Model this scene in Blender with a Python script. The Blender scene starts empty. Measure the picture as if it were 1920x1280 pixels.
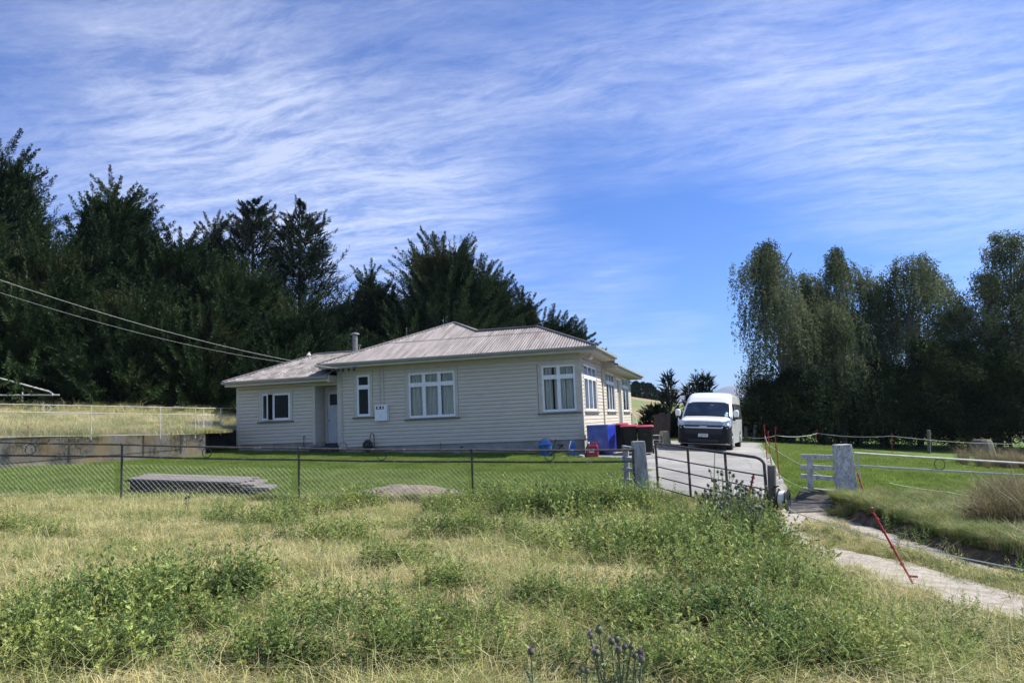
import bpy, math, random
import numpy as np
from math import radians, sin, cos, tan, pi, atan2, sqrt, floor
from mathutils import Matrix, Vector

scene = bpy.context.scene
C = scene.collection
rng = np.random.default_rng(7)
random.seed(7)

# ------------------------------------------------------------------ camera
YAW, PIT, ROL, F = radians(15.34), radians(6.19), radians(2.42), 1387.0
EYE = 1.25
_f = np.array([-sin(YAW)*cos(PIT), cos(YAW)*cos(PIT), sin(PIT)])
_r0 = np.array([cos(YAW), sin(YAW), 0.0])
_u0 = np.cross(_r0, _f)
_r = _r0*cos(ROL) - _u0*sin(ROL)
_u = _r0*sin(ROL) + _u0*cos(ROL)
cam_data = bpy.data.cameras.new('camera')
cam = bpy.data.objects.new('camera', cam_data)
C.objects.link(cam)
M = Matrix(((_r[0], _u[0], -_f[0], 0), (_r[1], _u[1], -_f[1], 0), (_r[2], _u[2], -_f[2], EYE), (0, 0, 0, 1)))
cam.matrix_world = M
cam_data.sensor_width = 36
cam_data.lens = F/1920*36
cam_data.clip_start = 0.05
cam_data.clip_end = 30000
scene.camera = cam
FW = np.array([-sin(YAW), cos(YAW)])     # horizontal forward
RT = np.array([cos(YAW), sin(YAW)])      # horizontal right

def PD(x, y, D):
    p = (_f + _r*((x-960)/F) - _u*((y-640)/F))*D
    return np.array([p[0], p[1], p[2]+EYE])
def PY(x, y, Y):
    d = _f + _r*((x-960)/F) - _u*((y-640)/F)
    p = d*(Y/d[1]); return np.array([p[0], p[1], p[2]+EYE])
def PX(x, y, X):
    d = _f + _r*((x-960)/F) - _u*((y-640)/F)
    p = d*(X/d[0]); return np.array([p[0], p[1], p[2]+EYE])

# ------------------------------------------------------------------ light and sky
SUN_EL, SUN_AZ = radians(47), radians(66)       # azimuth clockwise from +Y
sd = np.array([sin(SUN_AZ)*cos(SUN_EL), cos(SUN_AZ)*cos(SUN_EL), sin(SUN_EL)])
sun = bpy.data.lights.new('sun', 'SUN')
sun.energy = 5.0
sun.angle = radians(0.5)
sun.color = (1.0, 0.95, 0.87)
sun_ob = bpy.data.objects.new('sun', sun)
C.objects.link(sun_ob)
sun_ob.rotation_euler = Vector(-sd).to_track_quat('-Z', 'Y').to_euler()

world = bpy.data.worlds.new('World')
scene.world = world
world.use_nodes = True
wn, wl = world.node_tree.nodes, world.node_tree.links
wn.clear()
def N(nodes, t, **k):
    n = nodes.new(t)
    for a, b in k.items():
        setattr(n, a, b)
    return n
w_out = N(wn, 'ShaderNodeOutputWorld')
w_bg = N(wn, 'ShaderNodeBackground')
w_bg.inputs[1].default_value = 0.088
wl.new(w_bg.outputs[0], w_out.inputs[0])
sky = N(wn, 'ShaderNodeTexSky', sky_type='NISHITA', sun_disc=False, sun_elevation=SUN_EL, sun_rotation=SUN_AZ,
        altitude=300, air_density=1.0, dust_density=0.1, ozone_density=2.2)
tint = N(wn, 'ShaderNodeMix', data_type='RGBA', blend_type='MULTIPLY')
tint.inputs[0].default_value = 1
tint.inputs[7].default_value = (0.36, 0.62, 1.12, 1)
wl.new(sky.outputs[0], tint.inputs[6])
tc = N(wn, 'ShaderNodeTexCoord')
sep = N(wn, 'ShaderNodeSeparateXYZ')
wl.new(tc.outputs['Generated'], sep.inputs[0])
def wm(op, a, b=None, c=None, clamp=False):
    n = N(wn, 'ShaderNodeMath', operation=op, use_clamp=clamp)
    for i, v in enumerate((a, b, c)):
        if v is None: continue
        if isinstance(v, (int, float)): n.inputs[i].default_value = v
        else: wl.new(v, n.inputs[i])
    return n.outputs[0]
zc = wm('MAXIMUM', sep.outputs[2], 0.03)
zc = wm('ADD', zc, 0.06)
qx, qy = wm('DIVIDE', sep.outputs[0], zc), wm('DIVIDE', sep.outputs[1], zc)
comb = N(wn, 'ShaderNodeCombineXYZ')
wl.new(qx, comb.inputs[0]); wl.new(qy, comb.inputs[1])
def wmapping(rot, sc, loc=(0, 0, 0), src=None):
    m = N(wn, 'ShaderNodeMapping')
    m.inputs['Rotation'].default_value = (0, 0, rot)
    m.inputs['Scale'].default_value = sc
    m.inputs['Location'].default_value = loc
    wl.new(src or comb.outputs[0], m.inputs[0])
    return m.outputs[0]
def wnoise(vec, scale, detail, rough, dist=0.0):
    n = N(wn, 'ShaderNodeTexNoise')
    n.inputs['Scale'].default_value = scale
    n.inputs['Detail'].default_value = detail
    n.inputs['Roughness'].default_value = rough
    n.inputs['Distortion'].default_value = dist
    wl.new(vec, n.inputs['Vector'])
    return n.outputs[0]
# warp, then stretched fibres of cirrus on a high flat layer
warp = N(wn, 'ShaderNodeTexNoise'); warp.inputs['Scale'].default_value = 0.9; warp.inputs['Detail'].default_value = 3
wl.new(comb.outputs[0], warp.inputs['Vector'])
wsub = N(wn, 'ShaderNodeVectorMath', operation='MULTIPLY_ADD')
wl.new(warp.outputs['Color'], wsub.inputs[0]); wsub.inputs[1].default_value = (.45, .45, 0); wl.new(comb.outputs[0], wsub.inputs[2])
fib1 = wnoise(wmapping(radians(38), (0.8, 2.6, 1), (3, 1, 0), wsub.outputs[0]), 2.3, 12, 0.72, .4)
fib2 = wnoise(wmapping(radians(-12), (1.2, 2.6, 1), (7, 4, 0), wsub.outputs[0]), 6.5, 9, 0.74, .3)
soft = wnoise(wmapping(radians(20), (0.8, 1.5, 1), (1.7, 9.1, 0)), 1.1, 6, 0.6)
# broad banks of cirrus, each around a direction in the sky
def bank(px, py, ang, wgt):
    d = PD(px, py, 1.0) - np.array([0, 0, EYE]); d /= np.linalg.norm(d)
    vm = N(wn, 'ShaderNodeVectorMath', operation='DOT_PRODUCT')
    wl.new(tc.outputs['Generated'], vm.inputs[0]); vm.inputs[1].default_value = tuple(d)
    mr = N(wn, 'ShaderNodeMapRange', interpolation_type='SMOOTHSTEP')
    wl.new(vm.outputs['Value'], mr.inputs[0])
    mr.inputs[1].default_value = cos(radians(ang)); mr.inputs[2].default_value = 1.0
    mr.inputs[3].default_value = 0; mr.inputs[4].default_value = wgt
    return mr.outputs[0]
cov = 0.0
for b in [(60, 110, 22, .34), (330, 90, 20, .26), (560, 250, 18, .30), (250, 230, 16, .16), (430, 330, 14, .32), (660, 372, 11, .34), (120, 350, 12, .16),
          (960, 230, 15, .18), (900, 60, 20, .14), (1150, 120, 20, .22), (1480, 240, 19, .28), (1650, 320, 15, .26), (800, 200, 16, .12), (925, 320, 6, .20),
          (1800, 150, 22, .32), (1900, 330, 13, .34), (1500, 40, 20, .18), (740, 470, 10, .46), (1150, 600, 9, .44), (1250, 625, 6, .24), (870, 470, 9, .22),
          (1000, 555, 9, .34), (1370, 640, 7, .26), (1270, 450, 14, -.42), (1000, 410, 9, -.14), (1470, 520, 13, -.42),
          (1800, 470, 8, -.22), (20, 200, 8, -.22), (620, 60, 11, -.14), (1680, 620, 11, -.3)]:
    v = bank(*b)
    cov = wm('ADD', cov, v)
# unseen cloud veil added behind the camera to whiten light on the house front
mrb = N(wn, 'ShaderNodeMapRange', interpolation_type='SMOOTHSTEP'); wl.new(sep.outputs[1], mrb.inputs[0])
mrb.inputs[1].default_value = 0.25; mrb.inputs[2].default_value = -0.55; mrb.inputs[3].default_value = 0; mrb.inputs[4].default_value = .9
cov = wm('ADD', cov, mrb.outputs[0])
f = wm('ADD', wm('MULTIPLY', fib1, 0.62), wm('MULTIPLY', fib2, 0.38))
f = wm('MULTIPLY', wm('SUBTRACT', f, 0.41), 2.7, clamp=True)
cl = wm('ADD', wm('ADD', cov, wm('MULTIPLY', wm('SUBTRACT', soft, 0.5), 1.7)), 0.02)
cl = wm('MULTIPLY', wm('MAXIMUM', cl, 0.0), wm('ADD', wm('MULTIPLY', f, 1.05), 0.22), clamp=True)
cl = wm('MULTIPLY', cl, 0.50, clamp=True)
mixc = N(wn, 'ShaderNodeMix', data_type='RGBA')
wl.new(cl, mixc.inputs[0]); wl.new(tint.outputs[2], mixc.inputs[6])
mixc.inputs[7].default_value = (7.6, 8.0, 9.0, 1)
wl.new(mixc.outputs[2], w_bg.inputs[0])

scene.view_settings.view_transform = 'Standard'
scene.view_settings.look = 'None'
scene.view_settings.exposure = 0.80
scene.view_settings.gamma = 1.0
scene.view_settings.use_curve_mapping = False
scene.cycles.max_bounces = 6
scene.cycles.transparent_max_bounces = 8
scene.cycles.diffuse_bounces = 3
scene.cycles.glossy_bounces = 2
scene.cycles.transmission_bounces = 3

# ------------------------------------------------------------------ materials
MATS = {}
def mat(name, a, b=None, scale=5.0, rough=0.7, metal=0.0, bump=0.0, bscale=None, detail=6, lo=.35, hi=.65, spec=0.5, stretch=None, coord='Object', trans=0.0, third=None, coat=0.0):
    """noise between two base colours (optionally a third in patches)"""
    m = bpy.data.materials.new(name); m.use_nodes = True
    n, l = m.node_tree.nodes, m.node_tree.links
    p = n['Principled BSDF']
    p.inputs['Roughness'].default_value = rough
    p.inputs['Metallic'].default_value = metal
    p.inputs['Specular IOR Level'].default_value = spec
    p.inputs['Coat Weight'].default_value = coat
    t = n.new('ShaderNodeTexCoord')
    src = t.outputs[coord] if coord != 'World' else n.new('ShaderNodeNewGeometry').outputs['Position']
    if stretch:
        mp = n.new('ShaderNodeMapping'); mp.inputs['Scale'].default_value = stretch
        l.new(src, mp.inputs[0]); src = mp.outputs[0]
    if b is None: b = tuple(c*0.82 for c in a)
    no = n.new('ShaderNodeTexNoise'); no.inputs['Scale'].default_value = scale; no.inputs['Detail'].default_value = detail
    no.inputs['Roughness'].default_value = 0.6
    l.new(src, no.inputs['Vector'])
    cr = n.new('ShaderNodeValToRGB'); l.new(no.outputs[0], cr.inputs[0])
    cr.color_ramp.elements[0].position = lo; cr.color_ramp.elements[1].position = hi
    cr.color_ramp.elements[0].color = (*b, 1); cr.color_ramp.elements[1].color = (*a, 1)
    col = cr.outputs[0]
    if third:
        c3, s3, lo3, hi3 = third
        n3 = n.new('ShaderNodeTexNoise'); n3.inputs['Scale'].default_value = s3; n3.inputs['Detail'].default_value = 7
        n3.inputs['Roughness'].default_value = 0.65
        l.new(src, n3.inputs['Vector'])
        mr = n.new('ShaderNodeMapRange'); l.new(n3.outputs[0], mr.inputs[0])
        mr.inputs[1].default_value = lo3; mr.inputs[2].default_value = hi3
        mx = n.new('ShaderNodeMix'); mx.data_type = 'RGBA'
        l.new(mr.outputs[0], mx.inputs[0]); l.new(col, mx.inputs[6]); mx.inputs[7].default_value = (*c3, 1)
        col = mx.outputs[2]
    l.new(col, p.inputs['Base Color'])
    if bump:
        nb = n.new('ShaderNodeTexNoise'); nb.inputs['Scale'].default_value = bscale or scale*3; nb.inputs['Detail'].default_value = 5
        l.new(src, nb.inputs['Vector'])
        bp = n.new('ShaderNodeBump'); bp.inputs['Strength'].default_value = bump; bp.inputs['Distance'].default_value = 0.02
        l.new(nb.outputs[0], bp.inputs['Height']); l.new(bp.outputs[0], p.inputs['Normal'])
    if trans:
        tr = n.new('ShaderNodeBsdfTranslucent'); l.new(col, tr.inputs[0])
        ms = n.new('ShaderNodeMixShader'); ms.inputs[0].default_value = trans
        o = n['Material Output']
        l.new(p.outputs[0], ms.inputs[1]); l.new(tr.outputs[0], ms.inputs[2]); l.new(ms.outputs[0], o.inputs[0])
    MATS[name] = m
    return m

def leafmat(name, cols, trans=0.35, rough=0.55, scale=0.5, var=0.35, attr=True, spec=0.25):
    """foliage: vertex tint x low-frequency world noise between several greens"""
    m = bpy.data.materials.new(name); m.use_nodes = True
    n, l = m.node_tree.nodes, m.node_tree.links
    p = n['Principled BSDF']; p.inputs['Roughness'].default_value = rough
    p.inputs['Specular IOR Level'].default_value = spec
    g = n.new('ShaderNodeNewGeometry')
    no = n.new('ShaderNodeTexNoise'); no.inputs['Scale'].default_value = scale; no.inputs['Detail'].default_value = 4
    l.new(g.outputs['Position'], no.inputs['Vector'])
    oi = n.new('ShaderNodeObjectInfo')
    ad = n.new('ShaderNodeMath'); ad.operation = 'MULTIPLY_ADD'
    l.new(oi.outputs['Random'], ad.inputs[0]); ad.inputs[1].default_value = var; l.new(no.outputs[0], ad.inputs[2])
    mr = n.new('ShaderNodeMapRange'); l.new(ad.outputs[0], mr.inputs[0])
    mr.inputs[1].default_value = 0.3; mr.inputs[2].default_value = 0.7+var
    cr = n.new('ShaderNodeValToRGB'); l.new(mr.outputs[0], cr.inputs[0])
    els = cr.color_ramp.elements
    while len(els) < len(cols): els.new(0.5)
    for i, c in enumerate(cols):
        els[i].position = i/(len(cols)-1); els[i].color = (*c, 1)
    col = cr.outputs[0]
    if attr:
        at = n.new('ShaderNodeAttribute'); at.attribute_name = 'Col'
        mx = n.new('ShaderNodeMix'); mx.data_type = 'RGBA'; mx.blend_type = 'MULTIPLY'; mx.inputs[0].default_value = 1
        l.new(col, mx.inputs[6]); l.new(at.outputs['Color'], mx.inputs[7]); col = mx.outputs[2]
    l.new(col, p.inputs['Base Color'])
    tr = n.new('ShaderNodeBsdfTranslucent'); l.new(col, tr.inputs[0])
    ms = n.new('ShaderNodeMixShader'); ms.inputs[0].default_value = trans
    l.new(p.outputs[0], ms.inputs[1]); l.new(tr.outputs[0], ms.inputs[2]); l.new(ms.outputs[0], n['Material Output'].inputs[0])
    MATS[name] = m
    return m

def glassmat(name, tintc=(0.85, 0.9, 0.92), refl=0.10, dark=0.0):
    m = bpy.data.materials.new(name); m.use_nodes = True
    n, l = m.node_tree.nodes, m.node_tree.links
    n.remove(n['Principled BSDF'])
    gl = n.new('ShaderNodeBsdfGlossy'); gl.inputs['Roughness'].default_value = 0.02
    gl.inputs['Color'].default_value = (0.9, 0.95, 1, 1)
    tp = n.new('ShaderNodeBsdfTransparent'); tp.inputs[0].default_value = (*[c*(1-dark) for c in tintc], 1)
    no = n.new('ShaderNodeTexNoise'); no.inputs['Scale'].default_value = 1.7
    bp = n.new('ShaderNodeBump'); bp.inputs['Strength'].default_value = 0.03; bp.inputs['Distance'].default_value = 0.02
    l.new(no.outputs[0], bp.inputs['Height']); l.new(bp.outputs[0], gl.inputs['Normal'])
    lw = n.new('ShaderNodeLayerWeight'); lw.inputs[0].default_value = 0.25
    ma = n.new('ShaderNodeMath'); ma.operation = 'MULTIPLY_ADD'
    l.new(lw.outputs['Fresnel'], ma.inputs[0]); ma.inputs[1].default_value = 0.42; ma.inputs[2].default_value = refl
    ma.use_clamp = True
    ms = n.new('ShaderNodeMixShader'); l.new(ma.outputs[0], ms.inputs[0])
    l.new(tp.outputs[0], ms.inputs[1]); l.new(gl.outputs[0], ms.inputs[2])
    l.new(ms.outputs[0], n['Material Output'].inputs[0])
    return m

m_siding = mat('weatherboard_paint', (.55, .50, .415), (.49, .445, .37), 2.2, .6, bump=.12, bscale=40, stretch=(1, 1, 4), third=((.38, .345, .28), 1.4, .56, .85))
m_trim = mat('beige_trim_paint', (.50, .465, .39), (.43, .40, .34), 4, .55)
m_sillp = mat('dark_sill_paint', (.13, .125, .10), (.09, .088, .07), 6, .6)
m_white = mat('white_sash_paint', (.78, .79, .80), (.66, .67, .68), 7, .5)
m_gutter = mat('gutter_paint', (.30, .30, .25), (.21, .22, .18), 2.5, .55, stretch=(1, 1, 5))
m_found = mat('foundation_render', (.32, .31, .285), (.21, .205, .19), 2.0, .9, bump=.3, bscale=25)
m_door = mat('door_paint', (.55, .58, .62), (.46, .49, .53), 3, .5)
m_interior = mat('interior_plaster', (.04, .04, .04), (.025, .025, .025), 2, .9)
m_curt = mat('curtain_fabric', (.74, .70, .58), (.50, .48, .41), 3, .9, stretch=(6, 6, .5), trans=.15)
m_curt2 = mat('net_curtain_fabric', (.36, .38, .40), (.26, .28, .30), 3, .9, stretch=(6, 6, .5), trans=.15)
m_soffit = mat('soffit_paint', (.46, .43, .36), (.38, .36, .30), 3, .7)
m_glass = glassmat('window_glass', refl=.0)
m_vglass = glassmat('windscreen_glass', (.55, .62, .66), refl=.06, dark=.3)
m_roofi = mat('corrugated_roof', (.29, .262, .25), (.125, .107, .10), 1.6, .75, stretch=(3.2, .32, .32), lo=.3, hi=.66, bump=.15, bscale=30,
              third=((.09, .078, .072), 5.5, .56, .72))
m_roofw = mat('lichened_corrugated_roof', (.26, .235, .22), (.09, .078, .073), 2.6, .8, lo=.32, hi=.62, bump=.15, bscale=30,
              third=((.46, .45, .42), 4.5, .60, .66))
m_flash = mat('ridge_flashing', (.20, .185, .18), (.12, .11, .105), 4, .7)
m_pipe = mat('dark_rusty_pipe', (.085, .072, .062), (.04, .033, .03), 9, .6, metal=.2, third=((.30, .29, .28), 7, .56, .7))
m_wpipe = mat('white_painted_pipe', (.66, .65, .60), (.45, .44, .40), 6, .6, third=((.16, .12, .08), 9, .62, .72))
m_galv = mat('galvanised_wire', (.42, .45, .42), (.32, .34, .32), 12, .5, metal=.2)
m_conc = mat('concrete_post', (.40, .405, .40), (.22, .225, .22), 5, .9, bump=.5, bscale=30, stretch=(1.6, 1.6, .6), third=((.075, .08, .06), 9, .55, .68))
m_concw = mat('whitewashed_concrete', (.62, .62, .60), (.33, .335, .32), 9, .9, bump=.5, bscale=30, stretch=(1.4, 1.4, .7), third=((.07, .075, .068), 26, .50, .72))
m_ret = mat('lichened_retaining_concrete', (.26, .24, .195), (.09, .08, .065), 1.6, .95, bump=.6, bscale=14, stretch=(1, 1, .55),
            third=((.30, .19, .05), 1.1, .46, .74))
m_retd = mat('shaded_retaining_concrete', (.10, .10, .09), (.05, .05, .045), 2, .95, bump=.5, bscale=14)  # return wall lies in shadow; that shade is put into the colour
m_plast_b = mat('dark_green_plastic', (.006, .010, .010), (.004, .007, .007), 5, .5, spec=.3)
m_red = mat('red_plastic', (.42, .02, .035), (.30, .012, .02), 5, .4)
m_redl = mat('red_lid_plastic', (.38, .035, .065), (.28, .02, .045), 5, .45)
m_blue = mat('blue_plastic', (.012, .035, .40), (.008, .022, .28), 4, .4)
m_blued = mat('dull_blue_plastic', (.07, .11, .36), (.045, .065, .22), 2.6, .35, third=((.17, .17, .26), 3.5, .5, .65))
m_bluek = mat('blue_bucket_plastic', (.03, .12, .36), (.018, .075, .24), 3, .45)
m_black = mat('black_plastic', (.016, .017, .018), (.010, .010, .011), 6, .5)
m_vblack = mat('unpainted_bumper_plastic', (.010, .011, .015), (.007, .008, .011), 8, .6, spec=.25)
m_grille = mat('grille_black', (.006, .006, .007), (.004, .004, .005), 6, .5)
m_van = mat('white_van_paint', (.78, .79, .77), (.74, .75, .73), 1.2, .22, coat=.6)
m_silver = mat('silver_trim', (.55, .56, .58), (.45, .46, .48), 4, .25, metal=.9)
m_lamp = mat('headlamp_lens', (.62, .66, .70), (.40, .43, .46), 14, .12, spec=.8, metal=.35)
m_tyre = mat('tyre_rubber', (.018, .018, .018), (.012, .012, .012), 20, .85)
m_rim = mat('steel_rim', (.34, .35, .36), (.25, .26, .27), 6, .4, metal=.7)
m_wood = mat('weathered_timber', (.22, .20, .18), (.10, .09, .08), 3, .9, bump=.4, bscale=30, stretch=(1, 8, 1))
m_woodd = mat('dark_plank', (.085, .065, .055), (.045, .035, .03), 3, .9, bump=.4, bscale=30, stretch=(8, 8, 1))
m_stump = mat('pale_stump_wood', (.40, .38, .28), (.20, .19, .13), 5, .9, bump=.5, stretch=(4, 4, .6))
m_bark = mat('tree_bark', (.10, .085, .07), (.045, .038, .03), 4, .95, bump=.6, bscale=12, stretch=(3, 3, .5))
m_barkw = mat('birch_bark', (.26, .245, .22), (.10, .09, .08), 4, .95, bump=.4, stretch=(2, 2, .6))
m_post = mat('wooden_post', (.17, .155, .13), (.09, .08, .07), 5, .95, bump=.4, stretch=(4, 4, .6))
m_stan = mat('red_standard_plastic', (.33, .022, .035), (.22, .012, .02), 6, .45)
m_stano = mat('orange_standard_plastic', (.50, .10, .035), (.38, .07, .02), 6, .5)
m_tape = mat('white_poly_tape', (.78, .76, .68), (.62, .6, .54), 30, .7)
m_wlabel = mat('white_label', (.75, .77, .76), (.6, .62, .62), 10, .6)
m_teal = mat('pale_blue_label', (.30, .55, .60), (.25, .45, .5), 10, .6)
m_text = mat('dark_lettering', (.02, .02, .02), (.015, .015, .015), 10, .6)
m_textw = mat('pale_lettering', (.20, .25, .25), (.15, .2, .2), 10, .6)
m_flue = mat('flue_steel', (.28, .27, .25), (.17, .16, .15), 6, .5, metal=.5)
m_cable = mat('overhead_cable', (.38, .38, .37), (.3, .3, .29), 5, .6)
m_concslab = None

def slabmat():
    m = mat('driveway_concrete', (.32, .31, .285), (.19, .185, .17), .55, .9, bump=.25, bscale=20, coord='World', lo=.3, hi=.68, third=((.11, .105, .09), 1.5, .58, .74))
    n, l = m.node_tree.nodes, m.node_tree.links
    p = n['Principled BSDF']
    src = p.inputs['Base Color'].links[0].from_socket
    g = n.new('ShaderNodeNewGeometry'); sp = n.new('ShaderNodeSeparateXYZ'); l.new(g.outputs['Position'], sp.inputs[0])
    def band(sock, per, wd, off):
        a = n.new('ShaderNodeMath'); a.operation = 'ADD'; l.new(sock, a.inputs[0]); a.inputs[1].default_value = off
        b = n.new('ShaderNodeMath'); b.operation = 'PINGPONG'; l.new(a.outputs[0], b.inputs[0]); b.inputs[1].default_value = per/2
        c = n.new('ShaderNodeMath'); c.operation = 'LESS_THAN'; l.new(b.outputs[0], c.inputs[0]); c.inputs[1].default_value = wd
        return c.outputs[0]
    a = band(sp.outputs[1], 2.3, .022, .4); b = band(sp.outputs[0], 2.6, .018, .25)
    mx = n.new('ShaderNodeMath'); mx.operation = 'MAXIMUM'; l.new(a, mx.inputs[0]); l.new(b, mx.inputs[1])
    m2 = n.new('ShaderNodeMix'); m2.data_type = 'RGBA'; l.new(mx.outputs[0], m2.inputs[0]); l.new(src, m2.inputs[6])
    m2.inputs[7].default_value = (.06, .065, .04, 1); l.new(m2.outputs[2], p.inputs['Base Color'])
    return m
m_concslab = slabmat()
m_gravel = mat('pale_gravel', (.40, .36, .305), (.22, .195, .155), 6, .95, bump=.8, bscale=60, coord='World', third=((.50, .47, .42), 38, .55, .66))

# ------------------------------------------------------------------ mesh helpers
class MB:
    def __init__(s): s.v = []; s.f = []
    def add(s, vs, fs):
        o = len(s.v); s.v += [tuple(map(float, p)) for p in vs]; s.f += [tuple(i+o for i in f) for f in fs]; return s
    def box(s, a, b):
        x0, y0, z0 = a; x1, y1, z1 = b
        return s.add([(x0, y0, z0), (x1, y0, z0), (x1, y1, z0), (x0, y1, z0), (x0, y0, z1), (x1, y0, z1), (x1, y1, z1), (x0, y1, z1)],
                     [(0, 3, 2, 1), (4, 5, 6, 7), (0, 1, 5, 4), (1, 2, 6, 5), (2, 3, 7, 6), (3, 0, 4, 7)])
    def obox(s, O, U, V, W):
        O, U, V, W = [np.array(q, float) for q in (O, U, V, W)]
        vs = [O, O+U, O+U+V, O+V, O+W, O+U+W, O+U+V+W, O+V+W]
        fl = np.dot(np.cross(U, V), W) > 0
        fs = [(0, 3, 2, 1), (4, 5, 6, 7), (0, 1, 5, 4), (1, 2, 6, 5), (2, 3, 7, 6), (3, 0, 4, 7)]
        if not fl: fs = [f[::-1] for f in fs]
        return s.add(vs, fs)
    def beam(s, p, q, w, h, up=(0, 0, 1)):
        p, q, up = np.array(p, float), np.array(q, float), np.array(up, float)
        d = q-p; sd_ = np.cross(d, up); sd_ /= np.linalg.norm(sd_)+1e-9
        u2 = np.cross(sd_, d); u2 /= np.linalg.norm(u2)+1e-9
        return s.obox(p-sd_*w/2-u2*h/2, sd_*w, u2*h, d)
    def tube(s, pts, r, n=8, cap=True):
        pts = [np.array(p, float) for p in pts]
        rs = r if isinstance(r, (list, tuple, np.ndarray)) else [r]*len(pts)
        o = len(s.v); prev = None
        for i, p in enumerate(pts):
            d = pts[min(i+1, len(pts)-1)]-pts[max(i-1, 0)]; d = d/(np.linalg.norm(d)+1e-9)
            if prev is None:
                a = np.array([0, 0, 1.]) if abs(d[2]) < .9 else np.array([1., 0, 0])
                prev = np.cross(d, a)
            prev = prev-d*np.dot(prev, d); prev /= np.linalg.norm(prev)+1e-9
            b = np.cross(d, prev)
            for k in range(n):
                t = 2*pi*k/n; s.v.append(tuple(p+(prev*cos(t)+b*sin(t))*rs[i]))
        for i in range(len(pts)-1):
            for k in range(n):
                s.f.append((o+i*n+k, o+i*n+(k+1) % n, o+(i+1)*n+(k+1) % n, o+(i+1)*n+k))
        if cap:
            s.f.append(tuple(o+k for k in range(n))[::-1]); e = o+(len(pts)-1)*n; s.f.append(tuple(e+k for k in range(n)))
        return s
    def ring(s, c, R, r, ax=(0, 1, 0), n=24, m=6):
        ax = np.array(ax, float); ax /= np.linalg.norm(ax)
        a = np.array([0, 0, 1.]) if abs(ax[2]) < .9 else np.array([1., 0, 0])
        e1 = np.cross(ax, a); e1 /= np.linalg.norm(e1); e2 = np.cross(ax, e1); o = len(s.v); c = np.array(c, float)
        for i in range(n):
            t = 2*pi*i/n; d = e1*cos(t)+e2*sin(t)
            for k in range(m):
                q = 2*pi*k/m; s.v.append(tuple(c+d*(R+r*cos(q))+ax*r*sin(q)))
        for i in range(n):
            for k in range(m):
                s.f.append((o+i*m+k, o+((i+1) % n)*m+k, o+((i+1) % n)*m+(k+1) % m, o+i*m+(k+1) % m))
        return s
    def lathe(s, prof, c=(0, 0, 0), ax=(0, 0, 1), n=20):
        ax = np.array(ax, float); ax /= np.linalg.norm(ax)
        a = np.array([0, 0, 1.]) if abs(ax[2]) < .9 else np.array([1., 0, 0])
        e1 = np.cross(ax, a); e1 /= np.linalg.norm(e1); e2 = np.cross(ax, e1); o = len(s.v); c = np.array(c, float)
        for r, h in prof:
            for k in range(n):
                t = 2*pi*k/n; s.v.append(tuple(c+(e1*cos(t)+e2*sin(t))*r+ax*h))
        for i in range(len(prof)-1):
            for k in range(n):
                s.f.append((o+i*n+k, o+i*n+(k+1) % n, o+(i+1)*n+(k+1) % n, o+(i+1)*n+k))
        s.f.append(tuple(o+k for k in range(n))[::-1]); e = o+(len(prof)-1)*n; s.f.append(tuple(e+k for k in range(n)))
        return s
    def prism(s, poly, O, A, B, W):
        """polygon (a,b) in plane O+aA+bB extruded by W"""
        O, A, B, W = [np.array(q, float) for q in (O, A, B, W)]
        n = len(poly); vs = [O+A*a+B*b for a, b in poly]+[O+A*a+B*b+W for a, b in poly]
        return s.add(vs, [tuple(range(n))[::-1], tuple(range(n, 2*n))]+[(i, (i+1) % n, (i+1) % n+n, i+n) for i in range(n)])
    def quad(s, a, b, c, d): return s.add([a, b, c, d], [(0, 1, 2, 3)])

def base_of(o):
    b = np.zeros(3)
    while o is not None:
        b += np.array(o.location); o = o.parent
    return b
def obj(name, mb, m, parent=None, smooth=True, ang=38, local=False):
    me = bpy.data.meshes.new(name)
    v = np.array(mb.v, float)
    if parent is not None and not local: v = v - base_of(parent)
    me.from_pydata(v.tolist(), [], mb.f)
    me.materials.append(m)
    if smooth:
        me.shade_smooth(); me.set_sharp_from_angle(angle=radians(ang))
    me.update()
    o = bpy.data.objects.new(name, me); C.objects.link(o)
    if parent is not None: o.parent = parent
    return o
def tag(o, label, cat, group=None, kind=None):
    if label: o['label'] = label
    if cat: o['category'] = cat
    if group: o['group'] = group
    if kind: o['kind'] = kind
    return o
def thing(name, label, cat, loc=(0, 0, 0), rz=0, group=None):
    o = bpy.data.objects.new(name, None); C.objects.link(o)
    o.location = tuple(map(float, loc)); o.rotation_euler = (0, 0, rz); o.empty_display_size = .2
    return tag(o, label, cat, group)
def copy_tree(o, parent=None):
    c = o.copy(); C.objects.link(c); c.parent = parent
    for ch in list(o.children): copy_tree(ch, c)
    return c
def structure(o): o['kind'] = 'structure'; return o

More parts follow.
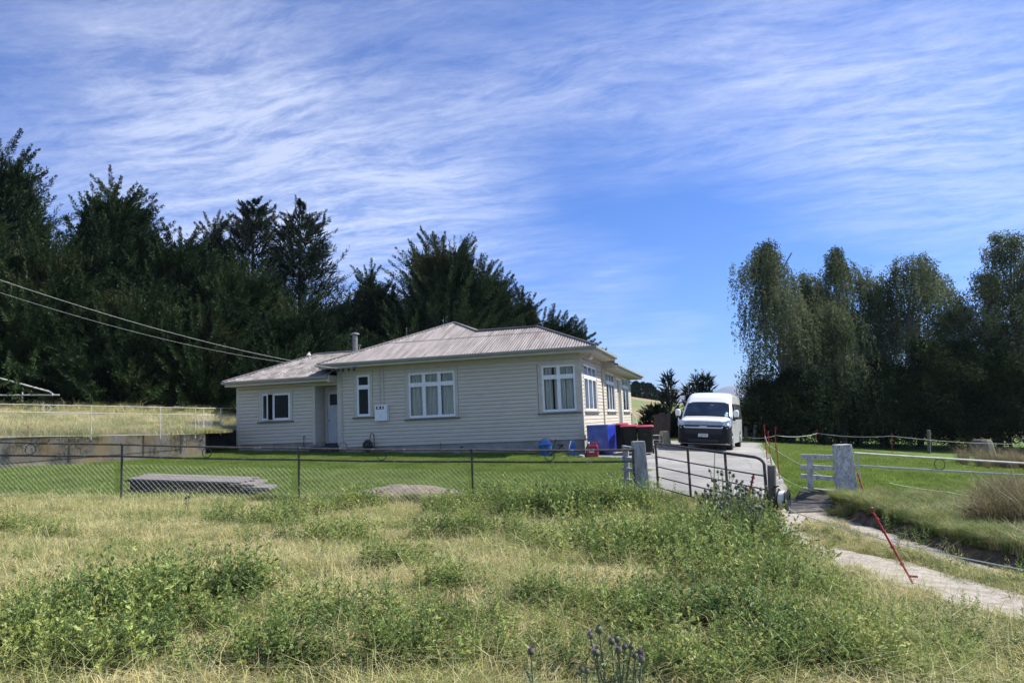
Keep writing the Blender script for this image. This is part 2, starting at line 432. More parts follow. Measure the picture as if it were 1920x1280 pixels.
def soup(name, V, faces_n, m, parent=None, col=None, loc=None, link=True):
    """big mesh of separate faces, faces_n verts each; V (n*faces_n,3)"""
    V = np.asarray(V, np.float32).reshape(-1, 3)
    if loc is not None: V = V-np.asarray(loc, np.float32)
    nf = len(V)//faces_n
    me = bpy.data.meshes.new(name)
    me.vertices.add(len(V)); me.vertices.foreach_set('co', V.ravel())
    me.loops.add(len(V)); me.loops.foreach_set('vertex_index', np.arange(len(V), dtype=np.int32))
    me.polygons.add(nf); me.polygons.foreach_set('loop_start', np.arange(nf, dtype=np.int32)*faces_n)
    me.update(calc_edges=True)
    if col is not None:
        ca = me.color_attributes.new('Col', 'FLOAT_COLOR', 'POINT')
        c4 = np.ones((len(V), 4), np.float32); c4[:, :3] = np.repeat(col, faces_n, axis=0) if len(col) == nf else col
        ca.data.foreach_set('color', c4.ravel())
    me.materials.append(m)
    o = bpy.data.objects.new(name, me)
    if link: C.objects.link(o)
    if parent is not None: o.parent = parent
    return o
def unit(a): return a/(np.linalg.norm(a, axis=-1, keepdims=True)+1e-9)
def leaves(P, D, L, W, roll=None, rg=rng):
    """diamond leaves: base P, direction D, length L, width W -> (n*4,3)"""
    n = len(P); D = unit(D)
    R = unit(np.cross(D, rg.normal(size=(n, 3))))
    L = np.broadcast_to(L, n)[:, None]; W = np.broadcast_to(W, n)[:, None]
    return np.stack([P, P+D*L*.45+R*W/2, P+D*L, P+D*L*.45-R*W/2], 1).reshape(-1, 3)

# ------------------------------------------------------------------ terrain
ctl = [(0, 933, 16), (229, 936, 16), (560, 942, 16), (884, 945, 16), (1205, 938, 16.2), (1592, 943, 15.8), (1920, 962, 15.8),
       (0, 1280, 4.9), (960, 1280, 4.67), (1920, 1280, 4.9), (0, 1100, 7.6), (960, 1080, 8.0), (1373, 843, 27.7), (1392, 837, 32.5),
       (1440, 832, 40), (1700, 850, 38), (1900, 850, 40), (1420, 800, 75), (1900, 815, 80), (0, 880, 24), (385, 855, 27.5),
       (1554, 960, 14.8), (1679, 1000, 12.7), (1785, 1035, 10.9), (1920, 1069, 9.6), (1640, 1055, 10.4), (1900, 1130, 8.0), (1400, 1070, 9.0)]
CP = [PD(*c) for c in ctl] + [PY(x, y, 26.125) for x, y in ((446, 847), (560, 848), (700, 849), (900, 850), (1090, 851))]
CP += [np.array(p, float) for p in ((0, -3, -.35), (-8, 0, 0), (8, -1, -.95), (-18.8, 40, .8), (-4.7, 41, 0), (-60, 60, 1), (-60, 20, .7),
                                    (0, 100, -.5), (60, 60, -2.6), (60, 10, -2.4), (-30, 0, .6), (-60, -20, .6), (60, -20, -2), (0, -25, -.3), (-60, 110, 0), (60, 110, -2.2))]
CP = np.array(CP)
def _k(r2): return .5*r2*np.log(r2+1e-9)
def _fit():
    n = len(CP); A = np.zeros((n+3, n+3)); d2 = ((CP[:, None, :2]-CP[None, :, :2])**2).sum(-1)
    A[:n, :n] = _k(d2)+np.eye(n)*1.0
    A[:n, n] = 1; A[:n, n+1:] = CP[:, :2]; A[n, :n] = 1; A[n+1:, :n] = CP[:, :2].T
    return np.linalg.solve(A, np.concatenate([CP[:, 2], [0, 0, 0]]))
_w = _fit()
BANK = np.array([PD(1545, 958, 15.0), PD(1590, 970, 14.2), PD(1679, 1000, 12.7), PD(1785, 1035, 10.9), PD(1920, 1069, 9.6), PD(2150, 1120, 8.0), PD(2600, 1200, 6.5)])[:, :2]
def seg_signed(x, y, L):
    """distance to polyline and side (+ = left of travel)"""
    best = np.full(x.shape, 1e9); sg = np.zeros(x.shape)
    for a, b in zip(L[:-1], L[1:]):
        d = b-a; l2 = d@d; t = np.clip(((x-a[0])*d[0]+(y-a[1])*d[1])/l2, 0, 1)
        px_, py_ = a[0]+t*d[0], a[1]+t*d[1]; dd = np.hypot(x-px_, y-py_)
        cr = d[0]*(y-a[1])-d[1]*(x-a[0]); m_ = dd < best
        best = np.where(m_, dd, best); sg = np.where(m_, np.sign(cr), sg)
    return best, sg
def sstep(a, b, x):
    t = np.clip((x-a)/(b-a), 0, 1); return t*t*(3-2*t)
def vnoise(x, y, s, seed=0):
    """cheap smooth value noise"""
    x = np.asarray(x)/s+seed*17.3; y = np.asarray(y)/s+seed*9.1
    xi, yi = np.floor(x), np.floor(y); fx, fy = x-xi, y-yi; fx = fx*fx*(3-2*fx); fy = fy*fy*(3-2*fy)
    def h(a, b): q = np.sin(a*127.1+b*311.7+seed*7.7)*43758.5453; return q-np.floor(q)
    return (h(xi, yi)*(1-fx)+h(xi+1, yi)*fx)*(1-fy)+(h(xi, yi+1)*(1-fx)+h(xi+1, yi+1)*fx)*fy
def H(x, y, bump=True):
    x = np.atleast_1d(np.asarray(x, float)); y = np.atleast_1d(np.asarray(y, float))
    d2 = (x[..., None]-CP[:, 0])**2+(y[..., None]-CP[:, 1])**2
    z = _k(d2)@_w[:len(CP)]+_w[len(CP)]+_w[len(CP)+1]*x+_w[len(CP)+2]*y
    r = np.hypot(x, y-20); t = sstep(60, 130, r); z = np.clip(z, -4, 3)*(1-t)+(-1.4)*t
    if bump:
        v = x*FW[0]+y*FW[1]
        field = (1-sstep(14.8, 15.6, v))
        z = z+field*((vnoise(x, y, 1.3, 1)-.5)*.10+(vnoise(x, y, .45, 2)-.5)*.05)
        u = x*RT[0]+y*RT[1]
        d, s = seg_signed(x, y, BANK)
        k = np.where(s > 0, sstep(0, .22, d)*(1-sstep(1.2, 4.0, d)*.8), 0)*(v < 16.5)*(v > -2)*(u > 4.2)
        z = z+.20*k*(.75+.5*vnoise(x, y, .6, 5))
    return z
def h1(x, y): return float(H(x, y)[0])
def G(px, py):
    """ray from the photograph's eye through a pixel, met with the ground"""
    d = _f + _r*((px-960)/F) - _u*((py-640)/F)
    t = 2.0
    for i in range(4000):
        p = d*t
        if p[2]+EYE < h1(p[0], p[1]): break
        t += .04 if t < 30 else .2
    p = d*t
    return np.array([p[0], p[1], h1(p[0], p[1])])

def grid_mesh(name, xs, ys, zf, m, cell=None):
    X, Y = np.meshgrid(xs, ys); Z = zf(X.ravel(), Y.ravel()).reshape(X.shape)
    nx, ny = len(xs), len(ys); V = np.stack([X, Y, Z], -1).reshape(-1, 3).astype(np.float32)
    i = np.arange((ny-1)*(nx-1)); r_, c_ = i//(nx-1), i % (nx-1); a = r_*nx+c_
    Q = np.stack([a, a+1, a+nx+1, a+nx], 1).astype(np.int32)
    me = bpy.data.meshes.new(name); me.vertices.add(len(V)); me.vertices.foreach_set('co', V.ravel())
    me.loops.add(Q.size); me.loops.foreach_set('vertex_index', Q.ravel()); me.polygons.add(len(Q))
    me.polygons.foreach_set('loop_start', np.arange(len(Q), dtype=np.int32)*4); me.update(calc_edges=True)
    me.shade_smooth(); me.materials.append(m)
    o = bpy.data.objects.new(name, me); C.objects.link(o); return o

def groundmat():
    m = bpy.data.materials.new('ground_soil_and_turf'); m.use_nodes = True
    n, l = m.node_tree.nodes, m.node_tree.links; p = n['Principled BSDF']; p.inputs['Roughness'].default_value = .95
    p.inputs['Specular IOR Level'].default_value = .15
    at = n.new('ShaderNodeAttribute'); at.attribute_name = 'zone'
    sp = n.new('ShaderNodeSeparateColor'); l.new(at.outputs['Color'], sp.inputs[0])
    g = n.new('ShaderNodeNewGeometry')
    def ns(s, d=6):
        q = n.new('ShaderNodeTexNoise'); q.inputs['Scale'].default_value = s; q.inputs['Detail'].default_value = d
        q.inputs['Roughness'].default_value = .65; l.new(g.outputs['Position'], q.inputs['Vector']); return q.outputs[0]
    def ramp(src, cs, a=.35, b=.65):
        q = n.new('ShaderNodeValToRGB'); l.new(src, q.inputs[0]); e = q.color_ramp.elements
        e[0].position = a; e[1].position = b; e[0].color = (*cs[0], 1); e[1].color = (*cs[1], 1); return q.outputs[0]
    dry = ramp(ns(7), ((.06, .05, .028), (.16, .13, .07)))  # dark soil, with shade between the tufts put into its colour
    lawn = ramp(ns(1.1, 8), ((.075, .125, .022), (.13, .19, .04)))
    earth = ramp(ns(5), ((.07, .05, .035), (.20, .15, .10)))
    far = ramp(ns(.06, 8), ((.10, .14, .04), (.22, .19, .09)))
    def mx(f_, a, b):
        q = n.new('ShaderNodeMix'); q.data_type = 'RGBA'; l.new(f_, q.inputs[0]); l.new(a, q.inputs[6]); l.new(b, q.inputs[7]); return q.outputs[2]
    c = mx(sp.outputs[0], dry, lawn); c = mx(sp.outputs[1], c, earth); c = mx(sp.outputs[2], c, far)
    l.new(c, p.inputs['Base Color'])
    bp = n.new('ShaderNodeBump'); bp.inputs['Strength'].default_value = .6; bp.inputs['Distance'].default_value = .03
    l.new(ns(30), bp.inputs['Height']); l.new(bp.outputs[0], p.inputs['Normal'])
    return m
def axis(lo, hi, dense, step, grow=1.12):
    a, b = dense; s = list(np.arange(a, b, step)); q = step; x = b
    while x < hi: s.append(x); q *= grow; x += q
    s.append(hi); q = step; x = a-step
    while x > lo: s.insert(0, x); q *= grow; x -= q
    s.insert(0, lo); return np.array(s)
gx = axis(-9600, 9600, (-20, 14), .14); gy = axis(-300, 9900, (1.5, 20), .14)
ground = structure(grid_mesh('ground', gx, gy, H, groundmat()))
me = ground.data
co = np.zeros(len(me.vertices)*3, np.float32); me.vertices.foreach_get('co', co); co = co.reshape(-1, 3)
gu = co[:, 0]*RT[0]+co[:, 1]*RT[1]; gv = co[:, 0]*FW[0]+co[:, 1]*FW[1]
FENCE = np.array([PD(-400, 940, 16.0), PD(0, 933, 16), PD(560, 942, 16), PD(1187, 935, 16.1), PD(1592, 943, 15.8), PD(1920, 962, 15.8), PD(2600, 990, 15.8)])[:, :2]
def lawnmask(x, y):
    d, s = seg_signed(x, y, FENCE); sdist = np.where(s > 0, d, -d)
    edge = sdist+(vnoise(x, y, .5, 8)-.5)*.5
    m1 = sstep(.0, .5, edge)
    r = np.hypot(x, y-20); return m1*(1-sstep(48, 60, r))
d_, s_ = seg_signed(co[:, 0], co[:, 1], BANK)
zone = np.ones((len(co), 4), np.float32)
zone[:, 0] = lawnmask(co[:, 0], co[:, 1])
zone[:, 1] = np.where((d_ < .28) & (gv < 15.5) & (gu > 4) & (gv > 0), 1, 0)*sstep(.25, .6, vnoise(co[:, 0], co[:, 1], .4, 3)+.25)
zone[:, 2] = sstep(50, 75, np.hypot(co[:, 0], co[:, 1]-20))
ca = me.color_attributes.new('zone', 'FLOAT_COLOR', 'POINT'); ca.data.foreach_set('color', zone.ravel())

def resample(L, n):
    L = np.array(L, float); s = np.concatenate([[0], np.cumsum(np.linalg.norm(np.diff(L, axis=0), axis=1))])
    t = np.linspace(0, s[-1], n); return np.stack([np.interp(t, s, L[:, i]) for i in range(L.shape[1])], 1)
def ribbon(name, A, B, m, up=.03, n=60, k=14, thick=.06, rag=0.0):
    A, B = resample(A, n), resample(B, n)
    mb = MB(); vs = []
    for i in range(n):
        for j in range(k+1):
            t = j/k
            p = A[i]*(1-t)+B[i]*t
            if rag and j in (0, k):
                q = (A[i]-B[i]); q = q/np.linalg.norm(q)*(1 if j == 0 else -1); p = p+q*(vnoise(p[0], p[1], .35, 4)-.5)*rag
            vs.append((p[0], p[1]))
    vs = np.array(vs); z = H(vs[:, 0], vs[:, 1])+up
    e = np.array([1 if (q % (k+1)) in (0, k) else 0 for q in range(len(vs))]); z = z-e*0
    V = [(x, y, zz) for (x, y), zz in zip(vs, z)]; fs = []
    for i in range(n-1):
        for j in range(k):
            a = i*(k+1)+j; fs.append((a, a+1, a+k+2, a+k+1))
    mb.add(V, fs)
    # skirt
    for j, flip in ((0, True), (k, False)):
        for i in range(n-1):
            a, b = V[i*(k+1)+j], V[(i+1)*(k+1)+j]
            qd = [a, b, (b[0], b[1], b[2]-thick), (a[0], a[1], a[2]-thick)]
            mb.quad(*(qd if flip else qd[::-1]))
    for i in (0, n-1):
        for j in range(k):
            a, b = V[i*(k+1)+j], V[i*(k+1)+j+1]
            mb.quad(a, b, (b[0], b[1], b[2]-thick), (a[0], a[1], a[2]-thick))
    return structure(obj(name, mb, m, smooth=True, ang=60))
def gl(pts): return [G(*p)[:2] for p in pts]
DL = gl([(1212, 938), (1205, 905), (1196, 880), (1186, 864), (1180, 856), (1190, 846), (1215, 836), (1245, 831)])
DR = gl([(1486, 938), (1470, 905), (1455, 875), (1445, 858), (1437, 846), (1431, 840), (1432, 834), (1425, 830)])
ribbon('driveway', DL, DR, m_concslab, up=.035, n=90, k=24, thick=.09)
ribbon('path', [(-5.25, 24.75), (-4.4, 24.7), (-3.2, 24.7), (-2.0, 24.7)], [(-5.25, 26.0), (-4.4, 30), (-3.2, 38), (-1.9, 41)], m_concslab, up=.046, n=40, k=10, thick=.08)
ribbon('track', gl([(1478, 968), (1520, 1005), (1580, 1030), (1680, 1052), (1800, 1085), (1920, 1118), (2200, 1200)]),
       gl([(1448, 980), (1474, 1016), (1530, 1053), (1634, 1090), (1756, 1125), (1895, 1170), (2145, 1268)]), m_gravel, up=.012, n=90, k=6, thick=.05, rag=.28)
ribbon('track', gl([(1538, 961), (1597, 979), (1688, 1010), (1798, 1046), (1917, 1081), (2190, 1155)]),
       gl([(1512, 970), (1572, 993), (1675, 1027), (1790, 1062), (1910, 1099), (2170, 1178)]), m_gravel, up=.012, n=90, k=5, thick=.05, rag=.18)
ribbon('track', gl([(1440, 952), (1500, 956), (1560, 960)]), gl([(1436, 972), (1500, 990), (1545, 975)]), m_gravel, up=.008, n=30, k=8, thick=.04, rag=.2)

# ------------------------------------------------------------------ hillside above the retaining wall
WA, WB = PD(0, 880, 24), PD(385, 855, 27.5)
dAB = unit((WA-WB)[:2]); W0 = WA[:2]+dAB*24
WCc = np.array([-20.6, 26.6]); WD = np.array([-19.9, 31.0])
HP = [(W0, 1.42), (WA[:2], 1.40), (WB[:2], 1.32), (WCc, 1.40), (WD, 1.42), (np.array([-16., 36]), 1.3), (np.array([-8., 44.]), .9), (np.array([-1., 52]), .2)]
HD = [(-.80, .60), (-.70, .72), (-.66, .75), (-.6, .8), (-.5, .87), (-.42, .91), (-.36, .93), (-.33, .94)]
hs = resample([(*p, z, *d) for (p, z), d in zip(HP, HD)], 150)
ht = np.concatenate([[0.0], np.geomspace(.35, 140, 95)])
def hill_rise(t): return .135*np.minimum(t, 24)+.10*np.clip(t-24, 0, 30)+.05*np.clip(t-54, 0, 60)
HV = []
for q in hs:
    dx, dy = unit(q[3:5]); x, y = q[0]+dx*ht, q[1]+dy*ht
    fac = np.clip(1-np.maximum(0, (q[0]+20)/30), .15, 1)
    z = q[2]+hill_rise(ht)*fac+(vnoise(x, y, 2.5, 6)-.5)*.25*np.minimum(1, ht/2)
    w_ = np.clip((q[0]+13)/9, 0, 1); z = z*(1-w_)+(H(x, y, False)-.5)*w_
    HV.append(np.stack([x, y, z], 1))
HV = np.array(HV)
mb = MB(); nt = len(ht)
mb.v = [tuple(p) for p in HV.reshape(-1, 3)]
mb.f = [(i*nt+j, (i+1)*nt+j, (i+1)*nt+j+1, i*nt+j+1)[::-1] for i in range(len(hs)-1) for j in range(nt-1)]
m_hill = mat('dry_hill_grass', (.22, .19, .085), (.12, .13, .045), 1.2, .95, coord='World', bump=.6, bscale=8, third=((.27, .21, .12), .35, .5, .65))
hill = structure(obj('hillside', mb, m_hill))
HF = HV.reshape(-1, 3)
def hz(x, y): 
    d = (HF[:, 0]-x)**2+(HF[:, 1]-y)**2; i = d.argmin()
    return float(HF[i, 2]) if d[i] < 16 else h1(x, y)

# retaining wall: lichened front and the return beside the house, coloured darker for shadow
rw = thing('retaining_wall', 'low lichen stained concrete retaining wall at the left edge of the lawn', 'retaining wall', (*WB[:2], .4))
def wallseg(p, q, zt0, zt1, thick, mb, n=1):
    p, q = np.array(p), np.array(q); d = unit(q-p); nn = np.array([-d[1], d[0]])
    a = [(*p, -.3), (*q, -.3), (*(q+nn*thick), -.3), (*(p+nn*thick), -.3), (*p, zt0), (*q, zt1), (*(q+nn*thick), zt1), (*(p+nn*thick), zt0)]
    mb.add(a, [(0, 1, 5, 4)[::-1], (1, 2, 6, 5)[::-1], (2, 3, 7, 6)[::-1], (3, 0, 4, 7)[::-1], (4, 5, 6, 7)[::-1], (0, 3, 2, 1)[::-1]])
mb = MB(); wallseg(WB[:2], WA[:2], 1.345, 1.43, -.16, mb); wallseg(WA[:2], W0, 1.43, 1.46, -.16, mb)
obj('front_panel', mb, m_ret, rw, smooth=False)
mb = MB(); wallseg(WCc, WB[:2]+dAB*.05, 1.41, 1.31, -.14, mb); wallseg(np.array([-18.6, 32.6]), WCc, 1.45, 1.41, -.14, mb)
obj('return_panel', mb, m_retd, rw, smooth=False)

# ------------------------------------------------------------------ house
YF = 26.125
XR, XL = -4.676, -14.30
XW = -18.86; XE = -15.34
YB = 41.3
house = thing('house', 'single storey cream weatherboard bungalow with grey corrugated iron roof', 'house', ((XR+XL)/2, YF, 0))
class Frame:
    def __init__(s, O, U, N): s.O, s.U, s.N = np.array(O, float), np.array(U, float), np.array(N, float); s.Z = np.array([0, 0, 1.])
    def P(s, u, n, z): return s.O+s.U*u+s.N*n+s.Z*z
    def box(s, mb, u0, u1, n0, n1, z0, z1): return mb.obox(s.P(u0, n0, z0), s.U*(u1-u0), s.N*(n1-n0), s.Z*(z1-z0))
FR = Frame((0, YF, 0), (1, 0, 0), (0, -1, 0))           # front: u = x
SD = Frame((XR, 0, 0), (0, 1, 0), (1, 0, 0))            # side: u = y
def cuts(a, b, ops):
    segs = [(a, b)]
    for c, d in ops:
        ns = []
        for x, y in segs:
            if d <= x or c >= y: ns.append((x, y)); continue
            if c > x: ns.append((x, c))
            if d < y: ns.append((d, y))
        segs = ns
    return [s_ for s_ in segs if s_[1]-s_[0] > .004]
def siding(fr, u0, u1, z0, z1, ops, name='weatherboards', pitch=.1375):
    mb = MB(); core = MB()
    zs = sorted({z0, z1} | {o[2] for o in ops if z0 < o[2] < z1} | {o[3] for o in ops if z0 < o[3] < z1})
    for za, zb in zip(zs[:-1], zs[1:]):
        zm = (za+zb)/2
        for a, b in cuts(u0, u1, [(o[0], o[1]) for o in ops if o[2] < zm < o[3]]):
            fr.box(core, a, b, -.12, 0.0, za, zb)
    z = z0; i = 0
    while z < z1-.01:
        zt = min(z+pitch, z1); zm = (z+zt)/2
        for a, b in cuts(u0, u1, [(o[0], o[1]) for o in ops if o[2] < zm+.02 and o[3] > zm-.02]):
            j = random.uniform(-.0015, .0015)
            P = [fr.P(a, .002, z), fr.P(a, .038+j, z), fr.P(a, .031+j, zt-.026), fr.P(a, .006, zt-.016), fr.P(a, .004, zt)]
            Q = [fr.P(b, .002, z), fr.P(b, .038+j, z), fr.P(b, .031+j, zt-.026), fr.P(b, .006, zt-.016), fr.P(b, .004, zt)]
            mb.add(P+Q, [(0, 1, 6, 5), (1, 2, 7, 6), (2, 3, 8, 7), (3, 4, 9, 8), (0, 4, 3, 2, 1), (5, 6, 7, 8, 9)])
        z += pitch; i += 1
    w = obj('wall', core, m_trim, house, smooth=False)
    obj(name, mb, m_siding, w, smooth=False)
    return w
# (u0,u1,z0,z1) openings
O1 = (-13.49, -12.94, 1.70, 3.30); O2 = (-11.32, -9.45, 1.545, 3.25); O3 = (-6.11, -4.87, 1.54, 3.22)
OW = (-17.72, -16.43, 1.70, 2.78)
S1 = (26.62, 29.42, 1.53, 3.25); S2 = (32.1, 34.7, 1.53, 3.25); SDo = (35.5, 37.1, .5, 3.05); S3 = (37.8, 40.2, 1.53, 3.25)
def grow(o, e=.13, t=.12, b=.06): return (o[0]-e, o[1]+e, o[2]-b, o[3]+t)
wm_ = siding(FR, XL, XR, .545, 3.43, [grow(O1), grow(O2), grow(O3, .16)])
ww_ = siding(FR, XW, XE, .79, 3.02, [grow(OW)])
ws_ = siding(SD, YF, YB, .545, 3.43, [grow(S1), grow(S2), grow(SDo, .12, .1, 0), grow(S3)])
# plain walls out of sight and recess
mb = MB()
mb.box((XL, 26.36, .3), (XL+.12, 40, 3.5)); mb.box((XL, YB-.1, .3), (XR-.12, YB, 3.5)); mb.box((XW, 26.3, .3), (XW+.1, 34, 3.05))
mb.box((XW+.1, 33.9, .3), (XL, 34, 3.05)); mb.box((XE-.02, 26.245, .3), (XE+.02, 26.86, 3.02))
obj('wall', mb, m_siding, house, smooth=False)
RCS = Frame((XE+.022, 0, 0), (0, 1, 0), (1, 0, 0)); RCB = Frame((0, 26.86, 0), (1, 0, 0), (0, -1, 0))
mb = MB()
for fr, a, b, zt in ((RCS, 26.16, 26.85, 3.0), (RCB, XE+.03, XL-.03, 3.0)):
    z = .79
    while z < zt-.02:
        zz = min(z+.1375, zt)
        P = [fr.P(a, 0, z), fr.P(a, .02, z), fr.P(a, .004, zz)]; Q = [fr.P(b, 0, z), fr.P(b, .02, z), fr.P(b, .004, zz)]
        if not (fr is RCB and z < 2.75): mb.add(P+Q, [(0, 1, 4, 3), (1, 2, 5, 4), (0, 2, 1), (3, 4, 5)])
        z += .1375
obj('recess_weatherboards', mb, m_siding, house, smooth=False)
mb = MB(); mb.box((XE, 26.87, .3), (XL, 26.97, 3.02)); obj('recess_back', mb, m_trim, house, smooth=False)
# interior floor and ceiling keep the rooms dark
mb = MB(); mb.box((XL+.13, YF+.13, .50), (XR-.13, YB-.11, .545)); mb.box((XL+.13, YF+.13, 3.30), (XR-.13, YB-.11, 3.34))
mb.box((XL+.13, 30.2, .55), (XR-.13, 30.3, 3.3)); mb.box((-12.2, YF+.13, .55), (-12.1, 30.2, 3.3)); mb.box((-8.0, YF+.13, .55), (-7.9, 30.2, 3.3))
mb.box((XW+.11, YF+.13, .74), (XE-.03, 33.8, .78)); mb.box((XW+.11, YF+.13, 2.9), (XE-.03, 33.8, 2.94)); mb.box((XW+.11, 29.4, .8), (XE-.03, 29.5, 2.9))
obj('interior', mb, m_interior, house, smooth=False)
# foundation
mb = MB()
mb.box((XL-.01, YF+.015, -.4), (XR-.02, YF+.13, .545)); mb.box((XW+.02, YF+.015, -.2), (XE+.02, YF+.13, .79)); mb.box((XR-.14, YF+.13, -.4), (XR-.015, YB, .545))
mb.box((XW+.02, YF+.13, -.2), (XW+.12, 34, .79)); mb.box((XE+.02, 26.8, -.2), (XL-.01, 26.87, .60))
obj('foundation', mb, m_found, house, smooth=False)
# corner boards, frieze and barge trims
mb = MB()
FR.box(mb, XR-.10, XR+.036, -.02, .040, .53, 3.61); SD.box(mb, YF, YF+.10, -.02, .036, .53, 3.61)
FR.box(mb, XL-.03, XL+.13, -.10, .040, .50, 3.57)
FR.box(mb, XW-.03, XW+.10, -.02, .038, .76, 3.10); FR.box(mb, XE-.09, XE+.03, -.10, .038, .70, 3.10)
FR.box(mb, XL+.13, XR-.10, 0, .030, 3.43, 3.60); FR.box(mb, XW+.10, XE-.09, 0, .030, 3.02, 3.11)
FR.box(mb, XE+.03, XL-.03, -.05, .028, 2.98, 3.11)
SD.box(mb, YF+.10, 31.2, 0, .030, 3.43, 3.60); SD.box(mb, 31.2, YB, 0, .030, 3.28, 3.34); SD.box(mb, YB-.1, YB, 0, .036, .53, 3.3)
obj('corner_trim', mb, m_trim, house, smooth=False)

def window(fr, o, cols, trans, curt='cream', sill=.07, arch=.12, openleaf=None, label=None):
    u0, u1, z0, z1 = o; a = MB()
    fr.box(a, u0-arch, u0, -.02, .042, z0-.03, z1+arch); fr.box(a, u1, u1+arch, -.02, .042, z0-.03, z1+arch)
    fr.box(a, u0, u1, -.02, .042, z1, z1+arch); fr.box(a, u0-arch-.03, u1+arch+.03, -.02, .062, z1+arch, z1+arch+.02)
    fr.box(a, u0, u1, -.11, -.02, z0-.03, z0); fr.box(a, u0-.0, u0+.02, -.11, -.021, z0, z1); fr.box(a, u1-.02, u1, -.11, -.021, z0, z1)
    w = obj('window', a, m_trim, house, smooth=False)
    if label: w['label'] = label
    s = MB(); fr.box(s, u0-arch-.05, u1+arch+.05, -.02, .095, z0-.085, z0-.03); obj('sill', s, m_sillp, w, smooth=False)
    f = MB(); g = MB(); t = .045
    fr.box(f, u0, u1, -.03, .028, z0, z0+.035); fr.box(f, u0, u1, -.03, .028, z1-.03, z1); fr.box(f, u0, u0+.03, -.03, .028, z0+.035, z1-.03); fr.box(f, u1-.03, u1, -.03, .028, z0+.035, z1-.03)
    W = (u1-u0)/cols
    for c in range(1, cols): fr.box(f, u0+W*c-.022, u0+W*c+.022, -.03, .026, z0+.035, z1-.03)
    if trans:
        for c in range(cols): fr.box(f, u0+W*c+(.03 if c == 0 else .022), u0+W*(c+1)-(.03 if c == cols-1 else .022), -.03, .024, trans-.03, trans+.03)
    for c in range(cols):
        a0, a1 = u0+W*c+(.03 if c == 0 else .022), u0+W*(c+1)-(.03 if c == cols-1 else .022)
        rows = [(z0+.035, trans-.03), (trans+.03, z1-.03)] if trans else [(z0+.035, z1-.03)]
        for b0, b1 in rows:
            for x0, x1, y0, y1 in ((a0, a0+t, b0, b1), (a1-t, a1, b0, b1), (a0+t, a1-t, b0, b0+t*1.25), (a0+t, a1-t, b1-t, b1)):
                fr.box(f, x0, x1, -.018, .018, y0, y1)
            g.add([fr.P(a0+t, 0, b0+t*1.25), fr.P(a1-t, 0, b0+t*1.25), fr.P(a1-t, 0, b1-t), fr.P(a0+t, 0, b1-t)], [(0, 1, 2, 3)])
    obj('frame', f, m_white, w, smooth=False); obj('pane', g, m_glass, w, smooth=False)
    if curt:
        k = MB(); n = int((u1-u0)/.012); pts = []
        for i in range(n+1):
            u = u0+(u1-u0)*i/n
            d = -.10+.030*sin(u*38+3*sin(u*4.3+z0))+.012*sin(u*91+u0)+.01*sin(u*17)
            gap = 1
            pts.append((u, d))
        parts = [(0, n)]
        if curt == 'gap': parts = [(0, int(n*.30)), (int(n*.36), int(n*.68)), (int(n*.70), n)]
        for p0, p1 in parts:
            for i in range(p0, p1):
                (ua, da), (ub, db) = pts[i], pts[i+1]
                k.quad(fr.P(ua, da*1.0, z0-.08), fr.P(ub, db, z0-.08), fr.P(ub, db*.97, z1+.05), fr.P(ua, da*.97, z1+.05))
        obj('curtain', k, m_curt2 if curt == 'net' else m_curt, w, ang=80)
    return w
window(FR, O1, 1, 2.82, None, label='narrow two pane window beside the meter box')
window(FR, O2, 3, 2.79, 'gap', label='three light window with pale curtains')
window(FR, O3, 2, 2.79, 'gap', arch=.14, label='two light corner window with pale curtains')
window(SD, S1, 3, 2.80, 'net', label='sunlit corner window on the drive side')
window(SD, S2, 3, 2.80, 'net', label='middle window on the drive side')
window(SD, S3, 2, 2.80, None, label='far window on the drive side')
# wing window: two leaves, the left one standing open
wv = window(FR, OW, 1, None, None, label='wing window with its left leaf open')
fm = [c for c in wv.children if c.name.startswith('frame')][0]; pn = [c for c in wv.children if c.name.startswith('pane')][0]
for x in (fm, pn): bpy.data.objects.remove(x)
f = MB(); g = MB(); u0, u1, z0, z1 = OW
for x0, x1, y0, y1 in ((u0, u1, z0, z0+.035), (u0, u1, z1-.03, z1), (u0, u0+.03, z0+.035, z1-.03), (u1-.03, u1, z0+.035, z1-.03), (u0+.50, u0+.53, z0+.035, z1-.03)):
    FR.box(f, x0, x1, -.03, .026, y0, y1)
a0, a1, b0, b1 = u0+.53, u1-.03, z0+.035, z1-.03
for x0, x1, y0, y1 in ((a0, a0+.05, b0, b1), (a1-.05, a1, b0, b1), (a0+.05, a1-.05, b0, b0+.06), (a0+.05, a1-.05, b1-.05, b1)): FR.box(f, x0, x1, -.018, .018, y0, y1)
g.add([FR.P(a0+.05, 0, b0+.06), FR.P(a1-.05, 0, b0+.06), FR.P(a1-.05, 0, b1-.05), FR.P(a0+.05, 0, b1-.05)], [(0, 1, 2, 3)])
LO = Frame(FR.P(u0+.03, .03, 0), unit(np.array([.86, -.52, 0])), unit(np.array([-.52, -.86, 0])))
for x0, x1, y0, y1 in ((0, .05, b0, b1), (.43, .48, b0, b1), (.05, .43, b0, b0+.06), (.05, .43, b1-.05, b1)): LO.box(f, x0, x1, -.018, .018, y0, y1)
g.add([LO.P(.05, 0, b0+.06), LO.P(.43, 0, b0+.06), LO.P(.43, 0, b1-.05), LO.P(.05, 0, b1-.05)], [(0, 1, 2, 3)])
obj('frame', f, m_white, wv, smooth=False); obj('pane', g, m_glass, wv, smooth=False)
# open casement leaf of the sunlit corner window
f = MB(); LO = Frame(SD.P(29.40, .03, 0), unit(np.array([.80, .6, 0])), unit(np.array([.6, -.8, 0])))
